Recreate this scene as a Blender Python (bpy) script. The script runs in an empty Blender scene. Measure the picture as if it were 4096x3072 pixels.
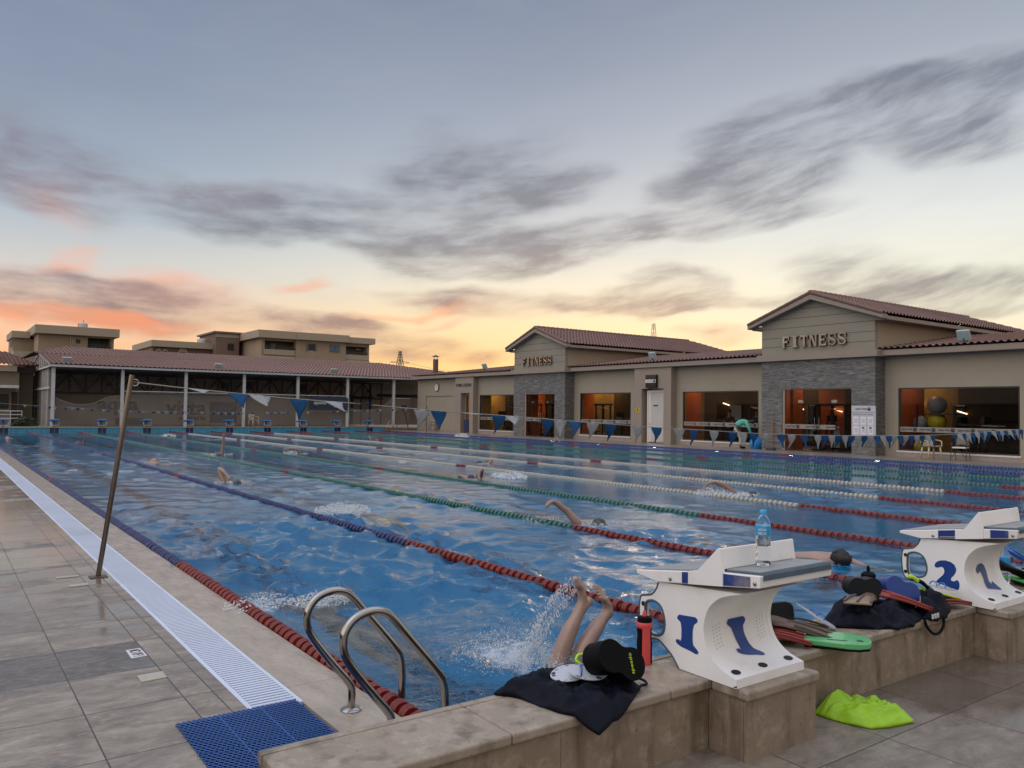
import bpy, bmesh, math, random
import numpy as np
from mathutils import Vector, Matrix, Euler
rad = math.radians
random.seed(7)
scene = bpy.context.scene
COL = scene.collection

# ------------------------------------------------------------------ camera
CAM = Vector((-2.0122, -3.4089, 1.5504))
def look(yaw, pitch, roll):
    f = Vector((math.sin(yaw)*math.cos(pitch), math.cos(yaw)*math.cos(pitch), math.sin(pitch)))
    r = Vector((math.cos(yaw), -math.sin(yaw), 0)); u = r.cross(f)
    r2 = r*math.cos(roll) + u*math.sin(roll); u2 = -r*math.sin(roll) + u*math.cos(roll)
    return Matrix(((r2.x, u2.x, -f.x), (r2.y, u2.y, -f.y), (r2.z, u2.z, -f.z))).to_4x4()
cd = bpy.data.cameras.new('camera'); cam = bpy.data.objects.new('camera', cd); COL.objects.link(cam)
cam.matrix_world = Matrix.Translation(CAM) @ look(.6234, .0339, .0128)
cd.sensor_width = 36; cd.lens = 3218.39/4096*36; cd.clip_start = .05; cd.clip_end = 4000
scene.camera = cam
scene.render.resolution_x, scene.render.resolution_y = 1024, 768
scene.view_settings.view_transform = 'Standard'; scene.view_settings.look = 'None'
scene.view_settings.exposure = 0.2; scene.view_settings.gamma = 1
scene.cycles.use_denoising = True
scene.cycles.max_bounces = 10; scene.cycles.transparent_max_bounces = 16; scene.cycles.transmission_bounces = 8
scene.cycles.sample_clamp_indirect = 6
scene.cycles.caustics_reflective = False

# ------------------------------------------------------------------ node helpers
def s2l(c):
    return tuple((x/12.92 if x <= .04045 else ((x+.055)/1.055)**2.4) for x in [v/255 for v in c])
class NT:
    def __init__(self, tree): self.t = tree; self.n = tree.nodes; self.l = tree.links
    def new(self, typ, **kw):
        n = self.n.new(typ)
        for k, v in kw.items():
            if k == 'ins':
                for kk, vv in v.items(): self.set(n.inputs[kk], vv)
            else: setattr(n, k, v)
        return n
    def set(self, sock, v):
        if isinstance(v, bpy.types.NodeSocket): self.l.new(v, sock)
        elif isinstance(v, (tuple, list)) and len(v) == 3 and sock.type == 'RGBA': sock.default_value = (*v, 1)
        else: sock.default_value = v
    def m(self, op, a, b=0.0, c=None, clamp=False):
        n = self.n.new('ShaderNodeMath'); n.operation = op; n.use_clamp = clamp
        self.set(n.inputs[0], a); self.set(n.inputs[1], b)
        if c is not None: self.set(n.inputs[2], c)
        return n.outputs[0]
    def mix(self, f, a, b, bt='MIX'):
        n = self.n.new('ShaderNodeMix'); n.data_type = 'RGBA'; n.blend_type = bt; n.clamp_factor = True
        self.set(n.inputs[0], f); self.set(n.inputs[6], a); self.set(n.inputs[7], b)
        return n.outputs[2]
    def ramp(self, f, stops, interp='LINEAR'):
        n = self.n.new('ShaderNodeValToRGB'); r = n.color_ramp; r.interpolation = interp
        while len(r.elements) < len(stops): r.elements.new(.5)
        for e, (p, c) in zip(r.elements, stops):
            e.position = p; e.color = (*c, 1) if len(c) == 3 else c
        self.set(n.inputs[0], f); return n.outputs[0]
    def smooth(self, x, a, b):
        n = self.n.new('ShaderNodeMapRange'); n.interpolation_type = 'SMOOTHSTEP'
        self.set(n.inputs[0], x); n.inputs[1].default_value = a; n.inputs[2].default_value = b
        return n.outputs[0]
    def noise(self, vec, scale, detail=4, rough=.55, dist=0.0, col=False):
        n = self.n.new('ShaderNodeTexNoise')
        self.set(n.inputs['Vector'], vec)
        n.inputs['Scale'].default_value = scale; n.inputs['Detail'].default_value = detail
        n.inputs['Roughness'].default_value = rough; n.inputs['Distortion'].default_value = dist
        return n.outputs['Color' if col else 'Fac']
    def mapping(self, vec, scale=(1,1,1), loc=(0,0,0), rot=(0,0,0), typ='POINT'):
        n = self.n.new('ShaderNodeMapping'); n.vector_type = typ
        self.set(n.inputs[0], vec); n.inputs['Location'].default_value = loc
        n.inputs['Rotation'].default_value = rot; n.inputs['Scale'].default_value = scale
        return n.outputs[0]
    def xyz(self, vec):
        n = self.n.new('ShaderNodeSeparateXYZ'); self.set(n.inputs[0], vec); return n.outputs
    def comb(self, x, y, z=0.0):
        n = self.n.new('ShaderNodeCombineXYZ')
        for i, v in enumerate((x, y, z)): self.set(n.inputs[i], v)
        return n.outputs[0]

# ------------------------------------------------------------------ sky (dusk, sun just down behind the buildings)
SUN_AZ, SUN_EL = rad(44), rad(2.0)
w = bpy.data.worlds.new('World'); scene.world = w; w.use_nodes = True
T = NT(w.node_tree); T.n.clear()
vec = T.new('ShaderNodeTexCoord').outputs['Generated']
x, y, z = T.xyz(T.new('ShaderNodeVectorMath', operation='NORMALIZE', ins={0: vec}).outputs[0])
el = T.m('MULTIPLY', T.m('ARCSINE', z), 180/math.pi)
az = T.m('MULTIPLY', T.m('ARCTAN2', x, y), 180/math.pi)
elf = T.m('DIVIDE', el, 90.0, clamp=True)
def ramp_deg(stops): return T.ramp(elf, [(e/90, s2l(c)) for e, c in stops])
rl = ramp_deg([(0,(250,172,126)),(3.5,(250,192,150)),(6,(240,202,174)),(9,(206,204,202)),(12,(178,190,200)),(16,(152,166,184)),(20,(136,149,171)),(27,(124,136,160)),(50,(122,128,142)),(90,(136,134,136))])
rr = ramp_deg([(0,(252,214,158)),(3.5,(250,231,186)),(7,(243,238,214)),(10,(237,237,222)),(13,(226,229,226)),(18,(194,200,208)),(23,(164,172,186)),(28,(143,152,169)),(50,(126,131,143)),(90,(136,134,136))])
rm = ramp_deg([(0,(255,196,128)),(3.5,(253,212,150)),(6,(248,222,178)),(9,(232,227,209)),(12,(204,209,212)),(16,(177,185,196)),(20,(158,168,185)),(27,(132,143,165)),(50,(124,129,142)),(90,(136,134,136))])
rb = ramp_deg([(0,(176,160,146)),(8,(182,170,158)),(25,(170,164,160)),(50,(144,144,150)),(90,(126,132,150))])
caz = T.m('COSINE', T.m('MULTIPLY', T.m('SUBTRACT', az, 38.0), math.pi/180))
back = T.smooth(caz, .62, -.1)
sky = T.mix(T.smooth(az, 4, 34), rl, rm)
sky = T.mix(T.smooth(az, 30, 64), sky, rr)
sky = T.mix(back, sky, rb)
# clouds: (kind, azimuth, elevation, half length, half width, tilt, weight), all in degrees of sky
CL = [('M',3.9,15.5,3.1,2.1,-62.2,0.34),('M',5.8,13.3,4.4,1.35,-5.7,0.62),('P',5.7,12.5,2.1,1.18,-16.0,0.45),('M',14.8,14.1,4.7,0.83,-0.8,0.60),('D',17.8,12.7,5.6,0.97,0.9,0.85),('D',26.9,12.2,6.7,1.44,-12.8,1.00),('D',29.5,16.6,3.3,1.85,22.6,0.45),('D',34.0,17.0,4.8,1.20,19.7,0.50),('D',37.0,15.2,4.3,1.06,16.1,0.90),('D',31.1,12.2,3.7,1.70,7.8,0.55),('D',38.7,11.7,6.3,1.10,11.1,1.00),('D',49.1,13.1,6.9,0.74,4.9,0.90),('D',36.1,10.3,2.6,0.78,14.3,0.60),('D',29.3,9.7,2.3,0.60,4.3,0.50),('D',51.9,15.5,5.2,1.27,6.7,0.75),('D',53.0,16.8,5.7,1.51,6.9,0.50),('D',56.9,19.2,6.0,1.41,7.2,1.00),('D',64.6,20.0,5.3,1.12,3.8,0.80),('D',65.2,17.8,4.4,1.42,-6.5,0.45),('D',65.9,16.3,3.6,0.89,-2.8,0.35),('D',41.9,7.9,4.3,0.55,-0.7,0.90),('D',47.2,8.7,2.8,1.03,-8.3,1.10),('D',47.5,7.9,2.1,0.64,18.6,0.90),('M',32.8,7.7,5.4,0.59,-2.1,0.70),('D',63.0,8.2,6.2,0.90,-0.9,0.90),('D',62.9,7.4,3.3,0.70,0.2,0.70),('D',58.9,9.9,3.5,0.62,2.7,0.40),('D',52.1,7.6,3.8,0.36,2.1,0.50),('D',65.6,6.3,3.3,0.37,3.4,0.50),('M',5.7,7.0,4.5,1.13,0.8,1.10),('M',11.1,6.4,5.5,1.25,-2.1,0.85),('O',6.0,5.8,4.2,0.45,1.2,1.10),('O',10.7,5.4,3.6,0.43,-0.6,0.80),('P',12.7,7.7,3.5,0.87,-6.6,0.75),('P',6.7,9.1,2.0,0.50,18.6,0.80),('P',20.9,8.4,2.0,0.38,14.3,0.60),('M',23.0,5.6,3.3,0.60,3.7,0.70),('M',26.7,4.5,5.2,0.95,-0.8,0.70),('M',20.0,5.9,3.1,0.50,-1.3,0.40),('O',28.9,6.9,4.1,0.25,7.2,0.50),('M',49.9,5.5,2.9,0.43,-2.6,0.50),('M',33.8,3.7,2.1,0.53,6.6,0.40),('D',37.7,23.4,9.5,2.06,12.7,0.14),('M',8.3,15.3,3.8,0.72,0.5,0.35),('P',30.5,6.4,2.5,0.26,10.7,0.50),
      ('D',-25,14,16,3,4,.7),('D',95,16,14,3.5,-4,.8),('M',-60,11,20,3,2,.7),('D',130,22,22,5,6,.6),('M',200,16,26,5,-5,.6)]
p0 = T.comb(az, el)
wn = T.noise(T.mapping(p0, (.15, .34, 1)), 1.0, 3, .5, col=True)
wv = T.new('ShaderNodeVectorMath', operation='MULTIPLY_ADD', ins={0: wn, 1: (5.0, 2.4, 0), 2: p0}).outputs[0]
wp = T.new('ShaderNodeVectorMath', operation='SUBTRACT', ins={0: wv, 1: (2.5, 1.2, 0)}).outputs[0]
acc = {'D': None, 'M': None, 'O': None, 'P': None}
for k, a0, e0, ha, hb, tilt, wt in CL:
    mp = T.mapping(wp, (ha*1.6, hb*1.85, 1), (a0, e0, 0), (0, 0, rad(tilt)), 'TEXTURE')
    g = T.new('ShaderNodeTexGradient', gradient_type='SPHERICAL', ins={0: mp}).outputs['Fac']
    acc[k] = T.m('MULTIPLY', g, wt*1.45) if acc[k] is None else T.m('MULTIPLY_ADD', g, wt*1.45, acc[k])
hp = T.new('ShaderNodeVectorMath', operation='MULTIPLY_ADD', ins={0: T.new('ShaderNodeVectorMath', operation='SUBTRACT', ins={0: wp, 1: p0}).outputs[0], 1: (.45, .45, 0), 2: p0}).outputs[0]
fx, fy, fz = T.xyz(hp)
fan = T.m('MULTIPLY', T.m('SUBTRACT', fx, 36.0), .003)
fp = T.comb(fx, T.m('SUBTRACT', fy, T.m('MULTIPLY', T.m('SUBTRACT', fx, 36.0), T.m('ADD', .12, fan))))
fib = T.noise(T.mapping(fp, (.15, .46, 1)), 1.0, 9, .56, 0)
fib2 = T.noise(T.mapping(fp, (.26, 1.35, 1)), 1.0, 8, .56, 0)
tex = T.smooth(T.m('ADD', T.m('MULTIPLY', fib, .68), T.m('MULTIPLY', fib2, .32)), .33, .68)
def dens(k, gain):
    return T.m('MULTIPLY', T.smooth(T.m('MULTIPLY', acc[k], gain), .0, 1.25), T.m('MULTIPLY_ADD', tex, .85, .24), clamp=True)
thin = T.m('MULTIPLY', T.smooth(T.m('MULTIPLY', fib, T.smooth(el, 1, 8)), .42, .85), .35)
sky = T.mix(T.m('MULTIPLY', thin, .45), sky, s2l((176, 176, 186)))
hz = T.smooth(el, 4, 16)
dcol = T.mix(hz, s2l((136, 128, 130)), s2l((106, 113, 130)))
mcol = T.mix(hz, s2l((150, 122, 122)), s2l((132, 128, 144)))
sky = T.mix(T.m('MULTIPLY', dens('D', 1.7), .80), sky, dcol)
sky = T.mix(T.m('MULTIPLY', dens('P', 1.6), .85), sky, s2l((240, 182, 160)))
sky = T.mix(T.m('MULTIPLY', dens('M', 1.7), .92), sky, mcol)
sky = T.mix(T.m('MULTIPLY', dens('O', 1.6), .75), sky, s2l((255, 158, 112)))
sky = T.mix(T.m('LESS_THAN', el, -.3), sky, s2l((120, 105, 95)))
nish = T.new('ShaderNodeTexSky', sky_type='NISHITA', sun_disc=False, sun_elevation=SUN_EL, sun_rotation=SUN_AZ)
left = T.smooth(T.m('COSINE', T.m('MULTIPLY', T.m('ADD', az, 80.0), math.pi/180)), .3, .95)
rear = T.smooth(T.m('COSINE', T.m('MULTIPLY', T.m('SUBTRACT', az, 190.0), math.pi/180)), .2, .9)
front = T.smooth(caz, -.6, .6)
low = T.smooth(el, -1, 9)
boost = T.m('ADD', T.m('ADD', .88, T.m('MULTIPLY', T.smooth(el, 29, 52), T.m('ADD', 1.9, T.m('MULTIPLY', front, 1.2)))), T.m('MULTIPLY', low, T.m('SUBTRACT', T.m('MULTIPLY', left, 2.1), T.m('MULTIPLY', rear, -.45))))
b1 = T.new('ShaderNodeBackground', ins={0: sky, 1: boost})
b2 = T.new('ShaderNodeBackground', ins={0: nish.outputs[0], 1: 0.012})
addsh = T.new('ShaderNodeAddShader', ins={0: b1.outputs[0], 1: b2.outputs[0]})
T.new('ShaderNodeOutputWorld', ins={0: addsh.outputs[0]})
w.cycles.sampling_method = 'MANUAL'; w.cycles.sample_map_resolution = 512

sl = bpy.data.lights.new('sun', 'SUN'); sl.energy = .35; sl.angle = rad(16); sl.color = (1, .72, .45)
so = bpy.data.objects.new('sun', sl); COL.objects.link(so); so.location = (20, 60, 30)
d = Vector((math.sin(SUN_AZ)*math.cos(SUN_EL), math.cos(SUN_AZ)*math.cos(SUN_EL), math.sin(SUN_EL)))
so.rotation_euler = d.to_track_quat('Z', 'Y').to_euler()

# ------------------------------------------------------------------ object helpers
def tag(o, label=None, cat=None, group=None, kind=None):
    if label: o['label'] = label
    if cat: o['category'] = cat
    if group: o['group'] = group
    if kind: o['kind'] = kind
    return o
def thing(name, label, cat, loc=(0,0,0), group=None):
    o = bpy.data.objects.new(name, None); COL.objects.link(o); o.location = loc; o.empty_display_size = .1
    return tag(o, label, cat, group)
def link(name, data, m, parent=None):
    o = bpy.data.objects.new(name, data); COL.objects.link(o)
    if m is not None:
        for mm in (m if isinstance(m, (list, tuple)) else [m]): data.materials.append(mm)
    if parent is not None:
        o.parent = parent
        pw = Matrix.Translation(parent.location) if parent.parent is None else Matrix.Translation((0,0,0))
        if parent.parent is None and parent.type == 'EMPTY': o.matrix_parent_inverse = pw.inverted()
    return o
def dup(root, loc, label=None, deep=True):
    r = root.copy(); COL.objects.link(r); r.location = loc
    if label: r['label'] = label
    for ch in list(root.children):
        c = ch.copy(); COL.objects.link(c); c.parent = r; c.matrix_parent_inverse = ch.matrix_parent_inverse.copy()
        for g in ch.children:
            e = g.copy(); COL.objects.link(e); e.parent = c; e.matrix_parent_inverse = g.matrix_parent_inverse.copy()
    return r
class MB:
    def __init__(self): self.v = []; self.f = []; self.mi = []
    def add(self, vs, fs, mi=0):
        b = len(self.v); self.v += [tuple(p) for p in vs]; self.f += [tuple(i+b for i in f) for f in fs]; self.mi += [mi]*len(fs); return self
    def box(self, a, b, mi=0, mat=None):
        (x0,y0,z0),(x1,y1,z1) = a, b
        vs = [Vector(p) for p in ((x0,y0,z0),(x1,y0,z0),(x1,y1,z0),(x0,y1,z0),(x0,y0,z1),(x1,y0,z1),(x1,y1,z1),(x0,y1,z1))]
        if mat is not None: vs = [mat @ p for p in vs]
        return self.add(vs, [(3,2,1,0),(4,5,6,7),(0,1,5,4),(1,2,6,5),(2,3,7,6),(3,0,4,7)], mi)
    def bar(self, p, q, wd, ht=None, mi=0, up=(0,0,1)):
        p, q = Vector(p), Vector(q); d = (q-p); L = d.length; d.normalize()
        u = Vector(up)
        if abs(d.dot(u)) > .98: u = Vector((0,1,0))
        s = d.cross(u).normalized(); u = s.cross(d); ht = ht or wd
        M = Matrix((s, d, u)).transposed().to_4x4(); M.translation = p
        return self.box((-wd/2,0,-ht/2),(wd/2,L,ht/2), mi, M)
    def tube(self, pts, r, n=10, closed=False, cap=True, mi=0):
        pts = [Vector(p) for p in pts]; N = len(pts)
        rs = r if isinstance(r, (list, tuple)) else [r]*N
        vs = []; fs = []; prev = None
        for i, p in enumerate(pts):
            if closed: t = pts[(i+1)%N]-pts[i-1]
            else: t = pts[min(i+1,N-1)]-pts[max(i-1,0)]
            t.normalize()
            if prev is None:
                a = Vector((0,0,1)) if abs(t.z) < .9 else Vector((1,0,0)); s = t.cross(a).normalized()
            else:
                s = prev - t*prev.dot(t)
                s = s.normalized() if s.length > 1e-6 else t.orthogonal().normalized()
            prev = s; u = t.cross(s)
            for k in range(n):
                an = 2*math.pi*k/n; vs.append(p + (s*math.cos(an)+u*math.sin(an))*rs[i])
        for i in range(N if closed else N-1):
            j = (i+1)%N
            for k in range(n): fs.append((i*n+k, i*n+(k+1)%n, j*n+(k+1)%n, j*n+k))
        if cap and not closed: fs.append(tuple(range(n-1,-1,-1))); fs.append(tuple((N-1)*n+k for k in range(n)))
        return self.add(vs, fs, mi)
    def cyl(self, p, q, r, n=16, r2=None, mi=0): return self.tube([p, q], [r, r if r2 is None else r2], n, mi=mi)
    def lathe(self, prof, base, n=20, mi=0, axis='Z'):
        vs = []; fs = []; bx, by, bz = base
        for rr, h in prof:
            for k in range(n):
                an = 2*math.pi*k/n; c, s = rr*math.cos(an), rr*math.sin(an)
                vs.append({'Z': (bx+c, by+s, bz+h), 'Y': (bx+s, by+h, bz+c), 'X': (bx+h, by+c, bz+s)}[axis])
        for i in range(len(prof)-1):
            for k in range(n): fs.append((i*n+k, i*n+(k+1)%n, (i+1)*n+(k+1)%n, (i+1)*n+k))
        fs.append(tuple(range(n-1,-1,-1))); fs.append(tuple((len(prof)-1)*n+k for k in range(n)))
        return self.add(vs, fs, mi)
    def ball(self, c, r, n=16, m=10, mi=0, mat=None):
        rx, ry, rz = r if isinstance(r, (tuple, list)) else (r, r, r)
        c = Vector(c); vs = []; fs = []
        for i in range(m+1):
            th = math.pi*i/m
            for k in range(n):
                ph = 2*math.pi*k/n; p = Vector((rx*math.sin(th)*math.cos(ph), ry*math.sin(th)*math.sin(ph), rz*math.cos(th)))
                if mat is not None: p = mat @ p
                vs.append(c+p)
        for i in range(m):
            for k in range(n): fs.append((i*n+k, (i+1)*n+k, (i+1)*n+(k+1)%n, i*n+(k+1)%n))
        return self.add(vs, fs, mi)
    def prism(self, poly, fn, t0, t1, mi=0):
        # poly: 2D points (may be concave), fn(u, v, t) -> 3D
        from mathutils.geometry import tessellate_polygon
        tri = tessellate_polygon([[Vector((a, b, 0)) for a, b in poly]])
        n = len(poly); vs = [fn(a, b, t0) for a, b in poly]+[fn(a, b, t1) for a, b in poly]
        fs = [tuple(t) for t in tri]+[tuple(i+n for i in reversed(t)) for t in tri]
        fs += [(i, (i+1)%n, (i+1)%n+n, i+n) for i in range(n)]
        return self.add(vs, fs, mi)
    def prism_hole(self, poly, hole, fn, t0, t1, mi=0):
        from mathutils.geometry import tessellate_polygon
        tri = tessellate_polygon([[Vector((a, b, 0)) for a, b in poly], [Vector((a, b, 0)) for a, b in hole]])
        al = list(poly)+list(hole); n = len(al); n1 = len(poly); n2 = len(hole)
        vs = [fn(a, b, t0) for a, b in al]+[fn(a, b, t1) for a, b in al]
        fs = [tuple(t) for t in tri]+[tuple(i+n for i in reversed(t)) for t in tri]
        fs += [(i, (i+1)%n1, (i+1)%n1+n, i+n) for i in range(n1)]
        fs += [(n1+i, n1+(i+1)%n2, n1+(i+1)%n2+n, n1+i+n) for i in range(n2)]
        return self.add(vs, fs, mi)
    def grid(self, nu, nv, fn, mi=0):
        vs = [fn(i/(nu-1), j/(nv-1)) for i in range(nu) for j in range(nv)]
        return self.add(vs, [(i*nv+j, (i+1)*nv+j, (i+1)*nv+j+1, i*nv+j+1) for i in range(nu-1) for j in range(nv-1)], mi)
    def decal(self, poly, fn, nv=36, mi=0):
        # fills a 2D outline in [0,1]^2 with strips, mapped to a surface by fn(u, v)
        ys = [p[1] for p in poly]; a, b = min(ys), max(ys); n = len(poly)
        def cuts(v):
            xs = []
            for i in range(n):
                (x0, y0), (x1, y1) = poly[i], poly[(i+1)%n]
                if (y0 <= v) != (y1 <= v): xs.append(x0+(v-y0)/(y1-y0)*(x1-x0))
            return sorted(xs)
        e = (b-a)*1e-4
        for i in range(nv):
            v0 = a+(b-a)*i/nv; v1 = a+(b-a)*(i+1)/nv
            c0, c1 = cuts(v0+e), cuts(v1-e)
            if len(c0) != len(c1):
                cm = cuts((v0+v1)/2); c0 = c1 = cm
            for k in range(0, len(c0)-1, 2):
                self.add([fn(c0[k], v0), fn(c0[k+1], v0), fn(c1[k+1], v1), fn(c1[k], v1)], [(0,1,2,3)], mi)
        return self
    def build(self, name, m, parent=None, smooth=False, bevel=0, seg=2, recalc=True):
        me = bpy.data.meshes.new(name); me.from_pydata(self.v, [], self.f)
        if any(self.mi): me.polygons.foreach_set('material_index', self.mi)
        o = link(name, me, m, parent)
        if recalc:
            bm = bmesh.new(); bm.from_mesh(me); bmesh.ops.recalc_face_normals(bm, faces=bm.faces); bm.to_mesh(me); bm.free()
        if smooth:
            me.polygons.foreach_set('use_smooth', [True]*len(me.polygons))
            if smooth != 'all': me.set_sharp_from_angle(angle=rad(40))
        if bevel:
            b = o.modifiers.new('edge', 'BEVEL'); b.width = bevel; b.segments = seg; b.limit_method = 'ANGLE'; b.angle_limit = rad(35)
        me.update(); return o
def text(name, body, fit, loc, rot, m, parent=None, ext=.002, bold=0):
    c = bpy.data.curves.new(name, 'FONT'); c.body = body; c.align_x = 'CENTER'; c.align_y = 'CENTER'; c.extrude = ext; c.offset = bold; c.resolution_u = 3
    t = bpy.data.objects.new(name, c); COL.objects.link(t); bpy.context.view_layer.update()
    me = bpy.data.meshes.new_from_object(t.evaluated_get(bpy.context.evaluated_depsgraph_get()))
    bpy.data.objects.remove(t); bpy.data.curves.remove(c)
    a = np.array([v.co[:] for v in me.vertices]); lo, hi = a.min(0), a.max(0); k = fit[0]/(hi[0]-lo[0]); ky = fit[1]/(hi[1]-lo[1]) if fit[1] else k
    M = Matrix.Translation(loc) @ Euler(rot).to_matrix().to_4x4() @ Matrix.Diagonal((k, ky, 1, 1)) @ Matrix.Translation((-(lo[0]+hi[0])/2, -(lo[1]+hi[1])/2, 0))
    me.transform(M); me.name = name
    return link(name, me, m, parent)
WEST = (rad(90), 0, rad(-90))     # lettering that faces the pool from the long building
SOUTH = (rad(90), 0, 0)           # lettering that faces down the pool

# ------------------------------------------------------------------ materials
MATS = {}
def mat(name, col, rough=.5, metal=0.0, var=.12, scale=6.0, bump=0.0, bscale=60.0, stretch=(1,1,1), spec=.5, coat=0.0, dirt=None):
    if name in MATS: return MATS[name]
    m = bpy.data.materials.new(name); m.use_nodes = True; T = NT(m.node_tree); b = T.n['Principled BSDF']
    co = T.mapping(T.new('ShaderNodeTexCoord').outputs['Object'], stretch)
    n = T.noise(co, scale, 5, .6)
    c = T.mix(n, tuple(min(1, v*(1-var*2)) for v in col), tuple(min(1, v*(1+var*2)) for v in col))
    if dirt: c = T.mix(T.m('MULTIPLY', T.smooth(T.noise(co, scale*.45, 6, .65), .5, .75), dirt[1]), c, dirt[0])
    T.set(b.inputs['Base Color'], c)
    T.set(b.inputs['Roughness'], T.m('ADD', T.m('MULTIPLY', T.noise(co, scale*1.7, 3), .25*rough), rough*.875))
    b.inputs['Metallic'].default_value = metal; b.inputs['Specular IOR Level'].default_value = spec
    b.inputs['Coat Weight'].default_value = coat; b.inputs['Coat Roughness'].default_value = .1
    if bump:
        bp = T.new('ShaderNodeBump', ins={'Strength': .6, 'Distance': bump, 'Height': T.noise(co, bscale, 4, .6)})
        T.set(b.inputs['Normal'], bp.outputs[0])
    MATS[name] = m; return m
def emit(name, col, s):
    m = bpy.data.materials.new(name); m.use_nodes = True; b = m.node_tree.nodes['Principled BSDF']
    b.inputs['Base Color'].default_value = (*col, 1); b.inputs['Emission Color'].default_value = (*col, 1); b.inputs['Emission Strength'].default_value = s
    return m
# ------------------------------------------------------------------ setting: ground, decks, pool, water
PX0, PX1, PY0, PY1 = -.06, 24.86, -.53, 50.0
def quad_ring(mb, o, i, z):
    (a,b,c,d),(e,f,g,h) = o, i
    mb.add([(a,c,z),(b,c,z),(b,g,z),(a,g,z)],[(0,1,2,3)]); mb.add([(a,h,z),(b,h,z),(b,d,z),(a,d,z)],[(0,1,2,3)])
    mb.add([(a,g,z),(e,g,z),(e,h,z),(a,h,z)],[(0,1,2,3)]); mb.add([(f,g,z),(b,g,z),(b,h,z),(f,h,z)],[(0,1,2,3)])
g = MB(); quad_ring(g, (-1500,1500,-1500,1500), (PX0-.2,PX1+.2,PY0-.1,PY1+.1), -.03)
tag(g.build('ground', mat('sandy_ground', (.2,.16,.12), .9, var=.2, scale=.3, bump=.02, bscale=3)), kind='structure')

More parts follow.
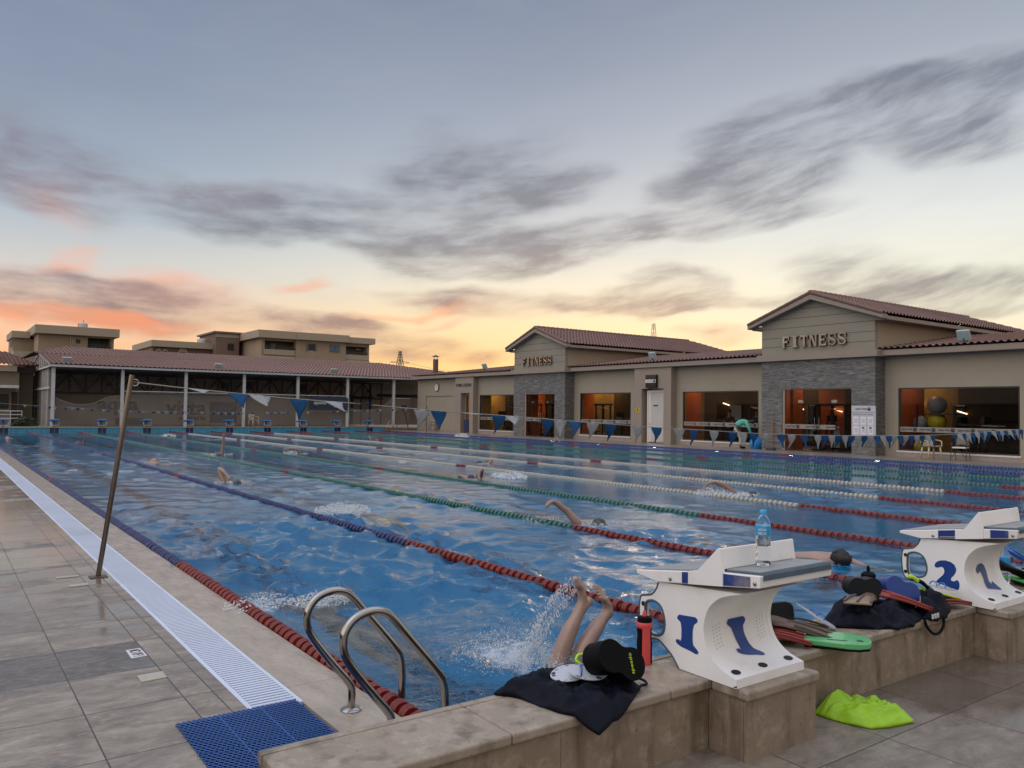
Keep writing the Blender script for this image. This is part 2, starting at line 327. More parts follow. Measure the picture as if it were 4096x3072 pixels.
def tile_mat(name, x0, y0, pitch, extra=None, wet=(.45,.6), near=None):
    m = bpy.data.materials.new(name); m.use_nodes = True; T = NT(m.node_tree); b = T.n['Principled BSDF']
    co = T.new('ShaderNodeTexCoord').outputs['Object']; X, Y, Z = T.xyz(co)
    u = T.m('DIVIDE', T.m('SUBTRACT', X, x0), pitch); v = T.m('DIVIDE', T.m('SUBTRACT', Y, y0), pitch)
    fu = T.m('FRACT', u); fv = T.m('FRACT', v)
    def edge(f): return T.m('MULTIPLY', T.m('MINIMUM', f, T.m('SUBTRACT', 1.0, f)), pitch)
    dmin = T.m('MINIMUM', edge(fu), edge(fv))
    if extra is not None: dmin = T.m('MINIMUM', dmin, T.m('ABSOLUTE', T.m('SUBTRACT', X, extra)))
    wob = T.m('MULTIPLY', T.m('SUBTRACT', T.noise(co, 25, 3), .5), .003)
    joint = T.m('SUBTRACT', 1.0, T.smooth(T.m('ADD', dmin, wob), .0015, .0048))
    iu = T.m('FLOOR', u); iv = T.m('FLOOR', v)
    if extra is not None: iu = T.m('ADD', iu, T.m('MULTIPLY', T.m('GREATER_THAN', X, extra), .5))
    wn = T.new('ShaderNodeTexWhiteNoise', noise_dimensions='2D', ins={0: T.comb(iu, iv)}).outputs['Value']
    wr = T.new('ShaderNodeTexWhiteNoise', noise_dimensions='2D', ins={0: T.comb(T.m('GREATER_THAN', X, extra if extra is not None else 99), T.m('ADD', iv, 23.0))}).outputs['Value']
    off = T.new('ShaderNodeTexWhiteNoise', noise_dimensions='2D', ins={0: T.comb(iv, iu)}).outputs['Color']
    sv = T.new('ShaderNodeVectorMath', operation='MULTIPLY_ADD', ins={0: off, 1: (7,7,7), 2: T.mapping(co, (2.2, 4.2, 1))}).outputs[0]
    st = T.noise(sv, 1.6, 8, .68, .6); st2 = T.noise(sv, 7, 5, .65)
    c = T.ramp(st, [(.25,(.10,.08,.063)),(.45,(.19,.157,.124)),(.6,(.275,.233,.19)),(.78,(.40,.35,.295))])
    fl_ = T.noise(T.mapping(co, (1.0, 2.2, 1)), 17, 4, .7)
    c = T.mix(T.m('MULTIPLY', T.smooth(st2, .5, .75), .45), c, (.36,.315,.27))
    c = T.mix(T.m('MULTIPLY', T.smooth(fl_, .58, .7), .4), c, (.44,.40,.35)); c = T.mix(T.m('MULTIPLY', T.smooth(fl_, .44, .3), .45), c, (.10,.078,.06))
    c = T.mix(T.m('MULTIPLY', T.m('SUBTRACT', wn, .5), 0.9, clamp=True), c, (.13,.115,.105))
    if near is not None:
        dk = T.m('MULTIPLY', T.m('COMPARE', iv, near, .1), T.m('LESS_THAN', X, extra))
        dk = T.m('MAXIMUM', dk, T.m('MULTIPLY', T.m('GREATER_THAN', wr, .86), T.m('LESS_THAN', X, extra)))
        c = T.mix(T.m('MULTIPLY', dk, .8), c, T.ramp(st2, [(.3,(.035,.032,.03)),(.5,(.085,.077,.07)),(.7,(.2,.18,.16))]))
    wetn = T.noise(T.mapping(co, (.8, 1.5, 1), (3.1, 1.7, 0)), 1.1, 6, .62)
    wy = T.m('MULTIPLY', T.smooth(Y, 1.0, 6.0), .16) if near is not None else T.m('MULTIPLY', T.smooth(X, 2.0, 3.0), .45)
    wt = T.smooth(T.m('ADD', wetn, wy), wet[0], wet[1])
    c = T.mix(T.m('MULTIPLY', wt, .45 if near is not None else .6), c, (.085,.066,.052))  # wet stone tint; made stronger on the end deck to carry its shade too
    if near is None: c = T.mix(.25, c, (.10,.075,.058))  # end deck only: shade painted evenly into the same tile colour
    T.set(b.inputs['Base Color'], T.mix(joint, c, (.035,.028,.024)))
    T.set(b.inputs['Roughness'], T.m('ADD', T.m('MULTIPLY', T.m('SUBTRACT', 1.0, wt), .38), T.m('ADD', .07, T.m('MULTIPLY', st2, .1))))
    hb = T.m('ADD', T.m('MULTIPLY', st, .5), T.m('MULTIPLY', st2, .3))
    hh = T.m('SUBTRACT', T.m('MULTIPLY', hb, T.m('SUBTRACT', 1.0, T.m('MULTIPLY', wt, .75))), T.m('MULTIPLY', joint, .8))
    bp = T.new('ShaderNodeBump', ins={'Strength': .55, 'Distance': .006, 'Height': hh}); T.set(b.inputs['Normal'], bp.outputs[0])
    b.inputs['Specular IOR Level'].default_value = .7
    return m
deckm = tile_mat('stone_tiles_side', -1.355, 1.706, .615, extra=-.89, wet=(.5,.64), near=0.0)
deckn = tile_mat('stone_tiles_end_shaded', 1.718, -1.319, .615, wet=(.52,.66))
def sheet(name, x0, x1, y0, y1, z, m, kind='structure', th=.04):
    return tag(MB().box((x0,y0,z-th),(x1,y1,z)).build(name, m), kind=kind)
sheet('pool_deck', -14, -.665, -.9, 49.9, .02, deckm)
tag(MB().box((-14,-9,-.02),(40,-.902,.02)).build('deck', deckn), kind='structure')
# right-hand walkway, cooler and smoother
walk = mat('walkway_tiles', (.22,.185,.16), .3, var=.2, scale=1.2, stretch=(1,.4,1), bump=.004, bscale=9)
sheet('walkway', PX1+.02, 28.05, -.88, 53.5, .03, walk)
sheet('terrace', -14, PX1+.02, PY1+.005, 66, .283, mat('terrace_tiles', (.2,.17,.145), .6, var=.15), th=.32)
# wet overflow coping beside the water
m = bpy.data.materials.new('wet_stone_edge'); m.use_nodes = True; T = NT(m.node_tree); b = T.n['Principled BSDF']
co = T.new('ShaderNodeTexCoord').outputs['Object']; X, Y, Z = T.xyz(co)
n1 = T.noise(T.mapping(co, (3, 1, 1)), 2.4, 6, .62); n2 = T.noise(co, 120, 2)
fv = T.m('FRACT', T.m('DIVIDE', T.m('SUBTRACT', Y, .95), 1.23)); jl = T.smooth(T.m('ABSOLUTE', T.m('SUBTRACT', fv, .5)), .4975, .4993)
c = T.ramp(n1, [(.3,(.29,.24,.185)),(.55,(.40,.34,.27)),(.75,(.49,.43,.35))])
c = T.mix(T.m('MULTIPLY', n2, .25), c, (.14,.12,.1))
T.set(b.inputs['Base Color'], T.mix(T.m('MULTIPLY', jl, .7), c, (.06,.05,.045)))
wv = T.noise(T.mapping(co, (9, 3.2, 1), rot=(0,0,.5)), 1.5, 4, .6, .9); rip = T.noise(T.mapping(co, (8, 20, 1)), 3.0, 4, .6, .5)
T.set(b.inputs['Roughness'], T.m('ADD', .06, T.m('MULTIPLY', T.smooth(wv, .62, .45), .10)))
bp = T.new('ShaderNodeBump', ins={'Strength': .7, 'Distance': .012, 'Height': T.m('ADD', wv, T.m('MULTIPLY', rip, .3))}); T.set(b.inputs['Normal'], bp.outputs[0])
b.inputs['Specular IOR Level'].default_value = .6
sheet('pool_kerb', -.39, PX0, PY0+.005, 49.98, .012, m, th=.14)

# basin
pt = bpy.data.materials.new('pool_tiles'); pt.use_nodes = True; T = NT(pt.node_tree); b = T.n['Principled BSDF']
co = T.new('ShaderNodeTexCoord').outputs['Object']; X, Y, Z = T.xyz(co)
br = T.new('ShaderNodeTexBrick', offset=0.0, ins={'Vector': T.comb(T.m('ADD', X, Y), Z), 'Scale': 1.0, 'Mortar Size': .008, 'Brick Width': .25, 'Row Height': .12, 'Color1': (.035,.2,.3,1), 'Color2': (.05,.27,.37,1), 'Mortar': (.14,.4,.5,1)})
T.set(b.inputs['Base Color'], br.outputs[0]); b.inputs['Roughness'].default_value = .2
fl = bpy.data.materials.new('pool_floor_tiles'); fl.use_nodes = True; T = NT(fl.node_tree); b = T.n['Principled BSDF']
co = T.new('ShaderNodeTexCoord').outputs['Object']; X, Y, Z = T.xyz(co)
lf = T.m('FRACT', T.m('DIVIDE', X, 2.5)); line = T.m('LESS_THAN', T.m('ABSOLUTE', T.m('SUBTRACT', lf, .5)), .05)
line = T.m('MULTIPLY', line, T.m('MULTIPLY', T.m('GREATER_THAN', Y, 1.6), T.m('LESS_THAN', Y, 48.2)))
tee = T.m('MULTIPLY', T.m('LESS_THAN', T.m('ABSOLUTE', T.m('SUBTRACT', Y, 1.75)), .13), T.m('LESS_THAN', T.m('ABSOLUTE', T.m('SUBTRACT', lf, .5)), .2))
line = T.m('MAXIMUM', line, tee)
bc = T.mix(T.noise(co, 1.3, 4), (.02,.24,.36), (.05,.33,.46))
T.set(b.inputs['Base Color'], T.mix(line, bc, (.006,.02,.06))); b.inputs['Roughness'].default_value = .4
DEP = -1.5
tag(MB().add([(PX0,PY0,DEP),(PX1,PY0,DEP),(PX1,PY1,DEP),(PX0,PY1,DEP)],[(0,1,2,3)]).build('pool_floor', fl), kind='structure')
tag(MB().box((PX0-.08,PY0,DEP),(PX0,PY1,-.0)).build('pool_side', pt), kind='structure')
tag(MB().box((PX1,PY0,DEP),(PX1+.14,PY1,.034)).build('pool_side', pt), kind='structure')
tag(MB().box((PX0,PY0-.1,DEP),(PX1,PY0,.1)).build('pool_side', pt), kind='structure')
fw = thing('tiled_pool_wall', 'long low blue tiled wall closing the far end of the pool under the blue topped blocks', 'pool wall', (12.4,50,0))
MB().box((-14,PY1,DEP),(PX1+.14,PY1+.004,.262)).build('wall', pt, fw)
MB().box((-14,PY1-.04,.262),(PX1+.14,PY1+.35,.3)).build('coping', mat('pale_coping', (.36,.33,.29), .4), fw)
navy = mat('navy_tiles', (.012,.02,.06), .2, var=.2)
for k in range(10):
    MB().box((2.5*k+1.02,PY1-.006,-.4),(2.5*k+1.24,PY1-.001,.255)).box((2.5*k+1.26,PY1-.006,-.4),(2.5*k+1.48,PY1-.001,.255)).build('lane_target', navy, fw)

# water surface: a spectrum of choppy wavelets, rough in the lanes being swum, calmer on the far right
rng = np.random.RandomState(5)
xs = np.concatenate([np.linspace(PX0, 6.0, 175), np.linspace(6.0, PX1, 262)[1:]])
ys = [PY0]; st = .032
while ys[-1] < PY1: ys.append(ys[-1]+st); st = min(st*1.0095, .2)
ys = np.array(ys); ys[-1] = PY1
GX, GY = np.meshgrid(xs, ys, indexing='ij')
H = np.zeros_like(GX); DX = np.zeros_like(GX); DY = np.zeros_like(GX)
def lump(seed, sc, n=14):
    r = np.random.RandomState(seed); o = np.zeros_like(GX)
    for i in range(n):
        k = sc*(.5+r.rand()); a = r.rand()*6.283; o += np.sin(k*(GX*math.cos(a)+GY*math.sin(a))+r.rand()*6.283)
    return o/math.sqrt(n/2)
dist = np.sqrt((GX-CAM.x)**2+(GY-CAM.y)**2)
cell = np.maximum(.04, .004*dist+.02)
patch = [np.clip(.75+.55*lump(40+i, .9+.5*i), .1, 1.6) for i in range(3)]
for i in range(150):
    lam = .10*(.95/.10)**(rng.rand()**.85); k = 2*math.pi/lam
    a = rng.normal(math.pi/2, 1.05) if i % 3 else rng.rand()*6.283
    amp = .0027*(lam/.4)**1.0*(1.0 if lam < .5 else .75*(.5/lam)**.6)*(.55 if lam < .2 else 1)
    ph = k*(GX*math.cos(a)+GY*math.sin(a))+rng.rand()*6.283
    wgt = np.clip((lam/cell-1.9)/1.6, 0, 1)*patch[i % 3]
    H += amp*wgt*np.sin(ph); DX -= .8*amp*wgt*math.cos(a)*np.cos(ph)*-1; DY -= .8*amp*wgt*math.sin(a)*np.cos(ph)*-1
def ss(t, a, b):
    q = np.clip((t-a)/(b-a), 0, 1); return q*q*(3-2*q)
calm = 1-.86*ss(GX, 11.5, 15.5)
lane4 = np.exp(-((GX-8.8)/1.0)**2)*ss(GY, 13, 6)
calm *= 1-.72*np.exp(-((GX-6.3-.25*GY)/1.5)**2)*ss(GY, 9, 3)*ss(GY,.5,2)*.0 - .0
calm *= 1-.65*lane4
calm *= 1-.6*ss(GX, 2.7, 4.2)*ss(GY, 2.6, 1.2)
calm *= 1-.5*ss(GX, 5.2, 6.6)*ss(GY, 5, 2.5)
calm *= .55+.45*ss(GX, PX0, .5)
calm *= 1-.6*ss(GX, 2.7, 3.4)*(1-ss(GX, 4.7, 5.6))*(1-ss(GY, 6.5, 10))
calm *= 1-.6*np.clip(lump(77, .7), 0, 1)*ss(dist, 6, 10)
calm *= 1-.5*ss(GX, 5.0, 6.0)*(1-ss(GX, 8.5, 10))*ss(dist, 9, 12)
far = 1-.45*ss(GY, 41, 47)
env = calm*far*(1.75-1.25*ss(dist, 4.5, 18))
FO = np.zeros_like(GX)
def foam(cx, cy, rx, ry, s):
    global FO
    FO = np.maximum(FO, s*np.exp(-((GX-cx)/rx)**2-((GY-cy)/ry)**2))
SWIM = [(3.1,13.7),(5.54,23.7),(8.29,23.2),(10.75,20.9),(3.3,7.8),(16.2,33.9),(11.2,16.2),(8.4,12.0),(8.25,12.8),(5.5,5.56),(23.3,36.5),(23.05,28.2),(10.5,6.8),(5.7,1.85),(.84,40.8),(3.03,34.5),(5.66,31.9),(8.14,42.1),(3.08,20.5),(.4,2.8)]
for sx, sy in SWIM:
    foam(sx, sy, .8, 1.3, .72); H += .012*np.exp(-((GX-sx)/.5)**2-((GY-sy)/.7)**2)*np.sin(9*GY+5*GX)
foam(1.0, .75, .42, .42, 1.0); foam(.55, .85, .3, .3, .6); foam(3.0, 7.85, .45, .5, 1.0); foam(.1, 2.85, .3, .35, .9); foam(.5, 2.7, .25, .2, .8)
foam(10.2, 6.9, .5, .5, .7); foam(8.9, 12, .4, .6, .9); foam(23.1, 36.6, .4, .8, .9)
rr = np.sqrt((GX-1.15)**2+(GY-.55)**2)
H += .02*np.exp(-(rr/.6)**2)*np.cos(rr*14+2*np.arctan2(GY-.55, GX-1.15))
def churn(cx, cy, rx, ry, a, seed):
    global H
    r = np.random.RandomState(seed); g = np.exp(-((GX-cx)/rx)**2-((GY-cy)/ry)**2); t = np.zeros_like(GX)
    for i in range(34):
        k = 6.283/(.09+.22*r.rand()); an = r.rand()*6.283; t += np.abs(np.sin(.5*(k*(GX*math.cos(an)+GY*math.sin(an))+r.rand()*6.283+1.3*np.sin(3*GX+5*GY*r.rand()))))
    H = H+g*a*((t/34-.62)*5+.45)
churn(.98, .72, .36, .30, .034, 1); churn(.55, .85, .25, .25, .02, 2); churn(.3, 2.78, .42, .2, .035, 3); churn(3.0, 7.85, .4, .4, .05, 4); churn(8.95, 11.9, .4, .5, .05, 5); churn(10.1, 6.95, .4, .3, .04, 6); churn(23.2, 36.7, .4, .8, .08, 7)
vx, vy, vz = GX+DX*env, GY+DY*env, H*env
vx[0,:] = PX0; vx[-1,:] = PX1; vy[:,0] = PY0; vy[:,-1] = PY1
ni, nj = GX.shape
me = bpy.data.meshes.new('water')
I = np.arange(ni*nj).reshape(ni, nj)
F = np.stack([I[:-1,:-1], I[1:,:-1], I[1:,1:], I[:-1,1:]], -1).reshape(-1, 4)
me.vertices.add(ni*nj); me.vertices.foreach_set('co', np.stack([vx, vy, vz], -1).reshape(-1).astype(np.float32))
me.loops.add(F.size); me.loops.foreach_set('vertex_index', F.reshape(-1).astype(np.int32))
me.polygons.add(len(F)); me.polygons.foreach_set('loop_start', (np.arange(len(F))*4).astype(np.int32))
me.polygons.foreach_set('use_smooth', np.ones(len(F), bool)); me.update(calc_edges=True)
at_ = me.attributes.new('foam', 'FLOAT', 'POINT'); at_.data.foreach_set('value', FO.reshape(-1).astype(np.float32))
at_ = me.attributes.new('chop', 'FLOAT', 'POINT'); at_.data.foreach_set('value', env.reshape(-1).astype(np.float32))
wm = bpy.data.materials.new('pool_water'); wm.use_nodes = True; T = NT(wm.node_tree); b = T.n['Principled BSDF']; out = T.n['Material Output']
co = T.new('ShaderNodeTexCoord').outputs['Object']
fo = T.new('ShaderNodeAttribute', attribute_name='foam').outputs['Fac']; ch = T.new('ShaderNodeAttribute', attribute_name='chop').outputs['Fac']
b.inputs['Base Color'].default_value = (.72,.96,1.0,1); b.inputs['Transmission Weight'].default_value = 1; b.inputs['IOR'].default_value = 1.34; b.inputs['Roughness'].default_value = .02
r1 = T.noise(T.mapping(co, (1, 1.5, 1)), 9, 4, .6, .7); r2 = T.noise(T.mapping(co, (1, 1.3, 1)), 26, 2, .5, .4)
hh = T.m('ADD', T.m('MULTIPLY', r1, .011), T.m('MULTIPLY', r2, .0022))
bp = T.new('ShaderNodeBump', ins={'Strength': 1.0, 'Distance': 1.0, 'Height': T.m('MULTIPLY', hh, T.m('ADD', .22, T.m('MULTIPLY', ch, .7)))}); T.set(b.inputs['Normal'], bp.outputs[0])
foamsh = T.new('ShaderNodeBsdfDiffuse', ins={'Color': (.62,.68,.74)})
fm = T.m('MULTIPLY', fo, T.m('ADD', T.noise(co, 8, 6, .7, 1.0), T.m('MULTIPLY', T.noise(co, 30, 3, .6, .5), .4)))
mx = T.new('ShaderNodeMixShader', ins={0: T.m('MULTIPLY', T.smooth(fm, .42, .82), .75), 1: b.outputs[0], 2: foamsh.outputs[0]})
T.l.new(mx.outputs[0], out.inputs[0])
va = T.new('ShaderNodeVolumeAbsorption', ins={'Color': (.04,.83,.97), 'Density': .6}); T.l.new(va.outputs[0], out.inputs['Volume'])
wo = link('water', me, wm); tag(wo, kind='structure')

# drain grating: white plastic bars over a dark channel
GRX0, GRX1 = -.664, -.391
gt = thing('drain_grating', 'long white slatted plastic drain grating running beside the left pool edge', 'grating', (-.53, 25, .02))
gb = MB(); yy = .70
while yy < 49.9:
    e = .2 if yy < 20 else .2
    gb.box((GRX0+.028,yy,.006),(GRX1-.022,yy+.022,.0215)); yy += .0385
gb.build('bars', mat('white_plastic', (.56,.62,.74), .35, var=.06, scale=2, dirt=((.3,.28,.25),.35)), gt)
fr = MB().box((GRX0,.68,.004),(GRX0+.026,49.9,.0205)).box((GRX1-.02,.68,.004),(GRX1,49.9,.0205))
yy = .68
while yy < 49.9: fr.box((GRX0+.026,yy,.004),(GRX1-.02,yy+.008,.0205)); yy += 1.0
fr.build('frame', MATS['white_plastic'], gt)
MB().box((GRX0,-.5,-.1),(GRX1,49.9,-.012)).build('channel', mat('pale_channel', (.34,.37,.44), .6), gt)
# ------------------------------------------------------------------ the long fitness building on the right
WX, PX, BX = 27.9, 27.2, 27.5
beige = mat('beige_render', (.31,.27,.21), .85, var=.05, scale=1.3, bump=.003, bscale=70, dirt=((.25,.215,.165),.35))
tan = mat('tan_render', (.285,.235,.19), .85, var=.05, scale=1.5, bump=.003, bscale=70)
warm = mat('warm_render', (.37,.30,.215), .85, var=.05, scale=1.3)
boardm = mat('grey_green_boards', (.255,.235,.185), .7, var=.04, scale=1.1)
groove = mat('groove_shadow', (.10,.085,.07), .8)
trimw = mat('white_trim', (.62,.6,.57), .45, var=.05)
darkm = mat('dark_metal', (.035,.032,.032), .45)
steel = mat('brushed_steel', (.36,.345,.33), .22, 1.0, var=.1, scale=3)
# stacked slate stone
sm = bpy.data.materials.new('stacked_slate'); sm.use_nodes = True; T = NT(sm.node_tree); b = T.n['Principled BSDF']
co = T.new('ShaderNodeTexCoord').outputs['Object']; X, Y, Z = T.xyz(co)
hx = T.m('ADD', X, Y)
def slate(vec, bw, rh):
    n = T.new('ShaderNodeTexBrick', offset=.37, squash=.7, squash_frequency=3, ins={'Vector': vec, 'Scale': 1.0, 'Mortar Size': .004, 'Mortar Smooth': .3, 'Brick Width': bw, 'Row Height': rh, 'Bias': 0.0, 'Color1': (.065,.062,.058,1), 'Color2': (.29,.28,.265,1), 'Mortar': (.035,.034,.033,1)})
    return n.outputs[0], n.outputs[1]
a0, f0 = slate(T.comb(hx, Z), .34, .052); a1, f1 = slate(T.comb(T.m('ADD', hx, .11), T.m('ADD', Z, .013)), .21, .034)
nz = T.noise(T.comb(T.m('MULTIPLY', hx, 1.0), T.m('MULTIPLY', Z, 7.0)), 2.2, 6, .65)
c = T.mix(T.m('GREATER_THAN', T.noise(T.comb(T.m('MULTIPLY', hx, .8), T.m('MULTIPLY', Z, 2.5)), 1.4, 2), .5), a0, a1)
c = T.mix(.45, c, T.ramp(nz, [(.3,(.09,.086,.08)),(.5,(.17,.164,.156)),(.72,(.36,.35,.335))]))
T.set(b.inputs['Base Color'], c); b.inputs['Roughness'].default_value = .7
bp = T.new('ShaderNodeBump', ins={'Strength': .9, 'Distance': .03, 'Height': T.m('ADD', T.m('MULTIPLY', nz, .8), T.m('MULTIPLY', T.m('ADD', f0, f1), -.4))}); T.set(b.inputs['Normal'], bp.outputs[0])
# clay roof tiles
def roof_mat(name, c0, c1):
    m = bpy.data.materials.new(name); m.use_nodes = True; T = NT(m.node_tree); b = T.n['Principled BSDF']
    co = T.new('ShaderNodeTexCoord').outputs['Object']
    n = T.noise(co, 1.1, 6, .65); n2 = T.noise(co, 6, 3, .6)
    c = T.mix(n, c0, c1); c = T.mix(T.m('MULTIPLY', T.smooth(n2, .5, .75), .4), c, (.24,.17,.15))
    T.set(b.inputs['Base Color'], c); b.inputs['Roughness'].default_value = .75
    return m
clay = roof_mat('clay_tiles', (.12,.062,.05), (.2,.115,.095)); clay2 = roof_mat('dusty_clay_tiles', (.14,.075,.06), (.24,.145,.122))
def tiled(mb, e0, e1, r0, r1, pitch=.24, course=.36, amp=.06):
    # pan-tiled slope between eave e0-e1 and ridge r0-r1 (may taper for hips); ribs run up the slope
    e0, e1, r0, r1 = map(Vector, (e0, e1, r0, r1))
    L = (e1-e0).length; S = max((r0-e0).length, (r1-e1).length); nrm = (e1-e0).cross(((r0+r1)/2-(e0+e1)/2)).normalized()
    if nrm.z < 0: nrm = -nrm
    nu = max(6, int(L/pitch)*6+1); rows = max(2, int(S/course)); eax = (e1-e0).normalized()
    ts = []
    for r in range(rows): ts += [(r/rows, .045), ((r+.97)/rows, 0.0)]
    vs = []
    for t, lift in ts:
        a = e0.lerp(r0, t); c = e1.lerp(r1, t)
        for i in range(nu):
            p = a.lerp(c, i/(nu-1)); q = (p-e0).dot(eax)/pitch
            f = q-math.floor(q); h = math.sin(math.pi*min(1, f/.62))**.8 if f < .62 else -.25*math.sin(math.pi*(f-.62)/.38)
            vs.append(p+nrm*(amp*h+lift))
    n = len(ts); mb.add(vs, [(j*nu+i, j*nu+i+1, (j+1)*nu+i+1, (j+1)*nu+i) for j in range(n-1) for i in range(nu-1)])
    return mb
fb_ = thing('fitness_building', 'long beige single storey fitness building with two slate gables and clay roofs beside the pool', 'building', (28,26,0))
def wall_open(mb, x0, x1, ya, yb, z0, z1, ops):
    # wall slab along Y with rectangular openings (y0, y1, za, zb)
    ops = sorted(ops); y = ya
    for o in ops:
        if o[0] > y: mb.box((x0,y,z0),(x1,o[0],z1))
        if o[2] > z0: mb.box((x0,o[0],z0),(x1,o[1],o[2]))
        if o[3] < z1: mb.box((x0,o[0],o[3]),(x1,o[1],z1))
        y = o[1]
    if y < yb: mb.box((x0,y,z0),(x1,yb,z1))
wins = [(37.97,41.9,.29,2.62),(27.42,31.53,.29,2.63),(19.32,23.8,.26,2.62),(8.68,12.92,.25,2.63)]
b2dr = (24.7,26.23,.04,2.79); tdr = (42.56,43.67,.04,2.77)
g1 = (32.05,36.98); g2 = (13.44,18.62); d1 = (32.98,35.92,.06,2.61); d2 = (14.42,17.6,.06,2.63)
mb = MB(); wall_open(mb, WX, WX+.25, 42.0, 50.2, .03, 3.86, [(45.25,49.2,.28,2.6),tdr]); mb.box((WX+.06,45.25,.28),(WX+.25,49.2,2.6))
wall_open(mb, WX, WX+.25, g1[1], 42.0, .03, 3.86, [wins[0]]); mb.box((WX+.002,50.2,.03),(40,50.45,3.86)); mb.build('wall', beige, fb_)
mb = MB(); wall_open(mb, WX, WX+.25, g2[1], g1[0], .03, 3.86, [wins[1], wins[2], b2dr]); mb.build('wall', beige, fb_)
mb = MB(); wall_open(mb, WX, WX+.25, 1.5, g2[0], .03, 3.86, [wins[3]]); mb.build('wall', beige, fb_)
# projecting door bays
mb = MB(); wall_open(mb, BX, WX-.002, 42.1, 44.4, .03, 3.845, [(tdr[0],tdr[1],.03,2.76)]); mb.build('door_bay', tan, fb_); mb = MB()
wall_open(mb, BX, WX-.002, 24.2, 26.75, .03, 3.845, [(b2dr[0],b2dr[1],.03,2.79)])
mb.build('door_bay', tan, fb_)
pm = mat('plinth_stone', (.3,.25,.21), .6)
for a, b_ in ((1.5,g2[0]-.01),(g2[1]+.01,24.19),(26.76,g1[0]-.01),(g1[1]+.01,42.09),(44.41,50.2)): MB().box((WX-.04,a,.03),(WX-.001,b_,.2)).build('plinth_band', pm, fb_)
for (ga, gb_), dr in ((g1, d1), (g2, d2)):
    mb = MB(); wall_open(mb, PX, PX+.3, ga, gb_, .03, 3.83, [dr]); mb.box((PX+.3,ga,.03),(WX+.1,ga+.3,3.83)).box((PX+.3,gb_-.3,.03),(WX+.1,gb_,3.83))
    mb.build('stone_front', sm, fb_)
    MB().box((PX-.16,ga-.16,3.832),(WX,gb_+.16,4.1)).build('stone_cap', tan, fb_)
    yc = (ga+gb_)/2; hw = (gb_-ga)/2
    ez, rz = 5.33, 6.40
    mb = MB(); mb.prism([(ga,4.102),(gb_,4.102),(gb_,5.50),(yc,6.44),(ga,5.50)], lambda a, b_, t: (t, a, b_), PX, PX+.2)
    mb.build('gable_wall', boardm, fb_)
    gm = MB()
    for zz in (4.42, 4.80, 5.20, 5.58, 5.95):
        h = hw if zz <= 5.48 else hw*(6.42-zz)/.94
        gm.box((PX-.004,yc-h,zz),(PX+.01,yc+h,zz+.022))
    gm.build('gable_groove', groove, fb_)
    MB().box((PX+.2,ga,4.0),(41.2,ga+.2,5.33)).box((PX+.2,gb_-.2,4.0),(41.2,gb_,5.33)).build('upper_wall', warm, fb_)
    # roof: two tiled slopes with a hipped back, bargeboards and boxed eaves
    y0, y1 = ga-.5, gb_+.5; ex = PX-.35; ze = 5.42; zr = 6.52
    rf = MB(); tiled(rf, (ex,y0,ze), (42.6,y0,ze), (ex,yc,zr), (40.4,yc,zr)); tiled(rf, (ex,y1,ze), (42.6,y1,ze), (ex,yc,zr), (40.4,yc,zr))
    tiled(rf, (42.6,y0,ze), (42.6,y1,ze), (40.4,yc-.01,zr), (40.4,yc+.01,zr))
    ro = rf.build('gable_roof', clay, fb_, smooth=True)
    cap = MB(); n = int((40.4-ex)/.36)
    for i in range(n): cap.tube([(ex+i*.36,yc,zr+.02),(ex+i*.36+.38,yc,zr+.035)], [.11,.125], 10)
    for s in (y0, y1):
        for i in range(9): 
            p = Vector((ex+.03,s,ze+.03)).lerp(Vector((ex+.03,yc,zr+.03)), i/9); q = Vector((ex+.03,s,ze+.03)).lerp(Vector((ex+.03,yc,zr+.03)), (i+1)/9); cap.tube([p,q],[.075,.085],8)
    cap.build('ridge_cap', clay, fb_, smooth=True)
    bb = MB()
    for s, t in ((y0, 1), (y1, -1)):
        bb.prism([(s,ze-.17),(s,ze-.01),(yc,zr-.01),(yc,zr-.25)], lambda a, b_, q: (q, a, b_), ex, ex+.34)
        bb.box((ex+.34,min(s,s+t*.5),ze-.2),(42.4,max(s,s+t*.5),ze-.06))
    bb.build('eave_board', tan, fb_)
# main low roof
for i, (ya, yb) in enumerate(((g1[1]-.2, 50.6), (g2[1]-.2, g1[0]+.2), (1.5, g2[0]+.2))):
    rf = MB()
    if i == 0: tiled(rf, (27.33,ya,4.09), (27.33,yb,4.09), (34,ya,5.0), (34,yb-6.6,5.0)); tiled(rf, (27.33,yb,4.09), (40,yb,4.09), (34,yb-6.6,5.0), (34.2,yb-6.6,5.0))
    else: tiled(rf, (27.33,ya,4.09), (27.33,yb,4.09), (34,ya,5.0), (34,yb,5.0))
    rf.build('roof', clay, fb_, smooth=True)
    MB().box((27.4,ya,3.862),(27.9,yb-.06,4.07)).build('fascia', tan, fb_)
    MB().box((27.9,ya,3.862),(28.15,yb-.06,4.07)).build('wall_head', beige, fb_)
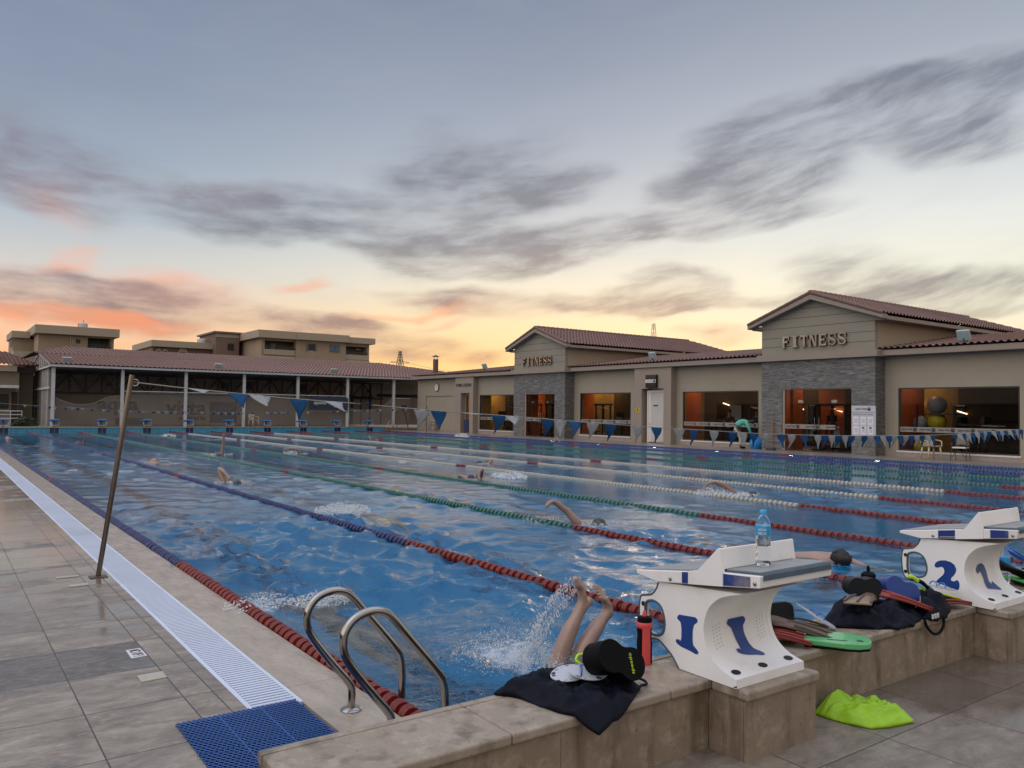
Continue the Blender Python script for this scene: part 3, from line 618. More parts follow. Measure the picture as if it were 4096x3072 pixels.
# glass, frames, sills, sticker bands
gl = bpy.data.materials.new('shop_glass'); gl.use_nodes = True; T = NT(gl.node_tree); T.n.remove(T.n['Principled BSDF'])
fr = T.new('ShaderNodeFresnel', ins={'IOR': 1.42}); tr = T.new('ShaderNodeBsdfTransparent', ins={'Color': (.78,.79,.78)}); go = T.new('ShaderNodeBsdfGlossy', ins={'Color': (.6,.6,.6), 'Roughness': .015})
ff = T.m('MULTIPLY', fr.outputs[0], T.m('SUBTRACT', 1.0, T.new('ShaderNodeNewGeometry').outputs['Backfacing']))
ms = T.new('ShaderNodeMixShader', ins={0: ff, 1: tr.outputs[0], 2: go.outputs[0]}); T.l.new(ms.outputs[0], T.n['Material Output'].inputs[0])
bandm = mat('frosted_band', (.25,.235,.215), .6, var=.05); ink = mat('black_print', (.012,.012,.014), .5); redink = mat('dull_red_print', (.2,.05,.05), .5)
def logo(y, z, h, x, parent, wd=1.0, inkm=None, flip=False):
    inkm = inkm or ink
    t = text('lettering', 'aqua vista', (wd*.72, h), (x-.006, y+wd*.14, z), WEST, inkm, parent, ext=.001, bold=.01)
    MB().box((x-.008,y-wd*.5,z-h*.62),(x-.004,y-wd*.28,z+h*.62)).build('logo_block', inkm, parent)
    text('lettering', 'play', (wd*.14, h*.4), (x-.0095, y-wd*.39, z+h*.15), WEST, bandm, parent, ext=.0005)
wl = []
for i, (a, b_, z0, z1) in enumerate(wins):
    f = MB(); f.box((WX+.02,a,z0),(WX+.09,a+.05,z1)).box((WX+.02,b_-.05,z0),(WX+.09,b_,z1)).box((WX+.02,a+.05,z1-.05),(WX+.09,b_-.05,z1)).box((WX+.02,a+.05,z0),(WX+.09,b_-.05,z0+.05))
    wo_ = f.build('window', darkm, fb_)
    wl.append(wo_)
    MB().box((WX+.05,a+.05,z0+.05),(WX+.058,b_-.05,z1-.05)).build('pane', gl, wo_)
    MB().box((WX-.06,a-.04,z0-.06),(WX+.09,b_+.04,z0-.002)).build('sill', trimw, wo_)
    zb = 1.06
    MB().box((WX+.043,a+.05,zb-.095),(WX+.0475,b_-.05,zb+.095)).build('sticker_band', bandm, wo_)
    n = 6 if i == 3 else 5 if i == 2 else 4
    for k in range(n): logo(b_-.05-(k+.5)*(b_-a-.1)/n, zb, .105, WX+.043, wo_, .66 if i != 3 else .58, redink if (i, k) == (2, 0) else ink)
for k, (a, b_, z0, z1) in enumerate((d1, d2)):
    f = MB(); f.box((PX+.04,b_-.11,z0),(PX+.12,b_,z1)).box((PX+.05,a,z1-.03),(PX+.09,b_-.11,z1))
    do = f.build('glass_door', tan if k else mat('pinkish_frame', (.42,.25,.2), .6), fb_)
    w4 = (b_-.11-a)/4
    for q in range(4): MB().box((PX+.06,a+w4*q+.008,z0),(PX+.068,a+w4*(q+1)-.008,z1-.03)).build('pane', gl, do)
    ym = a+w4*2
    for s in (-1, 1): MB().tube([(PX+.05,ym+s*.1,.9),(PX+.01,ym+s*.1,.93),(PX+.01,ym+s*.1,1.42),(PX+.05,ym+s*.1,1.45)], .016, 8).build('handle', steel, do)
    for q in (1, 3): MB().box((PX+.045,a+q*w4-.12,2.05),(PX+.058,a+q*w4+.12,2.17)).build('patch_fitting', steel, do)
    MB().box((PX+.053,a+w4*.95,.98),(PX+.0575,b_-.12,1.165)).build('sticker_band', bandm, do)
    for q in range(3): logo(b_-.5-q*.92, 1.07, .1, PX+.053, do, .62)
# louvred white door, brown door
dr = MB().box((WX-.2,b2dr[0],.05),(WX-.1,b2dr[0]+.06,2.7)).box((WX-.2,b2dr[1]-.3,.05),(WX-.1,b2dr[1]-.2,2.7)).box((WX-.2,b2dr[0]+.06,2.6),(WX-.1,b2dr[1]-.3,2.7)).build('louvre_door', trimw, fb_)
lv = MB(); zz = .14
while zz < 2.56:
    lv.box((WX-.17,b2dr[0]+.06,zz),(WX-.13,b2dr[1]-.46,zz+.034), mat=None); zz += .047
lv.box((WX-.14,b2dr[0]+.06,.08),(WX-.12,b2dr[1]-.3,2.6)).box((WX-.18,b2dr[1]-.46,.08),(WX-.12,b2dr[1]-.3,2.6))
lv.build('louvre_leaf', trimw, dr); MB().box((WX-.185,25.3,1.9),(WX-.171,25.6,1.97)).build('door_plate', ink, dr)
MB().tube([(WX-.19,25.86,1.0),(WX-.22,25.86,1.0),(WX-.22,25.76,1.0)], .012, 8).build('handle', steel, dr)
bd = MB().box((WX-.05,tdr[0],.05),(WX+.0,tdr[0]+.06,2.75)).box((WX-.05,tdr[1]-.12,.05),(WX,tdr[1],2.75)).box((WX-.05,tdr[0]+.06,2.6),(WX,tdr[1]-.12,2.75)).build('doorway', tan, fb_)
MB().box((WX+.02,tdr[0]+.06,.05),(WX+.06,tdr[0]+.55,2.6)).build('door_leaf', mat('brown_wood', (.16,.07,.03), .5, var=.25, stretch=(1,8,.6)), bd)
# raised serif lettering
SER = {'F': [((.08,0),(.32,1)),((.32,.86),(.92,1)),((.32,.44),(.72,.58)),((0,0),(.42,.07)),((0,.93),(.1,1)),((.84,.7),(.92,.86)),((.66,.36),(.72,.66))],
 'I': [((.3,0),(.7,1)),((.1,0),(.9,.08)),((.1,.92),(.9,1))],
 'T': [((.38,0),(.64,1)),((.0,.87),(1,1)),((0,.68),(.08,.87)),((.92,.68),(1,.87)),((.24,0),(.78,.07))],
 'E': [((.08,0),(.34,1)),((.34,.87),(.9,1)),((.34,.44),(.74,.56)),((.34,0),(.94,.13)),((0,0),(.1,.07)),((0,.93),(.1,1)),((.83,.7),(.9,.87)),((.67,.36),(.74,.64)),((.86,.13),(.94,.32))],
 'N': [((.08,0),(.2,1)),((.8,0),(.92,1)),((-.02,0),(.32,.06)),((-.02,.94),(.2,1)),((.68,.94),(1.02,1))]}
chrome = mat('polished_letters', (.25,.225,.21), .18, 1.0, var=.35, scale=2.2, bump=.01, bscale=5)
def serif(word, ya, yb, z0, z1, x, parent):
    n = len(word); W = (ya-yb)/n; H_ = z1-z0
    for i, chx in enumerate(word):
        y0 = ya-W*i-W*.08; lw = W*.84; mb = MB()
        P = lambda u, v, t: (x-t, y0-u*lw, z0+v*H_)
        if chx == 'S':
            pts = [(.86,.76),(.78,.9),(.5,.97),(.22,.9),(.12,.74),(.24,.59),(.5,.51),(.76,.42),(.88,.26),(.78,.1),(.5,.03),(.2,.1),(.1,.26)]
            wd = [.05,.09,.07,.1,.14,.17,.18,.17,.14,.1,.07,.09,.05]; L=[]; R_=[]
            for j, (u, v) in enumerate(pts):
                p = pts[max(j-1,0)]; q = pts[min(j+1,len(pts)-1)]; dx, dy = q[0]-p[0], q[1]-p[1]; l = math.hypot(dx, dy)
                L.append((u-dy/l*wd[j]*.6, v+dx/l*wd[j]*.6)); R_.append((u+dy/l*wd[j]*.6, v-dx/l*wd[j]*.6))
            for j in range(len(pts)-1): mb.prism([L[j],L[j+1],R_[j+1],R_[j]], P, .02, .12)
            mb.prism([(.80,.66),(.92,.66),(.9,.98),(.84,.98)], P, .02, .12); mb.prism([(.06,.02),(.12,.02),(.16,.36),(.05,.36)], P, .02, .12)
        else:
            for j, ((u0,v0),(u1,v1)) in enumerate(SER[chx]): mb.prism([(u0,v0),(u1,v0),(u1,v1),(u0,v1)], P, .02+.0006*j, .12+.0006*j)
            if chx == 'N': mb.prism([(.08,1),(.36,1),(.92,0),(.66,0)], P, .019, .1195)
        mb.build('sign_letter', chrome, parent)
serif('FITNESS', 36.05, 33.14, 4.33, 4.79, PX, fb_)
serif('FITNESS', 17.55, 14.53, 4.37, 4.84, PX, fb_)
text('sign_letter', 'TOWEL STATION', (1.95, .22), (BX-.012, 43.33, 3.3), WEST, mat('dark_sign_letters', (.05,.04,.035), .4), fb_, ext=.01, bold=.015)

# the gym behind the glass
orange = mat('orange_wall', (.5,.12,.045), .7, var=.08); ochre = mat('ochre_wall', (.34,.22,.08), .7, var=.1); dkbrown = mat('dark_brown_wall', (.06,.035,.022), .7, var=.2)
rm_ = MB(); rm_.box((28.16,3,-.02),(35,50,.035)).build('gym_floor', mat('gym_floor', (.05,.045,.04), .35, var=.2), fb_)
MB().box((28.16,3,3.2),(35,50,3.25)).build('gym_ceiling', mat('gym_ceiling', (.25,.2,.15), .8), fb_)
for (a, b_), mm in {(3,11.5):dkbrown, (11.5,13.2):dkbrown, (13.2,15.0):ochre, (15.0,18.4):dkbrown, (18.4,19.8):orange, (19.8,21.2):dkbrown, (21.2,23.4):orange, (23.4,27.0):dkbrown, (27.0,32.5):ochre, (32.5,34.4):dkbrown, (34.4,36.3):ochre, (36.3,38.6):orange, (38.6,41.5):dkbrown, (41.5,43.0):orange, (43.0,46.4):dkbrown, (46.4,50):ochre}.items():
    MB().box((33.2,a,.04),(33.4,b_,3.2)).build('gym_back_wall', mm, fb_)
for yy, mm, xe in ((49.8,ochre,33),(42.0,ochre,28.9),(36.6,orange,28.8),(32.2,orange,28.7),(24.0,orange,29.5),(17.75,orange,28.9),(13.1,orange,30.2)):
    MB().box((28.2,yy,.04),(xe,yy+.15,3.2)).build('gym_side_wall', mm, fb_)
MB().box((40,1.5,0),(40.2,50.2,5.3)).build('rear_wall', beige, fb_); MB().box((27.95,1.3,.03),(40,1.49,4.0)).build('near_end_wall', beige, fb_)
rf = MB(); tiled(rf, (40.6,1.5,4.2), (40.6,50.6,4.2), (34,1.5,5.0), (34,44,5.0)); rf.build('rear_roof', clay, fb_, smooth=True)
warmlamp = emit('warm_lamp', (1,.60,.24), 8); cool = emit('cool_lamp', (1,.74,.42), 4)
lp = [(48.0,32.3,.8),(43.0,32.2,.4),(45.2,31,.4),(34.2,32.4,.35),(35.9,32.4,.35),(37.2,30,.3),(23.3,28.9,.2),(40.6,31.5,.4),(17.2,28.75,.14),(20.4,32.3,.25),(14.4,32.3,.25),(12.5,29.0,.12),(22.6,32.5,.3),(26.0,32,.2),(29.5,32.3,.35)]
for yy, xx, ln in lp:
    MB().box((xx-.45,yy-ln,3.13),(xx+.45,yy+ln,3.19)).build('ceiling_lamp', warmlamp, fb_)
for yy, z in ((25.6,2.15),(21.0,1.95),(18.9,1.85),(13.2,1.8),(15.0,2.2)):
    MB().bar((33.1,yy,z),(33.1,yy-.4,z-.12),.045,.04).build('strip_lamp', cool, fb_)
mir = mat('mirror', (.7,.72,.75), .03, 1.0, var=.02)
for a, b_ in ((15.9,16.6),(12.9,13.4),(24.4,25.2),(20.0,20.9)): MB().box((33.12,a,.3),(33.19,b_,2.05)).build('gym_mirror', mir, fb_)
blk = mat('gym_black', (.012,.012,.013), .4); gsteel = mat('gym_steel', (.4,.4,.4), .3, .9)
def machine(x, y, k, label):
    t = thing('exercise_machine', label, 'gym machine', (x,y,.04), 'exercise machines inside the gym')
    f = MB(); h = 2.0 if k == 0 else 1.35
    if k == 0:
        for s in (-.6, .6): f.bar((x,y+s,.04),(x,y+s,h),.07)
        f.bar((x,y-.75,h),(x,y+.75,h),.09).bar((x+.4,y-.6,.08),(x-.5,y-.6,.08),.07).bar((x+.4,y+.6,.08),(x-.5,y+.6,.08),.07).bar((x,y,.04),(x,y,h),.1)
        f.build('frame', blk, t)
        s_ = MB()
        for q in range(8): s_.box((x-.12,y-.42,.2+q*.09),(x+.12,y-.14,.275+q*.09))
        s_.build('weight_stack', gsteel, t); MB().bar((x-.06,y-.5,1.75),(x-.06,y+.5,1.9),.035).build('pull_bar', gsteel, t)
        MB().box((x-.5,y+.1,.42),(x-.1,y+.45,.5)).build('seat', blk, t, bevel=.02)
    else:
        f.box((x-.3,y-.8,.08),(x+.3,y+.8,.2)); f.bar((x-.28,y+.7,.2),(x-.28,y+.55,h),.06).bar((x+.28,y+.7,.2),(x+.28,y+.55,h),.06).build('deck', blk, t)
        MB().box((x-.3,y+.45,h-.05),(x+.3,y+.6,h+.2)).build('console', blk, t, bevel=.02); MB().bar((x-.3,y+.55,h-.1),(x-.3,y+.0,h-.12),.04).bar((x+.3,y+.55,h-.1),(x+.3,y,h-.12),.04).build('handrail', gsteel, t)
for x, y, k, l in ((30.6,39.2,0,'black cable machine behind the window left of the far slate gable'),(30.2,34.6,0,'black cable machine behind the glass doors of the far slate gable'),(30.8,29.6,0,'tall black cable machine in the middle of the window right of the far gable'),(31.0,27.9,1,'black treadmill at the right side of the window right of the far gable'),
    (30.4,21.2,0,'black weight machine behind the window where the cleaner bends'),(30.0,22.6,1,'treadmill with slanted screen by the orange wall behind the cleaner\'s window'),(30.6,16.9,1,'treadmill behind the left leaf of the near gable glass doors'),(29.9,15.0,0,'weight machine behind the right leaf of the near gable glass doors'),(30.8,11.4,1,'low treadmill behind the widest window by the plastic chairs')):
    machine(x, y, k, l)
for x, y, k, l in ((29.2,39.9,0,'black pulley machine close to the glass left of the far gable'),(29.5,41.0,1,'treadmill in the left half of the window left of the far gable'),(29.0,35.4,0,'black frame machine close behind the left leaf of the far gable doors'),(29.1,30.9,0,'black twin post machine in the left half of the window right of the far gable'),(29.5,29.4,1,'low machine in the middle of the window right of the far gable'),(29.2,20.2,0,'black frame machine at the right side of the cleaner\'s window'),(29.0,16.4,0,'black frame machine in the middle of the near gable glass doors'),(29.4,9.9,1,'exercise bike like machine at the right side of the widest window')):
    machine(x, y, k, l)
def gball(y, r, z, m, l, x=29.0):
    tag(MB().ball((x,y,z), r, 24, 16).build('exercise_ball', m, smooth=True), l, 'exercise ball')
ym = mat('yellow_ball', (.5,.38,.02), .35); gm_ = mat('grey_ball', (.25,.25,.28), .4)
sh = thing('ball_rack', 'low dark rack holding exercise balls inside the widest window', 'rack', (29,12.1,.04))
MB().box((28.7,11.2,.98),(29.3,12.75,1.02)).box((28.7,11.2,1.62),(29.3,12.3,1.66)).box((28.7,11.2,.04),(28.76,11.26,2.0)).box((28.7,12.6,.04),(28.76,12.66,2.0)).build('shelf', darkm, sh)
gball(12.0, .34, 1.36, ym, 'yellow exercise ball on the rack behind the widest window'); gball(12.62, .28, 1.3, gm_, 'grey exercise ball beside the yellow one on the rack')
gball(12.0, .34, 2.0, gm_, 'grey exercise ball on the top shelf of the rack'); gball(12.4, .33, .4, ym, 'yellow exercise ball on the gym floor below the rack', 28.7)
tv = thing('television', 'dark flat television on the gym wall behind the widest window', 'television', (33,11.0,1.7)); MB().box((33.0,10.6,1.4),(33.1,11.9,2.1)).build('screen', blk, tv, bevel=.01); MB().box((33.1,11.1,1.6),(33.2,11.4,1.9)).build('wall_mount', darkm, tv)

# things fixed to the facade
ck = thing('wall_clock', 'round white clock with dark rim high on the far end of the beige wall', 'clock', (WX,47.56,3.22))
MB().lathe([(.31,0),(.31,-.05),(.27,-.06)], (WX-.002,47.56,3.22), 28, axis='X').build('rim', darkm, ck, smooth=True); MB().lathe([(.265,-.062),(.265,-.066)], (WX-.002,47.56,3.22), 28, axis='X').build('dial', mat('clock_dial', (.7,.68,.65), .5), ck)
h_ = MB(); h_.bar((WX-.072,47.56,3.22),(WX-.072,47.42,3.08),.028,.008).bar((WX-.075,47.56,3.22),(WX-.075,47.54,3.42),.02,.008); h_.build('hands', ink, ck)
tk = MB()
for k in range(12): a = k*math.pi/6; tk.bar((WX-.07,47.56+.2*math.sin(a),3.22+.2*math.cos(a)),(WX-.07,47.56+.245*math.sin(a),3.22+.245*math.cos(a)),.02,.006)
tk.build('hour_marks', ink, ck)
bx_ = thing('box_sign', 'glossy black upright box sign with white band above the white louvred door', 'sign', (BX,25.45,3.1))
MB().box((BX-.16,25.09,2.83),(BX-.002,25.8,3.48)).build('case', mat('gloss_black', (.01,.01,.012), .12), bx_); MB().box((BX-.166,25.085,3.08),(BX-.161,25.805,3.24)).build('band', trimw, bx_)
text('lettering', 'aqua vista', (.42,.085), (BX-.1675,25.5,3.16), WEST, ink, bx_, bold=.01, ext=.001); MB().box((BX-.17,25.12,3.1),(BX-.167,25.25,3.22)).build('logo_block', ink, bx_)
ws = thing('warning_sign', 'small yellow warning sign on the bay beside the white louvred door', 'sign', (BX,26.5,1.65))
MB().box((BX-.012,26.37,1.52),(BX-.002,26.62,1.82)).build('plate', mat('yellow_sign', (.5,.36,.06), .5), ws); text('lettering', 'CAUTION\nWET FLOOR', (.2,.09), (BX-.014,26.495,1.6), WEST, ink, ws, ext=.0005); MB().prism([(26.42,1.69),(26.57,1.69),(26.495,1.81)], lambda a, b_, t: (t, a, b_), BX-.0145, BX-.0125).build('symbol', ink, ws)
nb = thing('notice_board', 'pale notice board with six pinned sheets on the slate by the glass doors', 'notice board', (PX,13.9,1.35))
MB().box((PX-.05,13.4,.775),(PX-.003,14.385,1.94)).build('board', mat('board_white', (.5,.5,.55), .5, var=.03), nb); MB().box((PX-.054,13.4,1.68),(PX-.0505,14.385,1.69)).build('seam', ink, nb)
text('lettering', 'aqua vista', (.48,.11), (PX-.053,13.98,1.81), WEST, ink, nb, bold=.012, ext=.001); MB().box((PX-.054,13.6,1.75),(PX-.051,13.72,1.87)).build('logo_block', ink, nb); text('lettering', 'play', (.09,.04), (PX-.0555,13.66,1.83), WEST, trimw, nb, ext=.0005)
text('lettering', 'SPORTSHOP & BOOKING', (.86,.06), (PX-.053,13.9,1.6), WEST, mat('grey_print', (.12,.12,.13), .5), nb, ext=.001)
paper = mat('paper', (.72,.72,.75), .6, var=.02)
for r in range(2):
    for c_ in range(3):
        y = 14.2-.3*c_; z = 1.36-.37*r; MB().box((PX-.056,y-.105,z-.155),(PX-.0505,y+.105,z+.155)).build('notice_sheet', paper, nb)
        ln = MB()
        for q in range(5): ln.box((PX-.0585,y-.07,z+.06-q*.035),(PX-.0565,y+.07-.02*(q % 2),z+.068-q*.035))
        if r == 1 and c_: ln.box((PX-.0585,y-.05,z+.075),(PX-.0565,y+.05,z+.13))
        ln.build('print', ink, nb)
fgm = mat('floodlight_grey', (.34,.38,.38), .5)
def flood(x, y, z, label, face=-1, w=.22, ax='X'):
    t = thing('floodlight', label, 'floodlight', (x,y,z), 'floodlights on the roof edges')
    M = Matrix.Translation((x,y,z+.28)) @ (Matrix.Rotation(rad(-25*1), 4, 'Y') if ax == 'X' else Matrix.Rotation(rad(25), 4, 'X'))
    if ax == 'X':
        MB().box((-.06,-w,-.2),(.06,w,.2), 0, M).build('lamp_head', fgm, t, bevel=.02); MB().box((-.066,-w*.85,-.16),(-.061,w*.85,.16), 0, M).build('lens', mat('lamp_lens', (.3,.42,.44), .15), t)
    else:
        MB().box((-w,-.06,-.2),(w,.06,.2), 0, M).build('lamp_head', fgm, t, bevel=.02); MB().box((-w*.85,-.066,-.16),(w*.85,-.061,.16), 0, M).build('lens', MATS['lamp_lens'], t)
    MB().bar((x,y,z-.12),(x,y,z+.24),.05).bar((x,y-.15,z-.02),(x,y+.15,z-.02),.05).build('bracket', darkm, t)
flood(28.0, 41.5, 4.25, 'grey floodlight on the roof edge left of the far slate gable')
flood(27.9, 25.86, 4.2, 'grey floodlight on the roof above the white louvred door')
flood(27.9, 10.5, 4.2, 'large pale floodlight on the roof above the widest window')
ch = thing('chimney_pipe', 'thin dark metal flue with small cap rising beside the far shed', 'chimney', (31.5,54,4))
MB().cyl((31.5,54,3.6),(31.5,54,5.75),.22,14).build('pipe', mat('flue_brown', (.1,.08,.07), .5, .3), ch, smooth=True); MB().lathe([(.34,5.95),(.05,6.1)], (31.5,54,0), 14).cyl((31.35,54,5.7),(31.35,54,5.98),.02,6).cyl((31.65,54,5.7),(31.65,54,5.98),.02,6).build('rain_cap', darkm, ch)
# ------------------------------------------------------------------ far shed, clubhouse, apartment houses, pylons
shed = thing('open_shed', 'long open tile roofed shed on pale posts behind the far end of the pool', 'shed', (16,55,.28))
postm = mat('pale_paint', (.5,.5,.5), .5, var=.1); brownm = mat('brown_steel', (.075,.05,.04), .5); shw = mat('shed_render', (.42,.35,.285), .85, var=.08, scale=.8)
PXS = [3.78+3.77*k for k in range(7)]
for x in PXS: MB().box((x-.09,51.42,.28),(x+.09,51.6,3.86)).build('post', postm, shed)
MB().box((3.55,51.1,3.862),(28.75,51.35,3.99)).build('gutter_beam', postm, shed)
rf = MB(); tiled(rf, (3.5,51.05,4.0), (28.8,51.05,3.96), (3.5,57.9,5.02), (28.8,57.9,4.98), pitch=.26, course=.5, amp=.045); rf.build('front_roof', clay2, shed, smooth=True)
MB().box((3.6,51.4,3.84),(28.7,64,3.86)).build('soffit', mat('dark_soffit', (.16,.14,.12), .8), shed)
rf = MB(); tiled(rf, (3.2,57.6,4.96), (34.5,57.6,4.9), (5.8,63,5.8), (30.5,63,5.74), pitch=.26, course=.6, amp=.05); tiled(rf, (34.5,57.6,4.9), (34.5,69,4.9), (30.5,62.9,5.74), (30.5,63.1,5.74)); tiled(rf, (3.2,57.6,4.96), (3.2,69,4.96), (5.8,62.9,5.8), (5.8,63.1,5.8)); tiled(rf, (28.8,51.1,3.98),(34.6,51.1,3.9),(28.8,57.6,4.95),(34.5,57.7,4.9), amp=.045)
rf.build('rear_roof', clay2, shed, smooth=True)
MB().box((3.9,58,.28),(34,58.3,4.9)).build('back_wall', shw, shed)
MB().box((3.72,53.2,.28),(3.86,63,3.84)).build('end_wall', mat('grey_panels', (.25,.23,.21), .7), shed)
for y in (53.3,56.2,61): MB().box((3.66,y,.29),(3.715,y+.12,3.85)).build('end_post', postm, shed)
MB().box((3.6,52,2.55),(3.655,63,2.68)).build('end_rail', postm, shed)
gt_ = MB(); gt_.bar((3.6,51.2,4.0),(3.6,58,5.0),.1).bar((3.6,58,5.0),(3.6,63.8,3.95),.1).bar((3.6,51.2,3.9),(3.6,63.8,3.9),.1)
for k in range(9):
    y = 52.3+1.25*k; zt = 4+(y-51.2)*.147 if y < 58 else 5-(y-58)*.181; y2 = y+.6; gt_.bar((3.6,y,3.93),(3.6,y,zt-.03),.05).bar((3.6,y,3.93),(3.6,y2,(4+(y2-51.2)*.147 if y2 < 58 else 5-(y2-58)*.181)-.03),.05)
gt_.build('gable_truss', postm, shed)
tr_ = MB(); tr_.box((4.0,57.52,3.66),(28.6,57.64,3.78)).box((4.0,57.52,2.40),(28.6,57.64,2.5))
k = 0; x = 4.4
while x < 27.5:
    tr_.bar((x,57.58,2.5),(x,57.58,3.66),.09); tr_.bar((x+.04,57.58,2.5),(x+.93,57.58,3.66),.08) if k % 2 == 0 else tr_.bar((x+.04,57.58,3.66),(x+.93,57.58,2.5),.08)
    if k % 5 == 3: tr_.bar((x+.04,57.5,2.5),(x+.93,57.5,3.66),.06); tr_.bar((x+.25,57.45,3.05),(x+.7,57.45,3.05),.07)
    x += .97; k += 1
tr_.build('roof_truss', brownm, shed)
sg = mat('wall_lettering', (.012,.012,.014), .6)
text('lettering', 'aqua', (2.6,1.0), (8.45,57.97,1.42), SOUTH, sg, shed, ext=.01, bold=.03); text('lettering', 'vista', (2.8,1.0), (12.95,57.97,1.5), SOUTH, sg, shed, ext=.01, bold=.03)
text('lettering', 'powered by', (1.9,.4), (13.4,57.97,.72), SOUTH, sg, shed, ext=.01, bold=.02)
MB().box((14.65,57.95,.42),(16.6,57.985,2.0)).build('logo_panel', mat('navy_black_panel', (.02,.02,.035), .5), shed); text('lettering', 'play', (1.3,.55), (15.6,57.94,1.45), SOUTH, mat('dim_grey_print', (.11,.1,.1), .6), shed, ext=.005)
MB().box((8.3,57.95,.3),(10.1,57.985,.72)).build('dark_panel', MATS['navy_black_panel'], shed)
for x, z in ((17.2,3.25),(21.4,3.2),(15.5,3.15)): MB().box((x-.2,57.1,z-.25),(x+.2,57.4,z+.25)).build('loudspeaker', blk, shed)
sb = MB(); sb.box((28.2,57.96,2.62),(34,57.99,2.87)); sb.build('navy_stripe', mat('navy_stripe_paint', (.01,.015,.05), .6), shed); MB().box((28.2,57.96,3.2),(34,57.985,3.7)).build('pale_stripe', mat('pale_stripe_paint', (.3,.29,.28), .7), shed)
gfr = MB(); gfr.bar((27.1,57.0,.3),(27.1,57.0,3.8),.12).bar((25.4,57.0,2.55),(27.1,57.0,2.55),.14).bar((25.5,57,.3),(25.5,57,2.5),.16).bar((28.1,57,.3),(28.1,57,3.6),.08).bar((26.3,57,.3),(26.3,57,2.5),.08); gfr.build('black_frame', blk, shed)
MB().box((26.5,56.0,3.7),(28.4,56.2,3.74)).build('strip_light', mat('tube_light_off', (.6,.6,.55), .3), shed)
# netting with a knotted diamond pattern
nm = bpy.data.materials.new('net_mesh'); nm.use_nodes = True; T = NT(nm.node_tree); b = T.n['Principled BSDF']
X, Y, Z = T.xyz(T.new('ShaderNodeTexCoord').outputs['Object'])
def strand(e): return T.m('LESS_THAN', T.m('ABSOLUTE', T.m('SUBTRACT', T.m('FRACT', T.m('MULTIPLY', e, 6.2)), .5)), .085)
al = T.m('MAXIMUM', strand(T.m('ADD', X, T.m('MULTIPLY', Z, 1.25))), strand(T.m('SUBTRACT', X, T.m('MULTIPLY', Z, 1.25))))
T.set(b.inputs['Alpha'], al); b.inputs['Base Color'].default_value = (.33,.29,.25,1); b.inputs['Roughness'].default_value = .8
net = thing('ball_net', 'sagging diamond mesh net strung between the pale shed posts', 'net', (15,51.65,.3))
tops = [lambda u: 2.02-.75*math.sin(math.pi*min(1,u*1.25))*.55 + (.5*max(0,u-.6)), lambda u: 2.45, lambda u: 2.45, lambda u: 2.45, lambda u: 2.42, lambda u: 1.7+.6*(2*u-1)**2*(.6 if u < .5 else 1.2)-.35*(1-u)]
for k in range(6):
    x0, x1 = PXS[k]+.09, PXS[k+1]-.09
    MB().grid(26, 14, lambda u, v, k=k: (x0+(x1-x0)*u, 51.66+.07*math.sin(9*u+3*v+k)*math.sin(math.pi*v), .31+(tops[k](u)-.31)*v)).build('net_panel', nm, net, smooth='all')
MB().grid(12, 8, lambda u, v: (26.6+1.3*u, 51.66, .31+2.1*v)).build('net_panel', nm, net)
MB().tube([(PXS[1],51.5,2.5),(PXS[5],51.5,2.49)], .03, 8).build('top_rail', postm, net); MB().tube([(PXS[6],51.5,2.42),(27.9,51.5,2.42)], .025, 8).build('top_rail', postm, net)
MB().tube([(PXS[0]+.1+(3.6*i/10), 51.6, tops[0](i/10)) for i in range(11)], .018, 6).build('edge_cord', mat('cord', (.3,.27,.22), .8), net)
ap = thing('banner', 'dark navy banner reading apollo hanging on the far net', 'banner', (21.1,51.35,1.95))
MB().grid(20, 8, lambda u, v: (19.65+2.95*u, 51.33+.03*math.sin(11*u), 1.5+.9*v+.03*math.sin(5*u))).build('cloth', mat('navy_banner', (.018,.03,.06), .7), ap); text('lettering', 'apollo', (.95,.34), (20.45,51.28,1.96), SOUTH, trimw, ap, ext=.003, bold=.01); text('lettering', 'play', (.5,.24), (21.8,51.28,1.75), SOUTH, trimw, ap, ext=.003)
for x, l in ((4.56,'pale floodlight near the left end of the shed roof'),(13.6,'pale floodlight low on the middle of the shed roof'),(21.9,'pale floodlight on the shed roof nearer the flue')): flood(x, 52.4, 4.05, l, ax='Y', w=.26)
# clubhouse on the far left
cb = thing('clubhouse', 'low beige building with clay hip roof at the far left beside the shed', 'building', (-3,60,.28))
MB().box((-12,58.5,.28),(2.55,70,3.7)).build('wall', mat('clubhouse_render', (.33,.28,.22), .85, var=.06), cb); MB().box((2.552,60.2,.28),(3.5,70,3.72)).build('side_wall', MATS['clubhouse_render'], cb)
MB().box((-12,57.6,3.72),(2.35,60,4.1)).box((2.352,59.6,3.72),(3.55,62,4.1)).build('fascia', tan, cb)
rf = MB(); tiled(rf, (-12,57.5,4.12), (3.6,57.5,4.12), (-9,64,5.3), (2.0,64,5.3)); tiled(rf, (3.6,57.5,4.12), (3.6,70,4.12), (2.0,63.9,5.3), (2.0,64.1,5.3)); rf.build('roof', clay2, cb, smooth=True)
MB().box((-6,56.4,2.62),(2.4,58.5,2.8)).build('canopy', postm, cb)
MB().box((1.5,58.44,1.3),(2.0,58.495,2.25)).build('window', blk, cb); MB().box((2.15,58.45,.3),(2.5,58.495,2.4)).build('doorway', dkbrown, cb)
rl = thing('railing', 'white tube railing in front of the clubhouse at the far left', 'railing', (0,55,.28)); r_ = MB()
for z in (1.17,.95,.72): r_.tube([(-6,55,z),(2.5,55,z)], .028, 8)
for x in (-5,-3.6,-2.2,-.8,.6,1.3,1.9,2.5): r_.tube([(x,55,.28),(x,55,1.17)], .028, 8)
r_.build('rails', postm, rl)
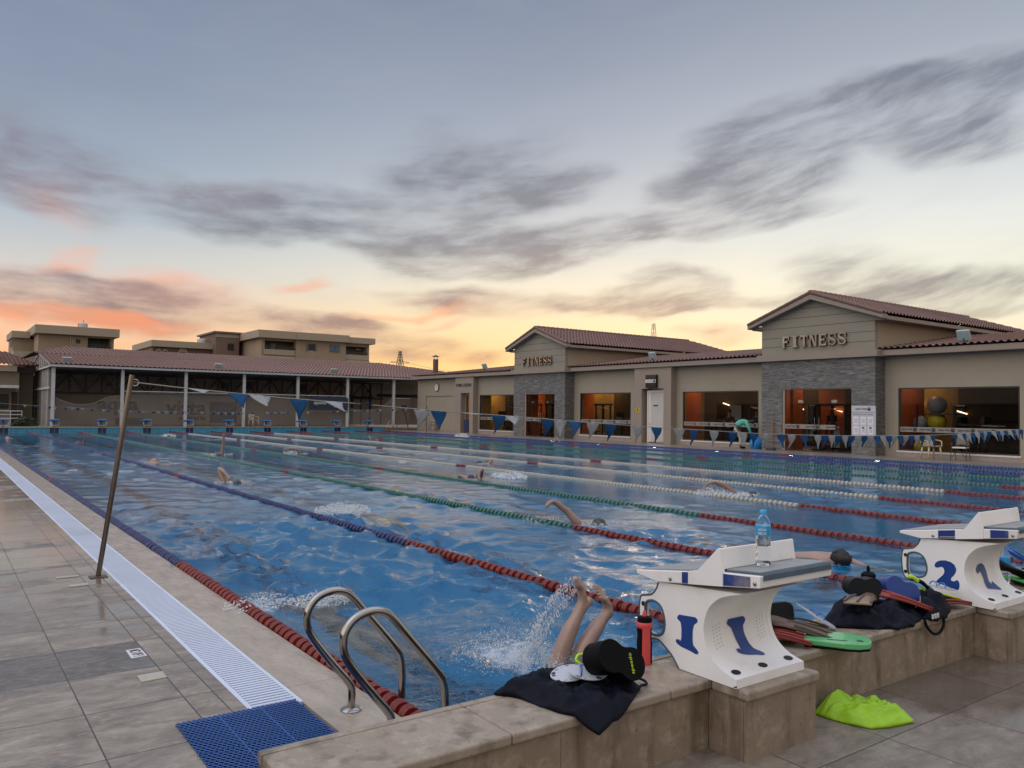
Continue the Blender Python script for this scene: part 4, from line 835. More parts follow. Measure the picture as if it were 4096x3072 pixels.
def leafbush(name, label, c, r, n, col, cat='shrub'):
    t = thing(name, label, cat, c); mb = MB()
    rs = random.Random(n)
    for i in range(n):
        th = rs.random()*6.283; ph = math.acos(rs.random()); q = rs.random()**.4*(.85+.3*math.sin(3*th+2*ph))
        p = Vector((c[0]+r[0]*q*math.sin(ph)*math.cos(th), c[1]+r[1]*q*math.sin(ph)*math.sin(th), c[2]+r[2]*q*math.cos(ph)))
        a = Vector((rs.gauss(0,1), rs.gauss(0,1), rs.gauss(0,1))).normalized()*.07; b_ = a.orthogonal().normalized()*.04
        mb.add([p-a, p+b_, p+a, p-b_], [(0,1,2,3)])
    mb.build('foliage', col, t, recalc=False); MB().cyl(c, (c[0],c[1],c[2]+r[2]*.6), .04, 6).build('stem', mat('bark', (.08,.055,.04), .9), t)
leafbush('trimmed_shrub', 'dark green low rounded shrub by the white railing at the far left', (2.45,52.6,.283), (.72,.6,.52), 2600, mat('dark_leaves', (.035,.05,.016), .7, var=.35, scale=9))
# apartment houses
stucco = mat('brown_stucco', (.30,.235,.165), .9, var=.12, scale=.9, bump=.02, bscale=6); parap = mat('sandy_parapet', (.34,.285,.215), .9, var=.06); rose = mat('rose_brown_stucco', (.17,.115,.09), .9, var=.08); pale = mat('pale_band', (.36,.32,.26), .9)
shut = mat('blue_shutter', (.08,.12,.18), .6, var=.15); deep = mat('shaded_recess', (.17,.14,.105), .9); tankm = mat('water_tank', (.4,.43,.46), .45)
def win(par, x0, x1, z0, z1, y, shutter=True):
    MB().box((x0,y-.03,z0),(x1,y-.004,z1)).build('window', blk, par)
    if shutter: MB().box((x0-.15,y-.09,z0-.03),(x0+.03 if shutter == 2 else x0+(x1-x0)*.48,y-.035,z1+.03)).box((x1-.03 if shutter == 2 else x0+(x1-x0)*.52,y-.09,z0-.03),(x1+.15,y-.035,z1+.03)).build('shutter', shut, par)
def loggia(par, x0, x1, z0, z1, y, win_x, rail=.45):
    # recessed balcony: reveal, back wall, parapet and rail
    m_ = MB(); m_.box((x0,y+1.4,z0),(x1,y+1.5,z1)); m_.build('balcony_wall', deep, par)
    MB().box((x0-.1,y-.12,z0-.55),(x1+.1,y-.002,z0)).build('balcony_parapet', parap, par)
    rl_ = MB()
    for z in (z0+.15, z0+.3): rl_.bar((x0,y-.05,z),(x1,y-.05,z),.04)
    for k in range(7): rl_.bar((x0+(x1-x0)*k/6,y-.05,z0),(x0+(x1-x0)*k/6,y-.05,z0+.3),.03)
    rl_.build('balcony_rail', darkm, par)
    for a, b_ in win_x: MB().box((a,y+1.34,z0-.2),(b_,y+1.395,z1-.25)).build('shutter_door', shut, par)
def slab_walls(par, X0, X1, Y, Y1, z1, ops, m_):
    mb = MB(); ops = sorted(ops); x = X0
    for a, b_, za, zb in ops:
        if a > x: mb.box((x,Y,0),(a,Y+.3,z1))
        mb.box((a,Y,0),(b_,Y+.3,za)); mb.box((a,Y,zb),(b_,Y+.3,z1)) if zb < z1 else None
        x = b_
    if x < X1: mb.box((x,Y,0),(X1,Y+.3,z1))
    mb.box((X0,Y+1.55,0),(X1,Y1,z1-.01)); mb.box((X0,Y+.3,0),(X0+.3,Y+1.55,z1)); mb.box((X1-.3,Y+.3,0),(X1,Y+1.55,z1))
    for a, b_, za, zb in ops: mb.box((a,Y+.3,za-.1),(b_,Y+1.55,za))
    mb.build('wall', m_, par)
A = thing('apartment_house', 'brown flat roofed apartment house with white roof tank at the far left', 'building', (8,78,0))
slab_walls(A, 5.05, 10.85, 75, 84, 7.6, [(8.78,10.6,6.55,7.5)], stucco); loggia(A, 8.78, 10.6, 6.6, 7.5, 75, [(9.2,9.9)])
MB().box((4.75,74.4,7.62),(11.2,84.6,8.33)).build('roof_parapet', parap, A); MB().box((3.5,79,0),(5.04,84,7.4)).build('side_wing', stucco, A); MB().box((3.36,78.5,7.42),(4.74,84.6,8.0)).build('wing_parapet', parap, A)
MB().box((3.45,77.4,5.2),(5.04,78.99,6.2)).build('side_balcony', pale, A); MB().box((5.0,74.9,5.6),(8.6,74.995,6.1)).build('pale_course', pale, A)
for x in (7.45,7.58,7.72): MB().cyl((x,74.93,0),(x,74.93,7.6),.05,6).build('drain_pipe', pale, A)
win(A, 7.9, 8.2, 6.95, 7.3, 75, False); MB().box((8.6,74.9,7.5),(10.7,74.995,7.61)).build('lintel', pale, A)
for y in (79.3,80.6): MB().box((3.44,y,6.7),(3.495,y+.7,7.3)).build('side_window', shut, A)
def tank(x, y, z, r, h, label):
    t = thing('water_tank', label, 'water tank', (x,y,z)); MB().lathe([(r,0),(r,h*.85),(r*.75,h),(.05,h*1.05)], (x,y,z), 16).build('drum', tankm, t, smooth=True); MB().cyl((x-r*1.15,y,z),(x-r*1.15,y,z+h*.9),.03,6).cyl((x,y,z+h),(x,y,z+h*1.5),.025,6).build('pipe', darkm, t)
tank(8.55, 76, 8.33, .36, .5, 'white cylindrical water tank on the roof of the leftmost apartment house')
B = thing('apartment_house', 'rose brown house with arched windows and a square stair tower', 'building', (20,88,0))
MB().box((16.1,85,0),(22.6,94,7.72)).build('wall', rose, B); MB().box((15.9,84.5,7.73),(22.69,94.4,8.38)).build('roof_parapet', parap, B); MB().box((22.0,83.6,0),(24.45,90,9.42)).build('stair_tower', rose, B); MB().box((21.75,83.3,9.43),(24.75,90.3,9.6)).build('tower_cap', clay2, B)
MB().box((22.0,83.55,9.0),(24.45,83.596,9.4)).build('tower_band', pale, B); MB().box((24.46,86,0),(26,94,7.9)).build('rear_wing', parap, B)
for x, ww in ((16.7,.25),(17.3,.25),(19.05,.45)):
    mb = MB(); P = [(x-ww,6.9),(x+ww,6.9)]+[(x+ww*math.cos(a*math.pi/8),7.3+ww*math.sin(a*math.pi/8)) for a in range(9)]; mb.prism(P, lambda a, b_, t: (a, t, b_), 84.9, 84.995); mb.build('arched_surround', pale, B)
    MB().box((x-ww*.65,84.86,6.9),(x+ww*.65,84.895,7.3)).build('window', blk, B)
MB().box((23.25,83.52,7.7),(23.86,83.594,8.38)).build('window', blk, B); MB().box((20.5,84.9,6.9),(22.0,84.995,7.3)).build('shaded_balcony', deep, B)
tank(21.3, 86, 8.39, .45, .5, 'grey domed water tank beside the stair tower of the rose brown house')
Cc = thing('apartment_house', 'wide sandy brown apartment house with blue shutters above the shed roof', 'building', (31,82,0))
slab_walls(Cc, 25.0, 37.0, 78, 87, 8.72, [(25.35,28.5,7.55,8.5),(34.2,36.75,7.45,8.4)], stucco); loggia(Cc, 25.35, 28.5, 7.6, 8.5, 78, [(26.2,26.45),(26.9,27.1),(27.9,28.2)]); loggia(Cc, 34.2, 36.75, 7.5, 8.4, 78, [(34.45,35.2)])
MB().box((24.5,77.4,8.73),(28.55,87.5,9.5)).box((28.552,77.2,8.74),(34.3,87.5,9.49)).box((34.302,77.4,8.73),(37.45,87.5,9.36)).build('roof_parapet', parap, Cc)
MB().box((28.55,77.7,0),(34.1,77.995,8.73)).build('front_bay', stucco, Cc); MB().box((25.0,77.85,6.4),(28.54,77.99,6.9)).box((28.56,77.6,6.3),(34.1,77.69,6.6)).box((34.11,77.85,6.3),(37.0,77.99,6.9)).build('pale_course', pale, Cc)
win(Cc, 29.8, 30.6, 7.7, 8.37, 77.7, 2); win(Cc, 32.4, 33.2, 7.7, 8.37, 77.7, 1); MB().box((26.45,79.3,7.4),(26.9,79.38,8.3)).build('balcony_door', pale, Cc); MB().box((35.9,79.0,8.1),(36.5,79.3,8.3)).build('air_conditioner', tankm, Cc)
# lattice pylons
pyl = mat('pylon_steel', (.14,.12,.11), .6)
def pylon(x, y, h, wb, label, arms=True, bar=.22):
    t = thing('pylon', label, 'pylon', (x,y,0)); mb = MB(); nl = 12
    def hw(q): return wb*(1-q)**1.1+.35
    for i in range(nl):
        q0, q1 = i/nl, (i+1)/nl; a, b_ = hw(q0), hw(q1); z0, z1 = h*q0, h*q1
        cs0 = [(x-a,y-a,z0),(x+a,y-a,z0),(x+a,y+a,z0),(x-a,y+a,z0)]; cs1 = [(x-b_,y-b_,z1),(x+b_,y-b_,z1),(x+b_,y+b_,z1),(x-b_,y+b_,z1)]
        for k in range(4): mb.bar(cs0[k], cs1[k], bar)
        for k in (0, 1): mb.bar(cs0[2*k], cs1[2*k+1], bar*.7).bar(cs0[2*k+1], cs1[2*k], bar*.7)
        mb.bar(cs1[0], cs1[1], bar*.7)
    if arms:
        for z, l in ((h*.82,4.6),(h*.62,2.2)):
            for s in (-1, 1): mb.bar((x,y,z+.7),(x+s*l,y,z),bar*.8).bar((x,y,z-.4),(x+s*l,y,z),bar*.8)
    mb.build('lattice', pyl, t)
    return t
py1 = pylon(157.7, 300, 26.3, 4.2, 'lattice pylon with cross arms against the orange sky between shed and flue')
pylon(206.3, 200, 33.6, 2.6, 'slim lattice mast rising behind the roof between the two gables', False, .10)
cab = thing('power_line', 'thin sagging power cables running from the pylon towards the flue', 'cable', (157,300,21))
for s, z in ((-4.6,21.3),(4.6,21.3)):
    MB().tube([(157.7+s+(70*u if s > 0 else -45*u), 300-60*u, z-14*u*(1-u)-6*u) for u in [i/14 for i in range(15)]], .06, 5).build('cable', pyl, cab)

# ------------------------------------------------------------------ lane ropes
fcol = {'red': mat('red_float', (.15,.012,.007), .36, var=.25, scale=9, coat=.08, spec=.35), 'blue': mat('violet_blue_float', (.018,.024,.10), .38, var=.15, coat=.05, spec=.35), 'dblue': mat('deep_blue_float', (.007,.02,.13), .35, var=.15, coat=.3), 'green': mat('green_float', (.008,.095,.06), .35, var=.15, coat=.3), 'white': mat('cream_float', (.37,.35,.28), .4, var=.08, coat=.2)}
PITCH = .102
def floats(y0, y1, n):
    mb = MB(); k = int(round((y1-y0)/PITCH)); rs = random.Random(k+n)
    for i in range(k):
        y = y0+i*PITCH; e = rs.uniform(-.004,.004)
        mb.lathe([(.022,.002),(.026,.012),(.05,.016),(.0555,.026),(.0535,.040),(.0575,.046),(.0575,.062),(.052,.070),(.026,.074),(.022,.09)], (e,y,rs.uniform(-.004,.004)), n, axis='Y')
    me = bpy.data.meshes.new('floats'); me.from_pydata(mb.v, [], mb.f); me.polygons.foreach_set('use_smooth', [True]*len(me.polygons)); me.set_sharp_from_angle(angle=rad(38)); return me
FM = {}
def fmesh(y0, y1, n, c):
    key = (y0, y1, n, c)
    if key not in FM: FM[key] = floats(y0, y1, n); FM[key].materials.append(fcol[c])
    return FM[key]
segs = [(PY0+.12,4.9,'red'),(4.9,15.4,None),(15.4,15.95,'red'),(15.95,25.4,None),(25.4,26.0,'red'),(26.0,35.4,None),(35.4,36.0,'red'),(36.0,45.1,None),(45.1,49.7,'red')]
RC = ['blue','blue','green','green','white','white','white','green','green','dblue','dblue']
RL = ['violet blue lane rope with red ends rubbing along the left pool edge','violet blue lane rope, second in from the left pool edge','green lane rope with red near end running behind the white block numbered 1','green lane rope, the farther of the two green ones left of the cream ropes','cream lane rope nearest to the green ropes on the left','middle one of the three cream white lane ropes','cream lane rope farthest from the camera, next to green ropes on the right','green lane rope beside the farthest cream rope','green lane rope beside the two deep blue ropes','deep blue lane rope, second from the walkway by the fitness building','deep blue lane rope against the pool edge below the fitness building']
def plain(name, me, parent):
    o = bpy.data.objects.new(name, me); COL.objects.link(o); o.parent = parent; return o
for k in range(11):
    x = 2.5*k if k < 10 else 24.62
    t = thing('lane_rope', RL[k], 'lane rope', (x,0,-.004), 'lane ropes across the pool'); n = 20 if k < 2 else 14 if k < 5 else 10
    for a, b_, c in segs:
        nm_ = 'end_floats' if c and (a < 1 or a > 45) else 'marker_floats' if c else 'floats'
        plain(nm_, fmesh(a, b_, n, c or RC[k]), t)
    key = ('cable',)
    if key not in FM:
        FM[key] = bpy.data.meshes.new('cable'); mb = MB().tube([(0,PY0-.0,0),(0,49.99,0)], .006, 6); FM[key].from_pydata(mb.v, [], mb.f); FM[key].materials.append(steel)
    plain('cable', FM[key], t)

# ------------------------------------------------------------------ far starting blocks
fbk = thing('starting_block', '', 'starting block', (1.25,50.2,.3), 'blue topped starting blocks along the far wall')
bl = mat('bright_blue_top', (.02,.22,.6), .4); M = Matrix.Translation((1.25,50.35,.68)) @ Matrix.Rotation(rad(-7), 4, 'X')
MB().box((-.27,-.36,-.04),(.27,.36,.04), 0, M).build('platform', bl, fbk, bevel=.02)
MB().box((1.19,50.25,.3),(1.31,50.5,.62)).build('post', mat('grey_post', (.10,.10,.11), .5), fbk)
MB().tube([(1.03,50.02,.62),(1.03,49.98,.43),(1.06,49.98,.4),(1.44,49.98,.4),(1.47,49.98,.43),(1.47,50.02,.62)], .013, 8).build('grab_bar', trimw, fbk)
ordn = ['leftmost','second from the left','third from the left','fourth from the left','fifth from the left','fifth from the right','fourth from the right','third from the right','second from the right','rightmost']
fbk['label'] = 'blue topped starting block on the far wall, leftmost in the row'
for k in range(1, 10): dup(fbk, (1.25+2.5*k,50.2,.3), 'blue topped starting block on the far wall, %s in the row' % ordn[k])
# lamps along the right pool edge
el_ = emit('edge_lamp_lens', (1,.84,.72), 40)
lm = thing('pool_edge_lamp', '', 'lamp', (24.84,12.0,-.42), 'small lit lamps in the right pool wall')
MB().lathe([(.11,.0),(.11,-.015),(.09,-.02)], (24.855,12.0,-.42), 16, axis='X').build('rim', trimw, lm); MB().lathe([(.088,-.0205),(.05,-.03),(.01,-.033)], (24.855,12.0,-.42), 16, axis='X').build('lens', el_, lm)
LY = [12.0,15.5,19.06,22.7,26.5,30.2,34.1,37.2,40.7]
wh = ['right of the notice board','in front of the near glass doors','by the feet of the cleaner','between the cleaner and the white louvred door','right in front of the white louvred door','before the window right of the far gable','in front of the far slate gable','before the window left of the far gable','farthest, near the brown door']
lm['label'] = 'small lit pool lamp '+wh[0]
for y, l in zip(LY[1:], wh[1:]): dup(lm, (24.84,y,-.42), 'small lit pool lamp '+l)

# ------------------------------------------------------------------ flag lines
fblue = mat('blue_flag', (.010,.06,.16), .8, var=.12, spec=.2); fwhite = mat('white_flag', (.27,.28,.285), .8, var=.06, spec=.2)
def interp(pts, x):
    for (a, za), (b_, zb) in zip(pts, pts[1:]):
        if x <= b_: return za+(zb-za)*(x-a)/(b_-a)
    return pts[-1][1]
def flag(mb, x0, x1, y, zf, L, swing, twist, curl):
    def fn(u, v):
        wv_ = (1-v); x = x0+(x1-x0)*(.5+(u-.5)*wv_)+twist*v*v*L; d_ = L*v
        an = swing+curl*v; return (x, y-math.sin(an)*d_*.9+.012*math.sin(9*u+7*v), zf(x0+(x1-x0)*u)*(1-v)+zf((x0+x1)/2)*v-math.cos(an)*d_)
    return mb.grid(5, 8, fn)
def flagline(label, y, rope, flags, L, px, zb, wdt, thick):
    t = thing('flag_line', label, 'flag line', (12,y,1.3), 'pennant lines over the pool'); zf = lambda x: interp(rope, x)
    pts = []
    x = rope[0][0]
    while x < rope[-1][0]: pts.append((x,y,zf(x))); x += .35
    pts.append((rope[-1][0],y,rope[-1][1]))
    MB().tube(pts, thick, 6).build('rope', mat('white_cord', (.3,.29,.26), .7), t); rs = random.Random(int(y))
    for x, c, sw, tw in flags:
        w_ = wdt*rs.uniform(.92,1.06); mb = MB(); flag(mb, x-w_/2, x+w_/2, y, zf, L*rs.uniform(.93,1.06), rad(sw), tw, rs.uniform(-.3,.3))
        o = mb.build('flag', fblue if c == 'b' else fwhite, t, smooth='all', recalc=False); so_ = o.modifiers.new('cloth', 'SOLIDIFY'); so_.thickness = .003
    return t
R1 = [(-.52,1.775),(-.04,1.729),(.32,1.702),(.95,1.654),(1.62,1.618),(2.86,1.536),(3.92,1.484),(4.8,1.429),(6.2,1.354),(8.6,1.249),(10,1.214),(11.3,1.192),(12.7,1.184),(14.02,1.186),(14.86,1.197),(18.25,1.30),(22,1.5),(25.4,1.75)]
raw = [(.07,'w',82,.0),(.44,'b',50,.1),(.66,'w',52,.1),(1.07,'b',25,-.1),(1.45,'w',66,.4),(1.79,'b',84,0),(2.53,'w',10,-.35),(2.75,'b',5,-.1),(3.18,'w',82,.2),(3.6,'b',8,-.3),(3.79,'w',45,-.3),(4.36,'b',5,-.2),(4.55,'w',8,-.2),(4.79,'b',40,-.4),(5.12,'w',6,-.25),(5.45,'b',3,-.1),(5.95,'w',8,-.2),(6.32,'b',15,-.3),(6.79,'w',8,-.25),(7.1,'b',8,-.35),(7.55,'w',5,-.2),(7.99,'b',2,-.15),(8.23,'w',5,-.1),(8.48,'b',8,-.1),(8.8,'w',5,0),(9.18,'b',3,-.05),(9.47,'w',8,-.2),(9.82,'b',5,-.1)]
x = 10.2; c = 0
while x < 14.1: raw.append((x, 'wb'[c % 2], random.uniform(-4,10), random.uniform(-.12,.12))); x += .203; c += 1
x = 14.92
while x < 25: raw.append((x, 'bw'[c % 2], random.uniform(0,30), random.uniform(-.1,.35))); x += .19; c += 1
raw = [f for f in raw if f[0] < 22.5]
flagline('near pennant line of large blue and white flags tied to the leaning steel pole', 4.66, R1, raw, .225, 0, 0, .215, .006)
FX = [(1.6,'b'),(1.85,'w'),(2.35,'b'),(2.73,'w'),(2.96,'b'),(3.21,'w'),(3.71,'b'),(4.03,'w'),(4.28,'b'),(4.5,'w'),(4.97,'b'),(5.51,'w'),(5.75,'b'),(6.29,'w'),(6.55,'b'),(6.88,'w'),(7.29,'b'),(7.53,'w'),(8.05,'b'),(8.3,'w'),(8.52,'b'),(8.74,'w'),(8.97,'b'),(9.19,'w'),(9.62,'b'),(9.85,'w'),(10.06,'b'),(10.66,'w'),(11.34,'b'),(11.59,'w'),(11.79,'b'),(12.01,'w'),(12.21,'b'),(12.44,'w'),(12.79,'b'),(13.0,'w'),(13.6,'b'),(14.51,'w'),(14.78,'b'),(14.99,'w'),(15.22,'b'),(15.44,'w'),(15.79,'b'),(17.08,'w'),(18.83,'b'),(19.07,'w'),(19.54,'b'),(19.74,'w'),(20.02,'b'),(20.27,'w'),(20.92,'b'),(21.15,'w'),(21.88,'b'),(22.09,'w'),(22.99,'b'),(23.2,'w'),(23.75,'b'),(23.97,'w')]
R2 = [(-.8,1.75),(.76,1.621),(1.6,1.575),(2.94,1.492),(6.47,1.319),(10,1.26),(13,1.273),(16.46,1.334),(20,1.47),(24,1.63),(25.6,1.72)]
flagline('far pennant line of small blue and white flags before the open shed', 45.0, R2, [(x, c, random.uniform(-5,8), random.uniform(-.05,.05)) for x, c in FX], .17, 0, 0, .2, .008)
for x, y, h, tx, l in ((-.764,4.64,1.84,.232,'leaning polished steel pole standing beside the drain grating at the left'),(-.85,45.0,1.8,.05,'thin steel pole holding the far pennant line at the left pool edge'),(25.6,45.0,1.8,0,'thin steel pole holding the far pennant line by the fitness building'),(25.45,4.66,1.8,0,'steel pole holding the near pennant line by the right walkway')):
    t = thing('steel_pole', l, 'pole', (x,y,.02), 'steel poles carrying the pennant lines'); MB().tube([(x,y,.02),(x+tx,y,h)], .022, 16).build('tube', mat('weathered_pole', (.17,.135,.105), .25, .85, var=.25, scale=5), t, smooth=True)
    MB().box((x-.07,y-.06,.02),(x+.07,y+.06,.028)).build('base_plate', mat('rusty_plate', (.16,.11,.08), .5, .6), t); MB().tube([(x+tx*.97+.035+.03*math.cos(a*.5236),y,h-.07+.03*math.sin(a*.5236)) for a in range(12)], .005, 6, closed=True).build('ring', steel, t, smooth=True)
# ------------------------------------------------------------------ near ledge with plinths and white starting blocks
def stone(name, c0, c1, stain):
    m = bpy.data.materials.new(name); m.use_nodes = True; T = NT(m.node_tree); b = T.n['Principled BSDF']
    co = T.new('ShaderNodeTexCoord').outputs['Object']
    n = T.noise(T.mapping(co, (1.4, 1.4, 3)), 2.2, 8, .66, .7); n2 = T.noise(co, 11, 6, .7); n3 = T.noise(T.mapping(co, (5, 5, .6)), 2.0, 5, .6); pits = T.noise(co, 55, 2, .5)
    c = T.mix(n, c0, c1); c = T.mix(T.m('MULTIPLY', T.smooth(n2, .46, .74), .75), c, stain); c = T.mix(T.m('MULTIPLY', T.smooth(n3, .48, .72), .7), c, tuple(v*.5 for v in c0))
    c = T.mix(T.m('MULTIPLY', T.smooth(pits, .68, .74), .6), c, tuple(v*.3 for v in c0))
    wet = T.smooth(T.noise(T.mapping(co, (2.2, 3.5, 1), (4.2,1.1,0)), 1.5, 5, .6), .56, .66)
    T.set(b.inputs['Base Color'], T.mix(T.m('MULTIPLY', wet, .35), c, tuple(v*.5 for v in c0)))
    T.set(b.inputs['Roughness'], T.m('SUBTRACT', .46, T.m('MULTIPLY', wet, .36)))
    bp = T.new('ShaderNodeBump', ins={'Strength': .5, 'Distance': .004, 'Height': T.m('ADD', n2, T.m('MULTIPLY', n, .6))}); T.set(b.inputs['Normal'], bp.outputs[0])
    return m
topm = stone('marble_coping', (.21,.165,.12), (.37,.31,.24), (.42,.36,.29)); facem = stone('marble_facing', (.17,.12,.082), (.32,.25,.185), (.40,.335,.26))
LT = .335; LY0, LY1 = -.905, -.535; FZ = .29
led = thing('stone_ledge', 'low beige marble ledge with square plinths along the near end of the pool', 'ledge', (4,-.7,.02))
plx = [.925+2.56*k for k in range(4)]; PW = .51
# facing slabs
def slabs(a, b_, y, parent, wd=1.02, z0=.012, off=.05):
    x = a; first = True
    while x < b_-1e-3:
        e = min(b_, x+wd if not first else a+((off-a) % wd or wd)); first = False
        MB().box((x+.0015,y,z0),(e-.0015,y+.03,FZ-.002)).build('facing_slab', facem, parent); x = e
core = mat('dark_mortar', (.07,.055,.045), .9)
MB().box((-1.0,LY0+.032,.0),(12.5,LY1-.004,FZ-.004)).build('core', core, led)
edges = [-1.03]+[v for x in plx for v in (x, x+PW)]+[12.5]
for a, b_ in zip(edges[::2], edges[1::2]): slabs(a, b_, LY0, led)
MB().box((-1.03,LY0+.031,.01),(-1.001,LY1-.005,FZ-.002)).build('end_facing', facem, led)
def coping(a, b_, y0, y1, parent):
    MB().box((a+.001,y0,FZ),(b_-.001,y1,LT)).build('coping_slab', topm, parent, bevel=.012, seg=3)
for a, b_ in zip([-1.04,-.2,.66,1.5,2.4,3.3,4.2,5.1,6.0,6.9,7.8,8.7,9.6,10.5,11.5], [-.2,.66,1.5,2.4,3.3,4.2,5.1,6.0,6.9,7.8,8.7,9.6,10.5,11.5,12.5]):
    coping(a, b_, LY0-.02, LY1-.045, led); MB().box((a+.001,LY1-.041,FZ),(b_-.001,LY1,LT-.001)).build('edge_strip', topm, led, bevel=.006)
for x in plx:
    MB().box((x+.005,-1.10,.0),(x+PW-.005,LY0-.002,FZ-.003)).build('plinth_core', core, led)
    MB().box((x,-1.12,.014),(x+PW,-1.101,FZ-.001)).build('plinth_face', facem, led, bevel=.003); MB().box((x,-1.1005,.014),(x+.004,LY0-.001,FZ-.001)).build('plinth_side', facem, led); MB().box((x+PW-.004,-1.1005,.014),(x+PW,LY0-.001,FZ-.001)).build('plinth_side', facem, led)
    MB().box((x-.012,-1.135,FZ),(x+PW+.012,LY0-.0215,LT+.001)).build('plinth_cap', topm, led, bevel=.012, seg=3)

gel = mat('white_gelcoat', (.80,.80,.80), .32, var=.03, scale=5, coat=.12, dirt=((.55,.49,.41),.55), bump=.0006, bscale=30); padm = mat('grey_grip_pad', (.26,.27,.27), .8, var=.2, scale=5, bump=.004, bscale=220); numb = mat('blue_number', (.008,.045,.22), .35, var=.1, scale=4)
bluep = mat('scuffed_blue_plate', (.012,.035,.2), .4, var=.2, scale=12, dirt=((.3,.28,.25),.6)); trimb = mat('slate_blue_edge', (.06,.09,.115), .5); holem = mat('dark_hole', (.008,.008,.008), .7)
padb = mat('blue_grey_pad_edge', (.07,.11,.15), .6, var=.15)
ONE = [(.06,.93),(.15,1),(.85,1),(.95,.95),(.95,.88),(.88,.83),(.80,.79),(.745,.62),(.745,.34),(.78,.22),(.92,.13),(1.0,.07),(.97,0),(.85,0),(.6,.06),(.3,.1),(.08,.17),(0,.23),(.02,.29),(.12,.31),(.22,.28),(.255,.36),(.255,.62),(.22,.79),(.13,.84),(.06,.88)]
TWO = [((x-518)/402, 1-(y-765)/520) for x, y in [(520,880),(540,830),(600,785),(690,765),(770,775),(840,820),(870,900),(860,960),(830,1020),(790,1070),(780,1110),(800,1130),(845,1125),(870,1095),(895,1095),(915,1140),(920,1200),(905,1260),(870,1285),(840,1280),(760,1250),(650,1225),(545,1205),(545,1180),(600,1110),(660,1040),(680,980),(670,920),(640,895),(605,900),(580,925),(550,930),(525,915)]]
def curve_pts(ctrl, n=4):
    out = []
    for i in range(len(ctrl)-1):
        p0, p1, p2, p3 = ctrl[max(i-1,0)], ctrl[i], ctrl[i+1], ctrl[min(i+2,len(ctrl)-1)]
        for k in range(n):
            t = k/n; out.append(tuple(.5*((2*p1[d])+(-p0[d]+p2[d])*t+(2*p0[d]-5*p1[d]+4*p2[d]-p3[d])*t*t+(-p0[d]+3*p1[d]-3*p2[d]+p3[d])*t**3) for d in range(len(p1))))
    out.append(ctrl[-1]); return out
